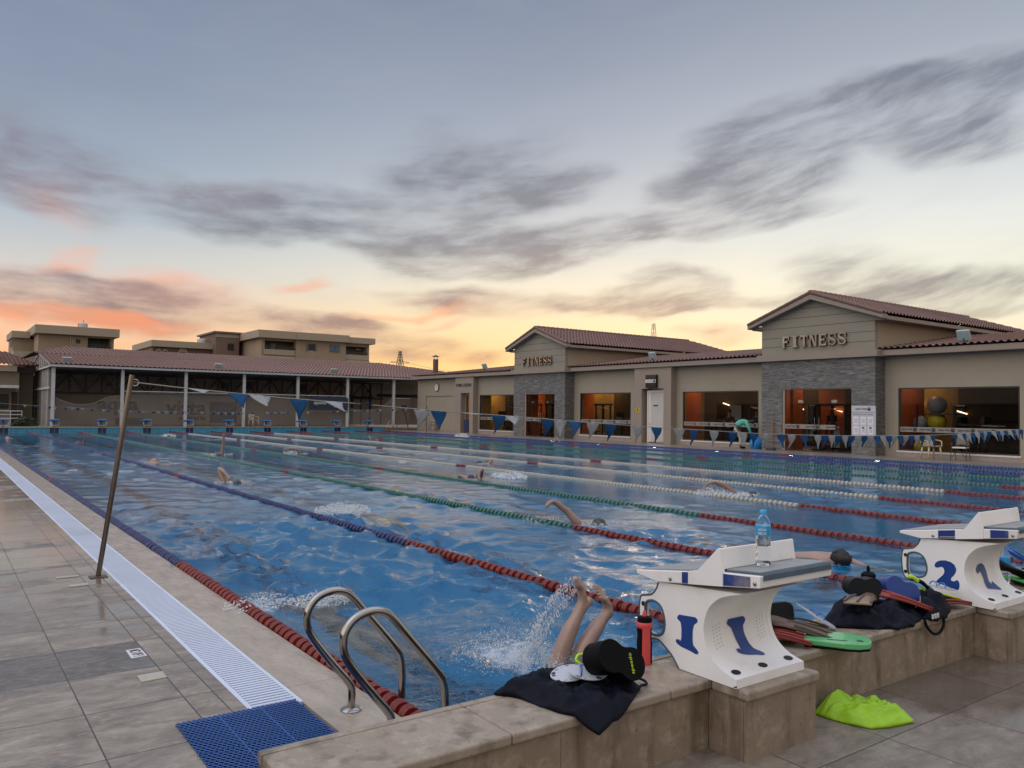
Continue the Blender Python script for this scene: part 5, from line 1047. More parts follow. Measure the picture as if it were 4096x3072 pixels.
def block(x0, dy, num, label):
    B = thing('starting_block', label, 'starting block', (x0+.25,-.8+dy,LT), 'white starting blocks on the near ledge')
    xl, xr = x0, x0+.495
    F = lambda a, b_, t: (t, a+dy, b_)
    rear = curve_pts([(-1.078,.376),(-.99,.402),(-.925,.452),(-.893,.53),(-.897,.607),(-.93,.672),(-.995,.722),(-1.11,.758)], 5)
    front = curve_pts([(-.605,.724),(-.592,.69),(-.56,.655),(-.515,.642),(-.488,.634),(-.477,.60),(-.476,.54),(-.49,.46),(-.53,.436),(-.60,.444),(-.65,.42),(-.70,.385),(-.74,.338)], 4)
    hole = curve_pts([(-.515,.60),(-.535,.618),(-.58,.625),(-.625,.603),(-.648,.545),(-.642,.49),(-.612,.465),(-.565,.459),(-.525,.472),(-.513,.52)], 3)
    prof = [(-1.08,.3365),]+rear+front
    for a, b_ in ((xl, xl+.03), (xr-.03, xr)): MB().prism_hole(prof, hole[:-1], F, a, b_).build('side_panel', gel, B, smooth=True)
    core_ = [(-1.079,.337)]+[(a+.0015, b_) for a, b_ in rear]+[(-.64,.722),(-.675,.60),(-.69,.45),(-.738,.338)]
    MB().prism(core_, F, xl+.0305, xr-.0305).build('curved_body', gel, B, smooth=True)
    for s in (xl, xr): 
        MB().tube([(s+(.004 if s == xl else -.004), a+dy, b_) for a, b_ in front], .0065, 8).build('edge_trim', trimb, B, smooth=True); MB().tube([(s+(.004 if s == xl else -.004), a+dy, b_) for a, b_ in hole], .0075, 8, closed=True).build('hole_trim', trimb, B, smooth=True)
    MB().lathe([(.012,0),(.012,-.004)], (xl+.001,-.503+dy,.598), 14, axis='X').build('plug', holem, B); MB().lathe([(.012,0),(.012,-.004)], (xl+.001,-.503+dy,.485), 14, axis='X').build('plug', holem, B)
    # sloping platform
    pl, pr_ = x0-.018, x0+.513
    plat = [(-.47,.746),(-.62,.727),(-1.018,.777),(-1.213,.803),(-1.218,.857),(-1.0,.838),(-.47,.762)]
    MB().prism(plat, F, pl, pr_).build('platform', gel, B, bevel=.004)
    pad = [(-.49,.7655),(-.49,.770),(-.98,.843),(-.98,.837)]
    MB().prism(pad, F, pl+.016, pr_-.016).build('grip_pad', padm, B); pad2 = [(-1.02,.841),(-1.02,.849),(-1.2155,.867),(-1.222,.858),(-1.222,.835),(-1.214,.835),(-1.214,.858)]
    MB().prism(pad2, F, pl+.02, pr_-.012).build('rear_pad', padb, B)
    MB().prism([(-1.02,.8495),(-1.02,.853),(-1.205,.8705),(-1.205,.866)], F, pl+.022, pr_-.014).build('rear_grip', padm, B)
    a0, a1 = (-.775, -.815) if num == 1 else (-.735, -.875)
    def sl(y): return .727+(-.62-y)/.398*.05+.004
    def st(y): return .762+(-.47-y)/.53*.076-.004
    MB().prism([(a0,sl(a0)),(a1,sl(a1)),(a1,st(a1)),(a0,st(a0))], F, pl-.003, pl-.0005).build('side_plate', bluep, B)
    MB().prism([(-1.021,.7835),(-1.165,.803),(-1.165,.845),(-1.021,.835)] if num == 1 else [(-1.06,.788),(-1.165,.803),(-1.165,.848),(-1.06,.84)], F, pl-.003, pl-.0005).build('side_plate', bluep, B)
    if num == 2: MB().prism([(-.745,.752),(-.873,.768),(-.873,.774),(-.745,.758)], F, pl-.005, pl-.0032).build('slot', mat('worn_slot', (.35,.33,.29), .6), B)
    # raised footrest wedge
    wz = -.0 if num == 1 else -.03
    w_ = [(-.815+wz,.752),(-1.018,.777),(-1.018,.841),(-1.002,.944),(-.99,.944),(-.872+wz,.825),(-.815+wz,.813)]
    MB().prism(w_, F, pl-.006, pl+.012).build('footrest_cheek', gel, B, bevel=.002); MB().prism(w_, F, pr_-.012, pr_+.006).build('footrest_cheek', gel, B, bevel=.002)
    MB().prism([(-1.016,.853),(-1.002,.943),(-.99,.943),(-.878+wz,.828),(-.87+wz,.824)], F, pl+.0125, pr_-.0125).build('footrest', gel, B, bevel=.002)
    for y, z in ((-.70,.762-.0),(-1.19,.826)): MB().lathe([(.009,0),(.009,-.004),(.004,-.006)], (pl-.0005,y+dy,z-.006), 10, axis='X').build('bolt', steel, B)
    # numerals, perforations and drain holes
    shp = ONE if num == 1 else TWO; ya, yb, z0, z1 = (-.72,-.862,.428,.597) if num == 1 else (-.70,-.862,.418,.602)
    MB().decal(shp, lambda u, v: (xl-.0012, (ya+(yb-ya)*u)+dy, z0+(z1-z0)*v+.012*(u-.5)*(num == 1))).build('number', numb, B, recalc=False)
    cum = [0]
    for p, q in zip(rear, rear[1:]): cum.append(cum[-1]+math.hypot(q[0]-p[0], q[1]-p[1]))
    def onc(s, lift=.0016):
        s = max(0, min(s, cum[-1]-1e-6)); i = max(k for k in range(len(cum)) if cum[k] <= s); i = min(i, len(rear)-2)
        t = (s-cum[i])/(cum[i+1]-cum[i]); p, q = rear[i], rear[i+1]; l = math.hypot(q[0]-p[0], q[1]-p[1])
        return (p[0]+(q[0]-p[0])*t-(q[1]-p[1])/l*lift, p[1]+(q[1]-p[1])*t+(q[0]-p[0])/l*lift)
    def curvept(x, s, lift=.0016):
        a, b_ = onc(s, lift); return (x, a+dy, b_)
    MB().decal(shp, lambda u, v: curvept(x0+.15+.15*u+.04*(1-v), .105+.205*v)).build('number', numb, B, recalc=False)
    pf = MB()
    for xo in (.085, .405 if num == 1 else .39):
        for i in range(3):
            for j in range(7):
                c_ = Vector(curvept(x0+xo+(i-1)*.022, .19+j*.0165+.004*i, .0012)); a, b_ = onc(.19+j*.0165+.004*i, 0); a2, b2 = onc(.19+j*.0165+.004*i+.004, 0); tn = Vector((0, a2-a, b2-b_)).normalized()
                pf.add([c_+Vector((.0023*math.cos(k*math.pi/3),0,0))+tn*.0023*math.sin(k*math.pi/3) for k in range(6)], [tuple(range(6))])
    pf.build('vent_perforations', holem, B, recalc=False)
    for xo in (.055, .247, .44):
        mb = MB(); mb.add([curvept(x0+xo+.027*math.cos(k*math.pi/10), .048+.019*math.sin(k*math.pi/10), .0018) for k in range(20)], [tuple(range(20))]); mb.build('drain_hole', holem, B, recalc=False)
    MB().prism([(-1.081,.34),(-1.081,.352),(-1.06,.34)], F, xl-.0012, xl-.0002).build('rust_stain', mat('rust', (.12,.04,.015), .8), B)
    return B
block(.905, 0.0, 1, 'white curved starting block with blue number 1 and a water bottle on top')
block(3.455, .03, 2, 'white curved starting block with blue number 2 at the right edge')

# ------------------------------------------------------------------ pool ladder, mat, plaques
ld = thing('pool_ladder', 'pair of curved polished steel pool ladder handrails beside the near ledge', 'ladder', (-.22,.2,.02))
RP = [(-.226,.012),(-.226,.117),(-.252,.168),(-.30,.226),(-.395,.345),(-.452,.428),(-.472,.486),(-.465,.551),(-.42,.606),(-.345,.630),(-.274,.618),(-.223,.578),(-.15,.492),(.016,.297),(.052,.235),(.063,.158),(.065,.02),(.065,-.7)]
rp = curve_pts(RP, 6)
stl = mat('polished_steel', (.36,.345,.325), .13, 1.0, var=.05, scale=4)
for y, dx in ((.45,0),(-.03,-.02)):
    MB().tube([(a+dx,y,b_) for a, b_ in rp], .0195, 18).build('handrail', stl, ld, smooth='all')
    MB().lathe([(.055,0),(.055,.004),(.045,.012),(.024,.018)], (-.226+dx,y,.0125), 28).build('flange', stl, ld, smooth=True)
for z in (-.25,-.5): MB().box((.03,-.03,z),(.10,.45,z+.03)).build('step', stl, ld)
mt = thing('rubber_mat', 'dark blue perforated rubber mat on the tiles by the drain grating', 'mat', (-.7,.3,.02))
mb = MB(); mx0, mx1, my0, my1 = -1.02, -.425, -.52, .70
def skew(p): return (p[0]+.03*(p[1]-.6)*0, p[1]-.045*(p[0]+.43)*0-.0, p[2])
nbar = 50
for j in range(nbar+1):
    y = my0+(my1-my0)*j/nbar; s = 1 if j % 2 else -1
    mb.tube([(x_, y+s*.0075*math.cos((x_-mx0)*2*math.pi/.024), .027) for x_ in [mx0+(mx1-mx0)*k/100 for k in range(101)]], .0042, 4)
mb.build('lattice', mat('blue_rubber', (.018,.085,.29), .4, var=.12, scale=5, coat=.1), mt, smooth='all')
MB().box((mx0+.004,my0+.004,.0205),(mx1-.004,my1-.004,.0225)).build('underside', mat('navy_rubber', (.006,.012,.05), .6), mt)
for x in (-.825,-.62): MB().box((x,my0,.0215),(x+.005,my1,.0318)).build('seam', MATS['blue_rubber'], mt)
for y in (.28,-.12): MB().box((mx0,y,.0215),(mx1,y+.004,.0316)).build('seam', MATS['blue_rubber'], mt)
dp = thing('depth_plate', 'white square depth tile with dark red lettering set in the dark paving', 'plate', (-.945,2.04,.02))
MB().prism([(-.988,1.932),(-.896,1.945),(-.902,2.134),(-.985,2.128)], lambda a, b_, t: (a, b_, t), .0203, .0235).build('tile', mat('glazed_white', (.6,.62,.66), .2, var=.04), dp)
text('lettering', '1.60 CM', (.15,.065), (-.94,2.035,.0242), (0,0,rad(90)), mat('dark_red_print', (.09,.015,.012), .5), dp, ext=.0003, bold=.01)
def plaque(pts, label):
    t = thing('blank_tile', label, 'plate', (pts[0][0],pts[0][1],.02)); MB().prism(pts, lambda a, b_, t_: (a, b_, t_), .0203, .026).build('tile', mat('pale_ceramic', (.40,.37,.29), .3, var=.15, scale=14), t)
plaque([(-1.027,1.441),(-.891,1.451),(-.891,1.572),(-1.027,1.567)], 'blank pale ceramic tile stuck to the paving nearer than the depth tile')
plaque([(-1.078,4.74),(-.90,4.74),(-.898,4.81),(-1.078,4.80)], 'narrow pale strip of tile on the paving just before the steel pole')
plaque([(-1.03,4.30),(-.886,4.31),(-.886,4.39),(-1.03,4.38)], 'small pale tile on the dark paving left of the steel pole base')

# ------------------------------------------------------------------ bags, bottles and swim gear on the ledge
from mathutils import noise as mn
def cloth(name, outline, z0, thick, m, parent=None, wr=.02, seed=0, nr=26, front=None, drop=.0, fn=None, ridge=None):
    # crumpled soft bag: an outline filled towards its middle, wrinkled, closed underneath
    n = 132; P = [Vector((a, b_)) for a, b_ in outline]; per = [0]
    for i in range(len(P)): per.append(per[-1]+(P[(i+1) % len(P)]-P[i]).length)
    def at(s):
        s *= per[-1]
        for i in range(len(P)):
            if s <= per[i+1]: t = (s-per[i])/max(1e-9, per[i+1]-per[i]); return P[i].lerp(P[(i+1) % len(P)], t)
        return P[0]
    c = sum(P, Vector((0, 0)))/len(P); vs = []; fs = []
    def h(x, y, q):
        wx, wy = x+.05*mn.noise(Vector((x*7, y*7, seed))), y+.05*mn.noise(Vector((x*7+9, y*7, seed)))
        w_ = mn.fractal(Vector((wx*7+seed, wy*7, seed*.7)), 1.0, 2.0, 5)*wr
        a = abs(mn.noise(Vector((wx*8+seed, wy*17+wx*6, seed*1.3)))); a2 = abs(mn.noise(Vector((wx*21+wy*9, wy*30+seed, 4.2))))
        k = (1-q**3.4)
        zz = z0+.008+thick*k*(.72+.75*mn.noise(Vector((x*5+seed, y*5, 3))))+(w_+(.42-a)*wr*1.5+(.4-a2)*wr*.5)*(.35+.65*k)
        if fn: zz += fn(x, y)*k
        if front is not None and y < front: zz -= (front-y)*1.0*drop
        return max(zz, z0+.003) if front is None else zz
    for r in range(nr+1):
        q = r/nr
        for k in range(n):
            p = c.lerp(at(k/n), q); vs.append((p.x, p.y, h(p.x, p.y, q)))
    for r in range(nr):
        for k in range(n): fs.append((r*n+k, r*n+(k+1) % n, (r+1)*n+(k+1) % n, (r+1)*n+k))
    b0 = len(vs)
    for k in range(n): x, y, z = vs[nr*n+k]; vs.append((c.x+(x-c.x)*.985, c.y+(y-c.y)*.985, z-.012 if front is not None and y < front else z0+.0015))
    for k in range(n): fs.append((nr*n+k, nr*n+(k+1) % n, b0+(k+1) % n, b0+k))
    fs.append(tuple(b0+k for k in range(n)))
    mb = MB(); mb.add(vs, fs); o = mb.build(name, m, parent, smooth='all'); return o
blackcloth = mat('navy_black_cloth', (.004,.0055,.013), .6, spec=.14, var=.2, scale=12, bump=.002, bscale=420); blackrub = mat('black_foam', (.004,.004,.005), .6, spec=.1, var=.2, scale=10, bump=.001, bscale=300)
neon = mat('neon_yellow', (.42,.62,.02), .45, var=.08); greyd = mat('dark_grey_rubber', (.012,.013,.016), .5, spec=.15)
bag = thing('mesh_bag', 'flat navy black drawstring bag spread over the ledge by the ladder', 'bag', (.3,-.75,LT))
cloth('cloth', [(-.03,-.545),(.06,-.50),(.127,-.475),(.237,-.487),(.332,-.497),(.40,-.53),(.46,-.62),(.513,-.744),(.56,-.80),(.54,-.85),(.49,-.885),(.42,-.93),(.36,-.957),(.27,-.985),(.16,-1.01),(.11,-.95),(.069,-.864),(.049,-.74),(.035,-.64),(.0,-.58)], LT, .06, blackcloth, bag, wr=.044, seed=3, front=-.925, drop=.75, nr=34)
MB().tube(curve_pts([(.50,-.75,.375),(.56,-.74,.372),(.615,-.79,.352),(.60,-.83,.347),(.55,-.845,.352),(.51,-.87,.35)], 5), .006, 8).build('strap', blackcloth, bag, smooth='all')
meshw = mat('white_mesh', (.3,.3,.33), .7, var=.4, scale=60)
MB().grid(6, 5, lambda u, v: (.33+.05*u, -.60-.03*v-.05*u, .398+.003*math.sin(9*u))).build('mesh_patch', meshw, bag, recalc=False)
def paddle(M, label, size=(.115,.085), strap=True):
    t = thing('hand_paddle', label, 'hand paddle', M.translation); P = [(size[0]*(1+.08*math.sin(2*a))*math.cos(a), size[1]*math.sin(a)) for a in [k*math.pi/14 for k in range(28)]]
    rs = random.Random(len(label)); mb = MB(); mb.prism(P, lambda a, b_, q: tuple(M @ Vector((a, b_, q+.25*a*a))), 0, .004); mb.build('plate', mat('white_plastic_plate', (.42,.44,.49), .35, var=.1), t)
    sp = MB()
    for i in range(60):
        a = rs.random()*6.28; q = rs.random()**.5*.85; cx, cy = q*size[0]*math.cos(a), q*size[1]*math.sin(a); s = rs.uniform(.004,.011)
        sp.add([tuple(M @ Vector((cx+s*math.cos(k)*1.5, cy+s*math.sin(k), .0046+.25*cx*cx))) for k in range(6)], [tuple(range(6))])
    sp.build('speckle', mat('navy_print', (.012,.018,.07), .4), t, recalc=False)
    if strap:
        bs = mat('blue_tubing', (.02,.15,.5), .35)
        for cx in (-.035,.035): MB().tube([tuple(M @ Vector((cx, .03*math.cos(a), .03*math.sin(a)+.003))) for a in [k*math.pi/8 for k in range(9)]], .0042, 8).build('finger_loop', bs, t, smooth='all')
    return t
E3 = lambda x, y, z, a, b_, c: Matrix.Translation((x,y,z)) @ Euler((rad(a), rad(b_), rad(c))).to_matrix().to_4x4()
paddle(E3(.275,-.685,.412,20,-6,-30), 'speckled white hand paddle lying on the navy bag by the ladder', (.085,.055), False)
paddle(E3(.325,-.755,.425,20,4,-36), 'dark speckled hand paddle with blue loops on top of the other by the black float', (.085,.052))
gg = thing('neon_mask', 'neon yellow rimmed clear swim mask behind the black pull float', 'mask', (.4,-.68,.42))
MB().tube(curve_pts([(.33,-.66,.452),(.36,-.65,.47),(.42,-.68,.465),(.45,-.74,.44),(.42,-.76,.425),(.36,-.70,.43),(.33,-.66,.452)], 5), .0065, 8).build('rim', neon, gg, smooth='all'); MB().ball((.40,-.705,.437), (.035,.025,.02), 14, 8).build('lens', mat('clear_green', (.45,.5,.35), .15, var=.05), gg, smooth='all')
def pullbuoy(name, label, M, m, L=.24, W=.115, txt=False):
    t = thing(name, label, 'pull float', M.translation); P = []; k_ = L/.26
    def hh(x_): return .058+.0085*(x_/.03)**2 if abs(x_) < .03 else math.sqrt(max(0, .072**2-(abs(x_)-.058)**2))
    xs_ = [.13*math.sin(-math.pi/2+math.pi*i/30) for i in range(31)]
    P = [(x_*k_, hh(x_)*k_) for x_ in xs_]+[(x_*k_, -hh(x_)*k_) for x_ in reversed(xs_[1:-1])]
    MB().prism(P, lambda a, b_, q: tuple(M @ Vector((a, b_, q))), -W/2, W/2).build('foam_body', m, t, smooth=True, bevel=.012, seg=3)
    if txt:
        o = text('lettering', 'speedo', (.085,.022), (0,0,0), (0,0,0), neon, None, ext=.0004); o.data.transform(M @ Matrix.Translation((.05,.0,W/2+.0012)) @ Matrix.Rotation(rad(112), 4, 'Z')); o.parent = t; o.matrix_parent_inverse = Matrix.Translation(-t.location)
    return t
# the float lies on its edge: long axis down to the right, its flat face towards the path
pullbuoy('pull_float', 'black foam pull float with yellow lettering standing on the navy bag', Matrix.Translation((.41,-.82,.475)) @ Matrix.Rotation(rad(-2), 4, 'Z') @ Matrix.Rotation(rad(68), 4, 'X') @ Matrix.Rotation(rad(-26), 4, 'Z') @ Matrix.Rotation(rad(0), 4, 'Y'), blackrub, .25, .12, True)
sbt = thing('sports_bottle', 'black and coral red sports bottle standing on the ledge by block 1', 'bottle', (.832,-.584,LT))
bx0 = (.832,-.584,LT+.001)
coral = mat('coral_red', (.62,.07,.07), .45, var=.05)
MB().lathe([(.036,0),(.038,.006),(.037,.03),(.0375,.10),(.034,.135),(.0365,.165),(.0375,.185),(.036,.195)], bx0, 28).build('body', blackrub, sbt, smooth=True)
MB().lathe([(.037,.172),(.0395,.176),(.0395,.197),(.037,.2)], bx0, 28).build('collar', coral, sbt, smooth=True); MB().lathe([(.0355,.2),(.036,.206),(.034,.222),(.02,.226)], bx0, 24).build('cap', blackrub, sbt, smooth=True); MB().lathe([(.011,.226),(.012,.235),(.008,.243),(.0075,.252)], bx0, 16).build('spout', coral, sbt, smooth=True)
an = math.radians(-118); mb = MB(); prof = [(.0388,.0),(.0392,.006),(.0382,.03),(.0388,.10),(.0355,.135),(.0378,.165),(.0388,.18)]
mb.grid(9, 7, lambda u, v: (lambda rz, a: (bx0[0]+rz[0]*math.cos(a), bx0[1]+rz[0]*math.sin(a), bx0[2]+rz[1]))(prof[int(round(v*6))], an+(u-.5)*1.15)); mb.build('grip_stripe', coral, sbt, smooth='all')
# clear water bottles
plast = bpy.data.materials.new('clear_plastic'); plast.use_nodes = True; b = plast.node_tree.nodes['Principled BSDF']; b.inputs['Transmission Weight'].default_value = 1; b.inputs['Roughness'].default_value = .06; b.inputs['IOR'].default_value = 1.25; b.inputs['Base Color'].default_value = (.93,.96,.98,1)
labm = mat('sky_blue_label', (.02,.3,.6), .4, var=.05); capm = mat('sky_blue_cap', (.03,.33,.62), .4)
def bottle(x, y, z, label, h=.245, txt=True, yaw=0, capped=True):
    t = thing('water_bottle', label, 'bottle', (x,y,z)); k = h/.245
    pr_ = [(.027,0),(.0315,.004),(.0315,.02),(.029,.026),(.0315,.032),(.0315,.05),(.029,.056),(.0315,.062),(.0315,.08),(.029,.086),(.0315,.092),(.0315,.125),(.0322,.13),(.0322,.178),(.031,.185),(.026,.205),(.0165,.222),(.0125,.226),(.0125,.234)]
    MB().lathe([(r*k*1.02, q*k) for r, q in pr_], (x,y,z+.001), 32).build('bottle_body', plast, t, smooth=True); MB().lathe([(.0335*k,.134*k),(.0338*k,.136*k),(.0338*k,.176*k),(.0335*k,.178*k)], (x,y,z+.001), 32).build('paper_label', labm, t, smooth=True)
    if capped: MB().lathe([(.0148*k,.229*k),(.0152*k,.231*k),(.0152*k,.244*k),(.013*k,.247*k)], (x,y,z+.001), 20).build('cap', capm, t, smooth=True)
    if txt:
        for s, zz in (('AQUA',.163),('DELTA',.147)):
            o = text('lettering', s, (.038*k,.0115*k), (0,0,0), (0,0,0), trimw, None, ext=.0002, bold=.02); R_ = .0341*k
            dv = Vector((CAM.x-x, CAM.y-y, 0)).normalized(); side = Vector((-dv.y, dv.x, 0))
            for vtx in o.data.vertices:
                a = (vtx.co.x-.004)/R_; vtx.co = Vector((x,y,z+zz*k+vtx.co.y))+(dv*math.cos(a)+side*math.sin(a))*(R_+vtx.co.z)
            o.parent = t; o.matrix_parent_inverse = Matrix.Translation(-t.location)
    return t
bottle(1.081, -1.085, .862, 'clear water bottle with blue label standing on top of block 1', .25)
# green kickboard with grey underside
def board(outline, M, label, topc, lowc, th=.03, slots=True, name='kickboard'):
    t = thing(name, label, 'kickboard', M.translation); f = lambda a, b_, q: tuple(M @ Vector((a, b_, q)))
    MB().prism(outline, f, .012, th).build('upper_layer', topc, t, bevel=.006); MB().prism([(a*.985, b_*.985) for a, b_ in outline], f, 0, .0118).build('lower_layer', lowc, t, bevel=.003)
    if slots:
        for s in slots: MB().prism(s, f, th+.0004, th+.0012).build('slot', mat('dark_slot', (.012,.05,.02), .6), t)
    return t
green = mat('mint_green_foam', (.11,.44,.17), .3, var=.07, scale=5, coat=.3); boardo = [(.8*a, .8*b_) for a, b_ in [(-.2,-.12),(-.19,-.135),(.05,-.145),(.15,-.12),(.205,-.075),(.215,0),(.205,.075),(.15,.12),(.05,.145),(-.19,.135),(-.2,.12)]]
sl_ = [[(.8*a, .8*b_) for a, b_ in q_] for q_ in [[(.12,-.02),(.13,-.055),(.165,-.05),(.155,-.015)], [(-.06,-.075),(-.05,-.09),(.07,-.07),(.06,-.058)], [(-.15,-.02),(-.14,-.04),(-.03,-.03),(-.04,-.012)], [(-.15,.05),(-.14,.03),(-.05,.04),(-.06,.06)]]]
board(boardo, Matrix.Translation((1.905,-.93,LT+.003)) @ Matrix.Rotation(rad(-58), 4, 'Z'), 'mint green kickboard lying on the ledge right of block 1', green, blackrub, .04, sl_)
# black upright kickboard leaning behind block 1
up = [(-.1,-.1),(.1,-.1),(.1,.05),(.085,.075),(.05,.085),(-.05,.085),(-.085,.075),(-.1,.05)]
M = Matrix.Translation((1.765,-.66,.44)) @ Matrix.Rotation(rad(-10), 4, 'Z') @ Matrix.Rotation(rad(80), 4, 'X')
board(up, M, 'black kickboard standing upright just behind block 1', greyd, blackrub, .035, False)
brn = mat('brown_rubber', (.11,.075,.055), .5, var=.15); tanr = mat('tan_rubber', (.25,.18,.12), .5, var=.15); redr = mat('red_rubber', (.26,.03,.018), .45, var=.12); pinkr = mat('faded_red_rubber', (.25,.042,.045), .5, var=.12); bluer = mat('royal_blue_rubber', (.012,.045,.22), .45, var=.12)
def fin(M, label, m, L=.40, W=.19, foot=True, m2=None):
    # swim fin: open foot pocket running out into a ribbed blade
    t = thing('swim_fin', label, 'swim fin', M.translation); mb = MB()
    mb.grid(14, 9, lambda u, v: tuple(M @ Vector((L*(u-.35), (v-.5)*(.085+(W-.085)*min(1, max(0, (u-.15)/.85))**.8), .012+.022*(1-u)*(1-(2*v-1)**2)+.012*math.sin(3*u)))))
    o = mb.build('blade', m, t, smooth='all'); q = o.modifiers.new('thickness', 'SOLIDIFY'); q.thickness = .012; q.offset = 1
    rb = MB()
    for s in (-1, 0, 1): rb.tube([tuple(M @ Vector((L*(u-.35), s*.48*(.085+(W-.085)*max(0, (u-.15)/.85)**.8), .03+.016*(1-u)+.012*math.sin(3*u)))) for u in [.3+.7*i/8 for i in range(9)]], .007, 6)
    rb.build('ribs', m2 or m, t, smooth='all')
    if foot:
        fp = MB(); ring = []
        for k in range(13):
            a = math.pi*k/12; ring.append((.046*math.cos(a), .05*math.sin(a)))
        fp.grid(10, 13, lambda u, v: tuple(M @ Vector((-.22+.19*u, ring[int(round(v*12))][0]*(1-.12*u), .02+ring[int(round(v*12))][1]*(1-.35*u)))))
        o = fp.build('foot_pocket', m2 or m, t, smooth='all'); q = o.modifiers.new('thickness', 'SOLIDIFY'); q.thickness = .007
    return t
fin(E3(1.80,-.735,.385,8,12,-38), 'dark brown swim fin with round heel hole beside the green kickboard', brn, .34, .21)
fin(E3(1.66,-.735,.35,0,4,-50), 'red swim fin showing its tip from under the brown fin by block 1', redr, .26, .13, False)
def frame_m(c, ax, ay):
    ax = Vector(ax).normalized(); ay = Vector(ay); ay = (ay-ax*ay.dot(ax)).normalized(); az_ = ax.cross(ay)
    M = Matrix((ax, ay, az_)).transposed().to_4x4(); M.translation = c; return M
paddle(frame_m((2.02,-.73,.425), (.89,-.05,-.456), (.5,.8,.12)), 'white and navy hand paddle with blue loops leaning on the green kickboard', (.18,.075))
# heap between the blocks
bag2 = thing('swim_bag', 'large black drawstring bag slumped on the ledge between the blocks', 'bag', (2.7,-.7,LT))
cloth('cloth', [(2.30,-.60),(2.42,-.56),(2.55,-.55),(2.72,-.56),(2.86,-.60),(2.92,-.72),(2.9,-.85),(2.80,-.92),(2.64,-.955),(2.50,-.945),(2.35,-.86),(2.2,-.72),(2.24,-.64)], LT, .085, blackcloth, bag2, wr=.055, seed=8, front=-.935, drop=.3, nr=34)
bag3 = thing('sports_bag', 'black sports bag with white emblem lying against the bottom of block 2', 'bag', (3.1,-.8,LT))
cloth('cloth', [(2.82,-.68),(2.95,-.60),(3.15,-.60),(3.30,-.68),(3.34,-.78),(3.28,-.84),(3.20,-.9),(3.05,-.95),(2.9,-.955),(2.80,-.88)], LT, .08, blackcloth, bag3, wr=.045, seed=15, front=-.935, drop=.5, nr=30)
MB().tube(curve_pts([(2.81,-.93,.36),(2.83,-.937,.30),(2.90,-.94,.25),(2.97,-.94,.245),(3.02,-.94,.28),(3.035,-.935,.33)], 5), .0085, 8).build('handle_strap', blackcloth, bag3, smooth='all')
emb = MB(); P = [(0,.2),(.35,1),(.5,1),(.3,.55),(.75,.5),(1,.72),(.9,.45),(.5,.32),(.75,0),(.55,0),(.3,.3)]
emb.decal([(1-a, b_) for a, b_ in P], lambda u, v: (2.80+.15*u, -.865-.02*v+.03*u, .40+.075*v-.02*u)).build('emblem', trimw, bag3, recalc=False)
for k in range(3): MB().box((2.86+.03*k,-.958,.345),(2.872+.03*k,-.95,.372)).build('stripe', trimw, bag3)
pullbuoy('pull_float', 'dark grey pull float on top of the black bag heap', Matrix.Translation((2.60,-.66,.515)) @ Matrix.Rotation(rad(-36), 4, 'Z') @ Matrix.Rotation(rad(84), 4, 'X'), greyd, .2, .11)
db = thing('squeeze_bottle', 'dark grey squeeze bottle half hidden behind the gear heap', 'bottle', (2.80,-.585,LT)); b0 = (2.80,-.585,LT+.001)
MB().lathe([(.038,0),(.04,.01),(.04,.19),(.042,.2)], b0, 24).build('body', greyd, db, smooth=True); MB().lathe([(.043,.2),(.043,.22),(.03,.232),(.012,.236)], b0, 24).build('lid', blackrub, db, smooth=True); MB().lathe([(.009,.236),(.011,.25),(.008,.262),(.009,.268),(.004,.272)], b0, 14).build('spout', blackrub, db, smooth=True)
fin(E3(2.46,-.76,.445,4,-6,200), 'tan swim fin with open round heel lying on the black bag', tanr, .30, .15, True, brn)
fin(E3(2.72,-.75,.43,0,14,-32), 'orange red swim fin fanned out on the heap between the blocks', redr, .36, .18, False)
pullbuoy('pull_float', 'large royal blue pull float sloping down the heap beside block 2', Matrix.Translation((2.95,-.69,.455)) @ Matrix.Rotation(rad(-30), 4, 'Z') @ Matrix.Rotation(rad(22), 4, 'Y') @ Matrix.Rotation(rad(75), 4, 'X'), bluer, .24, .12)
fin(E3(3.12,-.74,.40,0,8,-20), 'black swim fin edged in neon yellow against block 2', greyd, .34, .19, False, neon)
fin(E3(3.20,-.83,.352,0,3,-12), 'faded red swim fin resting flat at the bottom of block 2', pinkr, .30, .15, False)
paddle(E3(3.27,-.78,.455,4,12,-20), 'black edged hand paddle with white loops lying level beside block 2', (.15,.05))
sn = thing('snorkel', 'black snorkel with neon yellow clip on the heap beside block 2', 'snorkel', (3.1,-.75,.5)); MB().tube(curve_pts([(3.02,-.74,.53),(3.10,-.77,.50),(3.15,-.79,.45),(3.17,-.80,.40),(3.13,-.82,.375)], 5), .011, 10).build('tube', blackrub, sn, smooth='all'); MB().tube(curve_pts([(3.01,-.735,.545),(3.04,-.75,.53),(3.06,-.76,.51)], 4), .015, 10).build('clip', neon, sn, smooth='all'); MB().tube(curve_pts([(3.16,-.80,.42),(3.18,-.81,.39),(3.14,-.83,.37)], 4), .015, 10).build('mouthpiece', neon, sn, smooth='all')
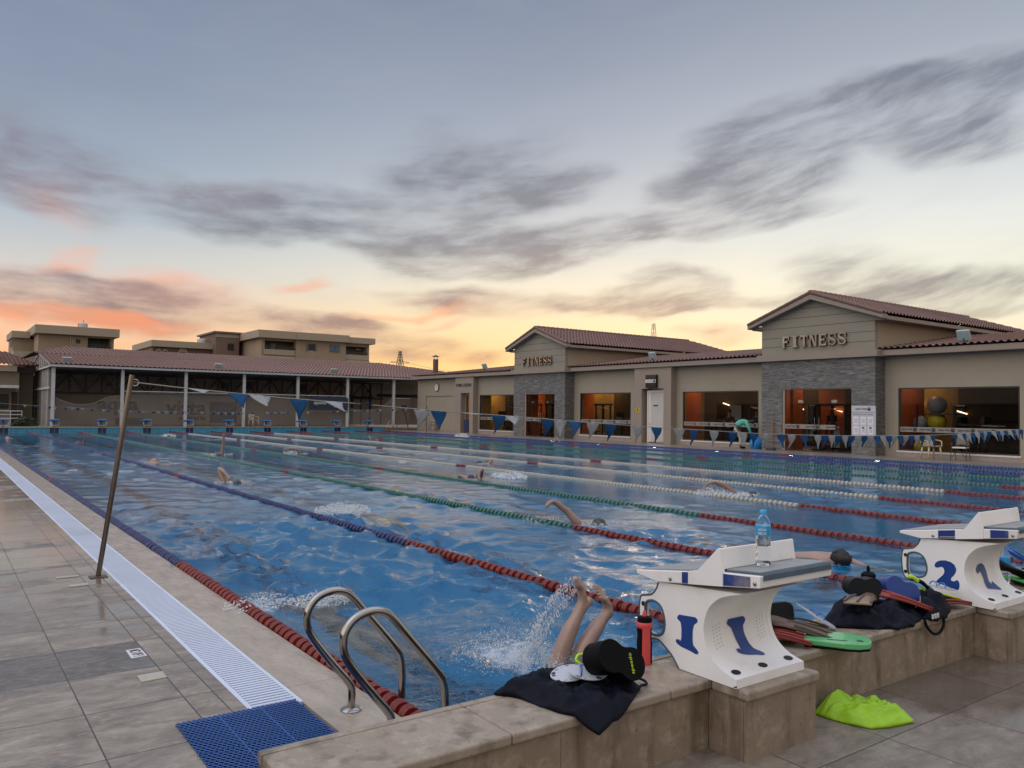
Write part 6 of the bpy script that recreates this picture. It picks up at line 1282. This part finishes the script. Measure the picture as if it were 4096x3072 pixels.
# beyond block 2
bottle(4.37, -.72, .345, 'clear water bottle half full of blue label behind block 2', .26, False, capped=False)
fin(E3(4.62,-.62,.52,20,24,-10), 'bright blue swim fin sticking up at the right edge behind block 2', mat('bright_blue_rubber', (.015,.11,.5), .4, var=.1), .34, .18, True)
board(boardo, Matrix.Translation((4.55,-.83,LT+.003)) @ Matrix.Rotation(rad(-30), 4, 'Z') @ Matrix.Rotation(rad(6), 4, 'Y'), 'bright green kickboard on the ledge beyond block 2', mat('bright_green_foam', (.04,.4,.07), .3, var=.07, coat=.3), blackrub, .035, sl_[:1])
fin(E3(4.40,-.80,.40,-22,22,-50), 'dark grey swim fin leaning on the green kickboard beyond block 2', greyd, .36, .2, True)
fr_ = thing('foam_roller', 'purple foam roller standing on the ledge beyond block 2', 'roller', (4.78,-.78,LT)); MB().lathe([(.06,0),(.065,.006),(.065,.15),(.06,.156)], (4.78,-.78,.355), 26).build('foam_body', mat('purple_foam', (.1,.05,.2), .7, var=.08), fr_, smooth=True); MB().lathe([(.02,.1562),(.002,.157)], (4.78,-.78,.355), 14).build('core_hole', holem, fr_)
# neon bag on the floor
nbm = mat('lime_nylon', (.28,.52,.01), .5, var=.12, scale=7, bump=.002, bscale=260); nbag = thing('lime_bag', 'crumpled lime green drawstring bag on the wet floor below the ledge', 'bag', (1.93,-1.0,.02))
cloth('cloth', [(1.70,-.93),(1.80,-.925),(1.90,-.93),(1.97,-.925),(2.02,-.96),(2.04,-1.02),(2.08,-1.09),(2.07,-1.17),(2.01,-1.29),(1.93,-1.275),(1.84,-1.255),(1.75,-1.215),(1.715,-1.12),(1.69,-1.0)], .0205, .075, nbm, nbag, wr=.032, seed=23, nr=34, fn=lambda x, y: (.075)*math.exp(-((x-1.84)/.10)**2-((y+.965)/.05)**2)-.02*math.exp(-((x-1.95)/.05)**2-((y+1.12)/.05)**2))
# ------------------------------------------------------------------ people
skin_m = mat('wet_skin', (.31,.185,.14), .32, var=.1, scale=9, coat=.15); skin_t = mat('tanned_skin', (.25,.135,.095), .3, var=.12, scale=9, coat=.2); skin_d = mat('dark_skin', (.07,.035,.022), .45, var=.1)
capb = mat('black_swim_cap', (.012,.012,.014), .3, coat=.2); capg = mat('dark_green_cap', (.02,.035,.02), .35); capt = mat('teal_cap', (.02,.16,.17), .35); capr = mat('red_cap', (.35,.03,.02), .35); hair_b = mat('black_hair', (.012,.009,.008), .6, var=.3, scale=40, bump=.004, bscale=120); trunks = mat('black_trunks', (.012,.012,.016), .6)
def skin(name, verts, edges, radii, m, parent, sub=2, root=0):
    me = bpy.data.meshes.new(name); me.from_pydata([tuple(v) for v in verts], edges, []); o = link(name, me, m, parent)
    sk = o.modifiers.new('body', 'SKIN'); sk.use_smooth_shade = True; sk.branch_smoothing = .6
    if not me.skin_vertices: bpy.context.view_layer.update()
    lay = me.skin_vertices[0].data if me.skin_vertices else None
    if lay is None:
        bpy.context.view_layer.objects.active = o; bpy.ops.mesh.customdata_skin_add(); lay = me.skin_vertices[0].data
    for i, r in enumerate(radii):
        lay[i].radius = (r, r) if not isinstance(r, tuple) else r
        lay[i].use_root = (i == root)
    s = o.modifiers.new('smooth', 'SUBSURF'); s.levels = s.render_levels = sub
    return o
def swimmer(x, y, hd, label, cap, arm=None, arm2=None, roll=0.0, deep=0.0, tone=None, showback=True, side=1, hands=True):
    # freestyle swimmer; local +v is the swimming direction hd (+1 away from the camera, -1 towards it)
    t = thing('person', label, 'person', (x,y,0), 'swimmers in the pool'); tone = tone or skin_m
    P = lambda u, v, z: (x+u*hd, y+v*hd, z-deep)
    V = [P(0,-.55,-.20), P(0,-.25,-.145), P(0,.02,-.11), P(0,.18,-.095), P(0,.29,-.06), P(0,.38,-.03), P(0,.47,-.05)]
    E_ = [(0,1),(1,2),(2,3),(3,4),(4,5),(5,6)]; R_ = [.12,.125,.15,.12,.06,.09,.075]
    for s in (-1, 1):
        b_ = len(V); V += [P(.09*s,-.65,-.12), P(.10*s,-1.05,-.16), P(.1*s,-1.45,-.12), P(.1*s,-1.65,-.16)]; E_ += [(0,b_),(b_,b_+1),(b_+1,b_+2),(b_+2,b_+3)]; R_ += [.085,.06,.04,.03]
    def addarm(pts, s):
        b_ = len(V); V.append(P(.17*s,.17,-.035)); E_.append((3,b_)); R_.append(.07)
        for (u, v, z), r in zip(pts, (.052,.042,.032,.035,.016)): V.append(P(u, v, z)); E_.append((len(V)-2, len(V)-1)); R_.append(r)
    if arm: addarm(arm, side)
    addarm(arm2 or [(.2*-side,.45,-.08),(.2*-side,.65,-.14),(.19*-side,.78,-.18),(.18*-side,.86,-.2)], -side)
    skin('body', V, E_, R_, tone, t, sub=2, root=0)
    hm = Matrix.Rotation(rad(0), 4, 'X'); mb = MB(); mb.ball(P(0,.40,-.015), (.092,.112,.095), 18, 12)
    if cap is hair_b:
        rh = random.Random(3); mb.v = [(a+rh.uniform(-.014,.014), b_+rh.uniform(-.014,.014), c_+rh.uniform(-.008,.016)) for a, b_, c_ in mb.v]
    mb.build('swim_cap' if cap is not hair_b else 'hair', cap, t, smooth='all')
    if showback: MB().ball(P(0,-.45,-.165), (.135,.2,.115), 16, 10).build('trunks', trunks, t, smooth='all')
    return t
UPS = lambda s, h=.62: [(.2*s,.2,h*.45),(.2*s,.24,h*.72),(.19*s,.26,h*.86),(.19*s,.27,h)]
HI = lambda s: [(.30*s,.08,.22),(.34*s,.22,.20),(.35*s,.36,.10),(.34*s,.42,.05)]
swimmer(3.10,13.71,-1,'swimmer in dark cap coming closer with one elbow raised in the second lane',capb,[(.26,.0,.30),(.20,.16,.22),(.14,.25,.12),(.12,.3,.06)])
swimmer(5.54,23.72,-1,'swimmer in black cap with one arm stretched straight up beside a green rope',capb,UPS(-1,.72),side=-1)
swimmer(8.40,23.18,1,'swimmer with arm bent flat over the water in the lane left of the cream ropes',capb,[(-.25,.1,.17),(-.45,.2,.19),(-.6,.22,.17),(-.68,.23,.12)],side=-1)
swimmer(10.75,20.93,1,'swimmer low in the water with only a dark head showing between cream ropes',capb,None,deep=.06,tone=skin_t)
swimmer(3.35,7.75,1,'swimmer hidden in white spray with teal cap in the second lane',capt,None,deep=.07,tone=skin_t)
swimmer(16.2,33.9,-1,'distant swimmer with a reddish shoulder above water beyond the cream ropes',capr,HI(1),deep=.02,tone=skin_t)
swimmer(11.2,16.19,1,'swimmer lying low with dark back and one forearm out between two cream ropes',capb,[(.28,.15,.08),(.34,.32,.08),(.36,.45,.05),(.36,.52,.02)],tone=skin_t)
swimmer(8.45,12.0,1,'swimmer with arched arm and white splash ahead beside the second green rope',capb,[(-.22,-.05,.22),(-.36,-.12,.17),(-.42,-.2,.05),(-.42,-.28,-.02)],side=-1,tone=skin_t)
swimmer(8.25,12.85,-1,'swimmer floating along the second green rope with brown hair',mat('brown_hair', (.08,.03,.02), .6, .3),[(.25,.3,.06),(.28,.5,.05),(.28,.62,.0),(.27,.7,-.03)],deep=.02,tone=skin_t)
swimmer(5.60,5.45,-1,'swimmer in dark green cap with a long bent arm reaching over by the green rope',capg,[(.30,.06,.15),(.49,.0,.295),(.56,.01,.285),(.63,.03,.255),(.67,.05,.225)],tone=skin_m)
swimmer(23.3,36.54,1,'far swimmer throwing up spray in the lane by the fitness building',capb,HI(1),tone=skin_t)
swimmer(23.05,28.19,-1,'far swimmer with a pale bent arm in the lane before the far gable',capb,HI(-1),side=-1)
swimmer(10.92,6.95,-1,'swimmer with thick bent arm and black cap right of the cream rope end',capb,[(.42,.05,.15),(.64,.0,.225),(.76,.0,.22),(.86,.02,.20),(.92,.03,.175)],tone=skin_t)
swimmer(5.75,1.85,-1,'dark haired swimmer passing close behind the white block numbered 1',hair_b,None,tone=skin_m,deep=-.06,showback=False)
swimmer(.84,40.8,-1,'far swimmer with pale head in the leftmost lane',mat('pale_cap', (.4,.25,.22), .4),None)
swimmer(3.03,34.5,1,'far swimmer with a dark forearm sticking up in the second lane',capb,UPS(1,.3),tone=skin_d)
swimmer(5.66,31.86,-1,'far swimmer, only a black cap showing, in the third lane',capb,None,deep=.03)
swimmer(8.14,42.1,-1,'farthest swimmer with a red cap and white splash near the far wall',capr,None)
swimmer(3.08,20.46,1,'swimmer with pinkish back just above water left of the raised elbow swimmer',mat('skin_cap', (.38,.2,.16), .4),None,deep=-.02)
swimmer(.55,2.72,1,'swimmer under splashing water just behind the ladder rails',capb,[(.27,.2,.03),(.3,.42,.02),(.3,.6,-.03),(.3,.66,-.06)],deep=.15,tone=skin_t)

# the diver: two lower legs and feet left above the water
dv = thing('person', 'diver plunging in beside block 1 with only bare lower legs and feet above water', 'person', (1.25,.5,0), 'swimmers in the pool')
V = []; E_ = []; R_ = []
def vadd(p, r, link_=None):
    V.append(p); R_.append(r)
    if link_ is not None: E_.append((link_, len(V)-1))
    return len(V)-1
pel = vadd((.80,.62,-.75), .14); vadd((.62,.66,-1.0), .15, pel); vadd((.48,.7,-1.2), .13, 1); vadd((.42,.71,-1.3), .06, 2); vadd((.37,.72,-1.38), .09, 3)
for s, (kn, c1, c2, an_, hl, mid, ball_, tip) in ((1, ((1.185,.50,.0),(1.225,.50,.11),(1.29,.495,.22),(1.365,.49,.335),(1.435,.49,.365),(1.365,.485,.41),(1.318,.482,.475),(1.285,.48,.545))), (-1, ((1.305,.46,.0),(1.37,.455,.10),(1.455,.45,.195),(1.535,.445,.275),(1.595,.445,.285),(1.535,.44,.345),(1.47,.44,.395),(1.395,.44,.445)))):
    hip = vadd((.85,.60 if s > 0 else .50,-.68), .11, pel); th = vadd((1.0,.55 if s > 0 else .49,-.35), .088, hip)
    k_ = vadd(kn, .064, th); a1 = vadd(c1, .060, k_); a2 = vadd(c2, .051, a1); a3 = vadd(an_, .0335, a2)
    h1 = vadd(hl, .036, a3)
    m1 = vadd(mid, .043, a3); d_ = (Vector(tip)-Vector(ball_)).normalized(); sd = Vector((.62,.62,.42)) if s > 0 else Vector((.55,.62,.5)); sd = (sd-d_*sd.dot(d_)).normalized()
    for k in range(5):
        o = (k-2)*.0165*s; ln = (.062,.058,.052,.045,.038)[k]; bk_ = Vector(ball_)+sd*o-d_*(.0,.0,.004,.010,.017)[k]
        b0 = vadd(tuple(Vector(mid).lerp(bk_, .55)), .027, m1); b1 = vadd(tuple(bk_), .0185 if k else .022, b0)
        b2 = vadd(tuple(bk_+d_*ln*.6+Vector((.004,0,.003))+sd*.0006*(k-2)*s), .0112 if k else .015, b1); vadd(tuple(bk_+d_*ln+sd*.0005*(k-2)*s), .0105 if k else .0145, b2)
skin('body', V, E_, R_, mat('leg_skin', (.36,.235,.18), .38, var=.12, scale=14, coat=.25, bump=.001, bscale=60), dv, sub=2, root=0)
MB().ball((.82,.6,-.72), (.17,.17,.17), 16, 10).build('trunks', trunks, dv, smooth='all')

# splashes: droplets and torn sheets of water, too many to count
dropm = bpy.data.materials.new('water_drops'); dropm.use_nodes = True; b = dropm.node_tree.nodes['Principled BSDF']; b.inputs['Base Color'].default_value = (.88,.92,.95,1); b.inputs['Transmission Weight'].default_value = .35; b.inputs['Roughness'].default_value = .08; b.inputs['IOR'].default_value = 1.33
def splash(name, label, parts):
    mb = MB(); rs = random.Random(len(label))
    for (cx, cy, rx, ry, h, n, s0, s1) in parts:
        for i in range(n):
            a = rs.random()*6.283; q = rs.random()**.6; x, y = cx+rx*q*math.cos(a), cy+ry*q*math.sin(a); z = h*(rs.random()**2.1)*(1-.6*q)+.004; s = rs.uniform(s0, s1)*(1-.5*z/max(h,.01))
            mb.ball((x,y,z), (s*rs.uniform(.8,1.9), s, s*rs.uniform(.6,1.5)), 6, 4)
    o = mb.build(name, dropm, smooth='all', recalc=False); tag(o, label, 'splash', kind='stuff'); return o
jets = [(1.02+.42*u-.0, .62, .02, .02, .01, 10, .002, .004) for u in []]
splash('splash', 'spray of drops left of the diving legs', [(1.0,.72,.42,.36,.20,2400,.0009,.0040),(.98,.7,.3,.26,.32,1500,.0008,.0032),(.95,.78,.45,.4,.34,420,.0008,.0028),(1.1,.62,.2,.2,.12,1300,.0010,.0040),(1.24,.5,.16,.12,.07,900,.0010,.0038)])
mb = MB(); rs = random.Random(4)
for x0, z0, x1, z1, n in ((.92,.06,1.27,.46,420),(1.02,.10,1.38,.43,330),(1.2,.35,1.36,.5,60)):
    for i in range(n):
        u = rs.random(); s = rs.uniform(.0010,.0040)*(1.25-.5*u); mb.ball((x0+(x1-x0)*u+rs.gauss(0,.012), .55+rs.gauss(0,.02), z0+(z1-z0)*u+.03*math.sin(3.1*u)+rs.gauss(0,.010)), (s,s,s*2.4), 6, 4)
tag(mb.build('falling_drops', dropm, smooth='all', recalc=False), 'streaks of drops falling from the diving feet', 'splash', kind='stuff')
splash('splash', 'splashing water over the swimmer behind the ladder rails', [(.12,2.85,.3,.18,.12,700,.0018,.0075),(.55,2.68,.22,.14,.15,800,.0018,.0075),(.66,2.62,.09,.08,.24,160,.001,.004)])
splash('splash', 'white spray over the swimmer with teal cap in the second lane', [(3.0,7.85,.42,.36,.20,1500,.003,.012)])
splash('splash', 'white spray before the swimmers along the second green rope', [(8.95,11.9,.4,.45,.18,500,.007,.022)])
splash('splash', 'spray at the swimmers farther down the pool', [(10.2,6.9,.4,.3,.2,700,.004,.012),(10.6,6.6,.5,.3,.06,400,.004,.012),(5.05,5.6,.32,.28,.2,420,.002,.0065),(5.6,4.9,.4,.3,.05,300,.003,.008),(7.9,23.2,.25,.3,.2,120,.006,.016),(23.25,36.7,.4,.6,.3,260,.012,.035),(8.2,42,.4,.4,.15,120,.012,.03),(3.1,13.6,.4,.3,.06,160,.004,.012),(5.6,23.7,.5,.3,.15,120,.006,.014)])

# cleaner bending over by the window, with bag, bucket, broom and pole
dirv = Vector((.62,-.785,0)); O = Vector((27.2,19.69,.03)); sd = Vector((.785,.62,0))
cl = thing('person', 'cleaner in mint green shirt and pale trousers bending down by the blue bag', 'person', O)
Pm = lambda f, z, s=0: tuple(O+dirv*f+sd*s+Vector((0,0,z)))
V = [Pm(-.24,.92), Pm(-.12,1.10), Pm(.04,1.21), Pm(.20,1.20), Pm(.33,1.19), Pm(.42,1.20), Pm(.50,1.14)]; E_ = [(0,1),(1,2),(2,3),(3,4),(4,5),(5,6)]; R_ = [.14,.145,.155,.14,.06,.095,.085]
for s in (-1, 1):
    b_ = len(V); V += [Pm(-.20,.84,.1*s), Pm(-.03,.48,.12*s), Pm(-.06,.09,.12*s), Pm(.12,.04,.14*s)]; E_ += [(0,b_),(b_,b_+1),(b_+1,b_+2),(b_+2,b_+3)]; R_ += [.10,.068,.045,.04]
    b_ = len(V); V += [Pm(.22,1.12,.19*s), Pm(.32,.88,.2*s), Pm(.40,.66,.12*s), Pm(.41,.58,.1*s)]; E_ += [(3,b_),(b_,b_+1),(b_+1,b_+2),(b_+2,b_+3)]; R_ += [.062,.046,.034,.038]
skin('body', V, E_, R_, skin_d, cl, 2)
def offs(rs_, k): return [r*k for r in rs_]
mint = mat('mint_green_shirt', (.10,.42,.33), .8, var=.08, scale=8, bump=.006, bscale=14); khaki = mat('pale_trousers', (.36,.33,.30), .85, var=.07, bump=.006, bscale=12)
Vs = [Pm(-.21,.98), Pm(-.12,1.10), Pm(.04,1.215), Pm(.20,1.205), Pm(.28,1.2)]; Es = [(0,1),(1,2),(2,3),(3,4)]; Rs = [.16,.165,.175,.16,.09]
for s in (-1, 1): b_ = len(Vs); Vs += [Pm(.22,1.12,.19*s), Pm(.32,.88,.2*s), Pm(.38,.70,.13*s)]; Es += [(3,b_),(b_,b_+1),(b_+1,b_+2)]; Rs += [.085,.065,.052]
skin('shirt', Vs, Es, Rs, mint, cl, 2)
Vs = [Pm(-.26,.99), Pm(-.24,.88)]; Es = [(0,1)]; Rs = [.15,.165]
for s in (-1, 1): b_ = len(Vs); Vs += [Pm(-.19,.78,.1*s), Pm(-.03,.48,.12*s), Pm(-.05,.12,.12*s)]; Es += [(1,b_),(b_,b_+1),(b_+1,b_+2)]; Rs += [.12,.09,.075]
skin('trousers', Vs, Es, Rs, khaki, cl, 2, root=1)
MB().ball(Pm(.46,1.20), (.115,.115,.10), 14, 10).build('hair', hair_b, cl, smooth='all')
for s in (-1, 1): MB().ball(Pm(.05,.045,.13*s), (.12,.13,.05), 12, 8).build('shoe', blackrub, cl, smooth='all')
bb_ = thing('rubbish_bag', 'bright blue plastic bag standing on the deck below the cleaner\'s hands', 'bag', (27.3,19.2,.03)); mb = MB(); c0 = O+dirv*.62
mb.grid(22, 14, lambda u, v: (lambda a, q: (c0.x+q*math.cos(a)*(1+.15*math.sin(5*a+4*v)), c0.y+q*math.sin(a)*(1+.12*math.sin(4*a)), .03+.50*v+.02*math.sin(7*a)))(u*6.283, (.24*math.sin(math.pi*min(1, .12+v*.8))**.6+.02))); bb_.location = (c0.x,c0.y,.03)
mb.build('bag_film', mat('blue_plastic_film', (.03,.28,.75), .35, var=.2, scale=7, bump=.02, bscale=16), bb_, smooth='all')
bk = thing('bucket', 'dark blue plastic bucket beside the blue bag on the deck', 'bucket', (0,0,.03)); c1 = O+dirv*1.02; bk.location = (c1.x,c1.y,.03); MB().lathe([(.13,0),(.17,.34),(.18,.345),(.18,.365),(.16,.365),(.12,.03),(.02,.03)], (c1.x,c1.y,.031), 22).build('tub', mat('dark_blue_plastic', (.02,.12,.32), .4), bk, smooth=True); MB().tube([(c1.x+.17*math.cos(a),c1.y+.02,.38+.12*math.sin(a)) for a in [math.pi*k/10 for k in range(11)]], .006, 6).build('handle', darkm, bk)
br_ = thing('broom', 'brown handled broom leaning upright against the slate of the near gable', 'broom', (27.1,18.2,.03)); MB().cyl((27.05,18.02,.1),(27.17,18.0,1.32),.022,8).build('stick', mat('orange_wood', (.3,.11,.04), .6), br_); MB().box((26.96,17.85,.03),(27.12,18.25,.12)).build('brush_head', darkm, br_)
mp = thing('mop_pole', 'long white aluminium mop pole leaning beside the cleaner\'s window', 'pole', (27.4,18.8,.03)); MB().cyl((27.45,18.72,.04),(27.83,18.72,1.85),.018,8).build('pole', mat('aluminium', (.5,.5,.52), .3, .6), mp); MB().box((27.36,18.6,.03),(27.5,18.84,.08)).build('mop_head', greyd, mp)
# people standing inside the gym
def stander(x, y, fx, label, top, legs, tone, h=1.72, arms=.25):
    t = thing('person', label, 'person', (x,y,.04), 'people inside the gym'); k = h/1.72; P = lambda f, s, z: (x+f*fx, y+s, .04+z*k)
    V = [P(0,0,.95),P(0,0,1.15),P(0,0,1.35),P(0,0,1.47),P(.02,0,1.56),P(.02,0,1.66)]; E_ = [(0,1),(1,2),(2,3),(3,4),(4,5)]; R_ = [.13,.125,.15,.06,.085,.09]
    for s in (-1, 1):
        b_ = len(V); V += [P(0,.09*s,.86),P(.02,.1*s,.48),P(0,.1*s,.08),P(.12,.12*s,.04)]; E_ += [(0,b_),(b_,b_+1),(b_+1,b_+2),(b_+2,b_+3)]; R_ += [.095,.065,.045,.04]
        b_ = len(V); V += [P(0,.19*s,1.36),P(.06,.25*s,1.1),P(arms,.18*s,.98),P(arms+.07,.16*s,.97)]; E_ += [(2,b_),(b_,b_+1),(b_+1,b_+2),(b_+2,b_+3)]; R_ += [.06,.045,.035,.038]
    skin('body', V, E_, R_, tone, t, 1)
    skin('shirt', [P(0,0,.93),P(0,0,1.15),P(0,0,1.35),P(0,0,1.45),P(0,.2,1.34),P(.04,.24,1.18),P(0,-.2,1.34),P(.04,-.24,1.18)], [(0,1),(1,2),(2,3),(2,4),(4,5),(2,6),(6,7)], [.155,.15,.17,.08,.085,.075,.085,.075], top, t, 1)
    skin('trousers', [P(0,0,.95),P(0,.09,.84),P(.02,.1,.48),P(0,.1,.14),P(0,-.09,.84),P(.02,-.1,.48),P(0,-.1,.14)], [(0,1),(1,2),(2,3),(0,4),(4,5),(5,6)], [.15,.115,.085,.07,.115,.085,.07], legs, t, 1)
    MB().ball(P(0,0,1.665), (.098*k,.095*k,.10*k), 12, 8).build('hair', hair_b, t, smooth='all')
dk = mat('dark_shirt', (.02,.022,.035), .8); nv = mat('navy_shirt', (.015,.025,.09), .8)
stander(29.2,28.5,-1,'person in dark shirt standing at the right of the window right of the far gable',dk,trunks,skin_m)
stander(29.6,35.3,-1,'person in dark shirt seen through the glass doors of the far gable',dk,trunks,skin_t)
stander(29.4,22.15,-1,'person in dark top near the middle of the cleaner\'s window',dk,trunks,skin_m)
stander(29.4,20.55,-1,'person in navy shirt behind the glass above the bending cleaner',nv,trunks,skin_t)
stander(31.6,10.0,-1,'shadowy person at the right side inside the widest window',dk,trunks,skin_d)

# ------------------------------------------------------------------ chairs on the walkways
def plastic_chair(x, y, z, rz, label, m):
    t = thing('plastic_chair', label, 'chair', (x,y,z), 'moulded plastic chairs'); M = Matrix.Translation((x,y,z)) @ Matrix.Rotation(rz, 4, 'Z'); f = lambda p: tuple(M @ Vector(p))
    MB().grid(10, 10, lambda u, v: f(((u-.5)*.46, (v-.5)*.44, .43+.03*(2*u-1)**2+.015*(2*v-1)))).build('seat', m, t, smooth='all').modifiers.new('t', 'SOLIDIFY').thickness = .02
    bk_ = MB()
    for k, (z0, z1) in enumerate(((.44,.58),(.66,.80))): bk_.grid(14, 4, lambda u, v, z0=z0, z1=z1: f(((u-.5)*.46, -.22-.05*(1-(2*u-1)**2)-.10*(z0+(z1-z0)*v-.44), z0+(z1-z0)*v+.04*k*(1-(2*u-1)**2))))
    for s in (-.2, .2): bk_.grid(3, 4, lambda u, v, s=s: f((s+(u-.5)*.09, -.235-.10*(.12+.14*v), .56+.12*v)))
    o = bk_.build('backrest', m, t, smooth='all'); o.modifiers.new('t', 'SOLIDIFY').thickness = .016
    for s in (-1, 1): MB().tube(curve_pts([f((.23*s,-.26,.72)), f((.27*s,-.16,.68)), f((.28*s,.05,.66)), f((.27*s,.2,.62)), f((.25*s,.22,.44))], 4), .022, 8).build('armrest', m, t, smooth='all')
    for sx, sy in ((-1,-1),(1,-1),(-1,1),(1,1)): MB().tube([f((.21*sx,.19*sy,.43)), f((.235*sx,.21*sy,.2)), f((.25*sx,.24*sy,.0))], [.035,.028,.022], 8).build('leg', m, t, smooth='all')
    return t
cream = mat('cream_plastic', (.46,.38,.27), .45, var=.05)
plastic_chair(27.25, 11.35, .03, rad(150), 'cream moulded plastic armchair on the walkway below the widest window', cream)
plastic_chair(15.6, 50.9, .3, rad(-160), 'cream plastic chair on the far wall before the open shed', cream)
def wire_chair(x, y, z, rz, label, seatm):
    t = thing('metal_chair', label, 'chair', (x,y,z), 'metal framed chairs'); M = Matrix.Translation((x,y,z)) @ Matrix.Rotation(rz, 4, 'Z'); f = lambda p: tuple(M @ Vector(p)); fm_ = mat('dark_chair_frame', (.05,.04,.035), .4, .5)
    MB().box((-.22,-.22,.42),(.22,.22,.47), 0, M).build('seat', seatm, t, bevel=.012); MB().grid(8, 6, lambda u, v: f(((u-.5)*.42, -.23-.08*v, .5+.3*v+.03*(1-(2*u-1)**2)))).build('backrest', mat('woven_back', (.16,.12,.09), .7, var=.3, scale=40), t, smooth='all').modifiers.new('t', 'SOLIDIFY').thickness = .015
    for s in (-1, 1):
        MB().tube(curve_pts([f((.23*s,-.27,.0)), f((.22*s,-.22,.42)), f((.22*s,-.3,.8))], 4), .012, 7).build('rear_leg', fm_, t, smooth='all'); MB().tube(curve_pts([f((.25*s,.27,.0)), f((.24*s,.22,.4)), f((.24*s,.18,.64)), f((.24*s,-.05,.66)), f((.22*s,-.26,.62))], 4), .012, 7).build('front_leg', fm_, t, smooth='all')
    MB().tube(curve_pts([f((-.23,.24,.1)), f((0,.23,.33)), f((.23,.24,.1))], 5), .01, 6).build('brace', fm_, t)
wire_chair(27.3, 10.35, .03, rad(100), 'dark metal chair with white seat pad beside the cream plastic armchair', trimw)
wire_chair(27.55, 47.5, .03, rad(80), 'dark woven metal chair against the far end of the beige wall', mat('woven_back', (.16,.12,.09), .7))
us = thing('umbrella_stand', 'thin dark leaning pole at the far corner of the fitness building', 'pole', (27.9,51.2,.03)); MB().cyl((27.5,51.1,.03),(27.2,51.3,1.72),.03,8).build('pole', darkm, us); MB().box((27.05,51.15,1.72),(27.35,51.45,1.9)).build('head', darkm, us, bevel=.02)
bn = thing('rubbish_bin', 'dark blue bin standing in the brown doorway at the far end', 'bin', (27.75,43.2,.05)); MB().lathe([(.2,0),(.24,.85),(.25,.87),(.2,.9)], (27.72,43.2,.052), 4).build('body', mat('dark_blue_bin', (.015,.03,.1), .5), bn)
fl_ = thing('pool_ladder', 'small steel ladder rails at the far right corner of the pool', 'ladder', (24.7,49,.03))
for y in (48.6, 49.2): MB().tube(curve_pts([(25.2,y,.03),(25.2,y,.5),(25.05,y,.72),(24.85,y,.62),(24.75,y,.3),(24.74,y,-.3)], 5), .024, 8).build('handrail', stl, fl_, smooth='all')
# unseen dark wall, added so the gym windows mirror less bright sky
bw = thing('unseen_dark_wall', 'unseen dark wall added left of the deck to darken the window reflections', 'wall', (-14,20,0)); MB().box((-14.4,-6,0),(-14.1,57,2.6)).build('wall', mat('unseen_wall_render', (.11,.095,.08), .9), bw)
MB().box((-14.45,-6,2.6),(-14.05,57,2.7)).build('coping', tan, bw)
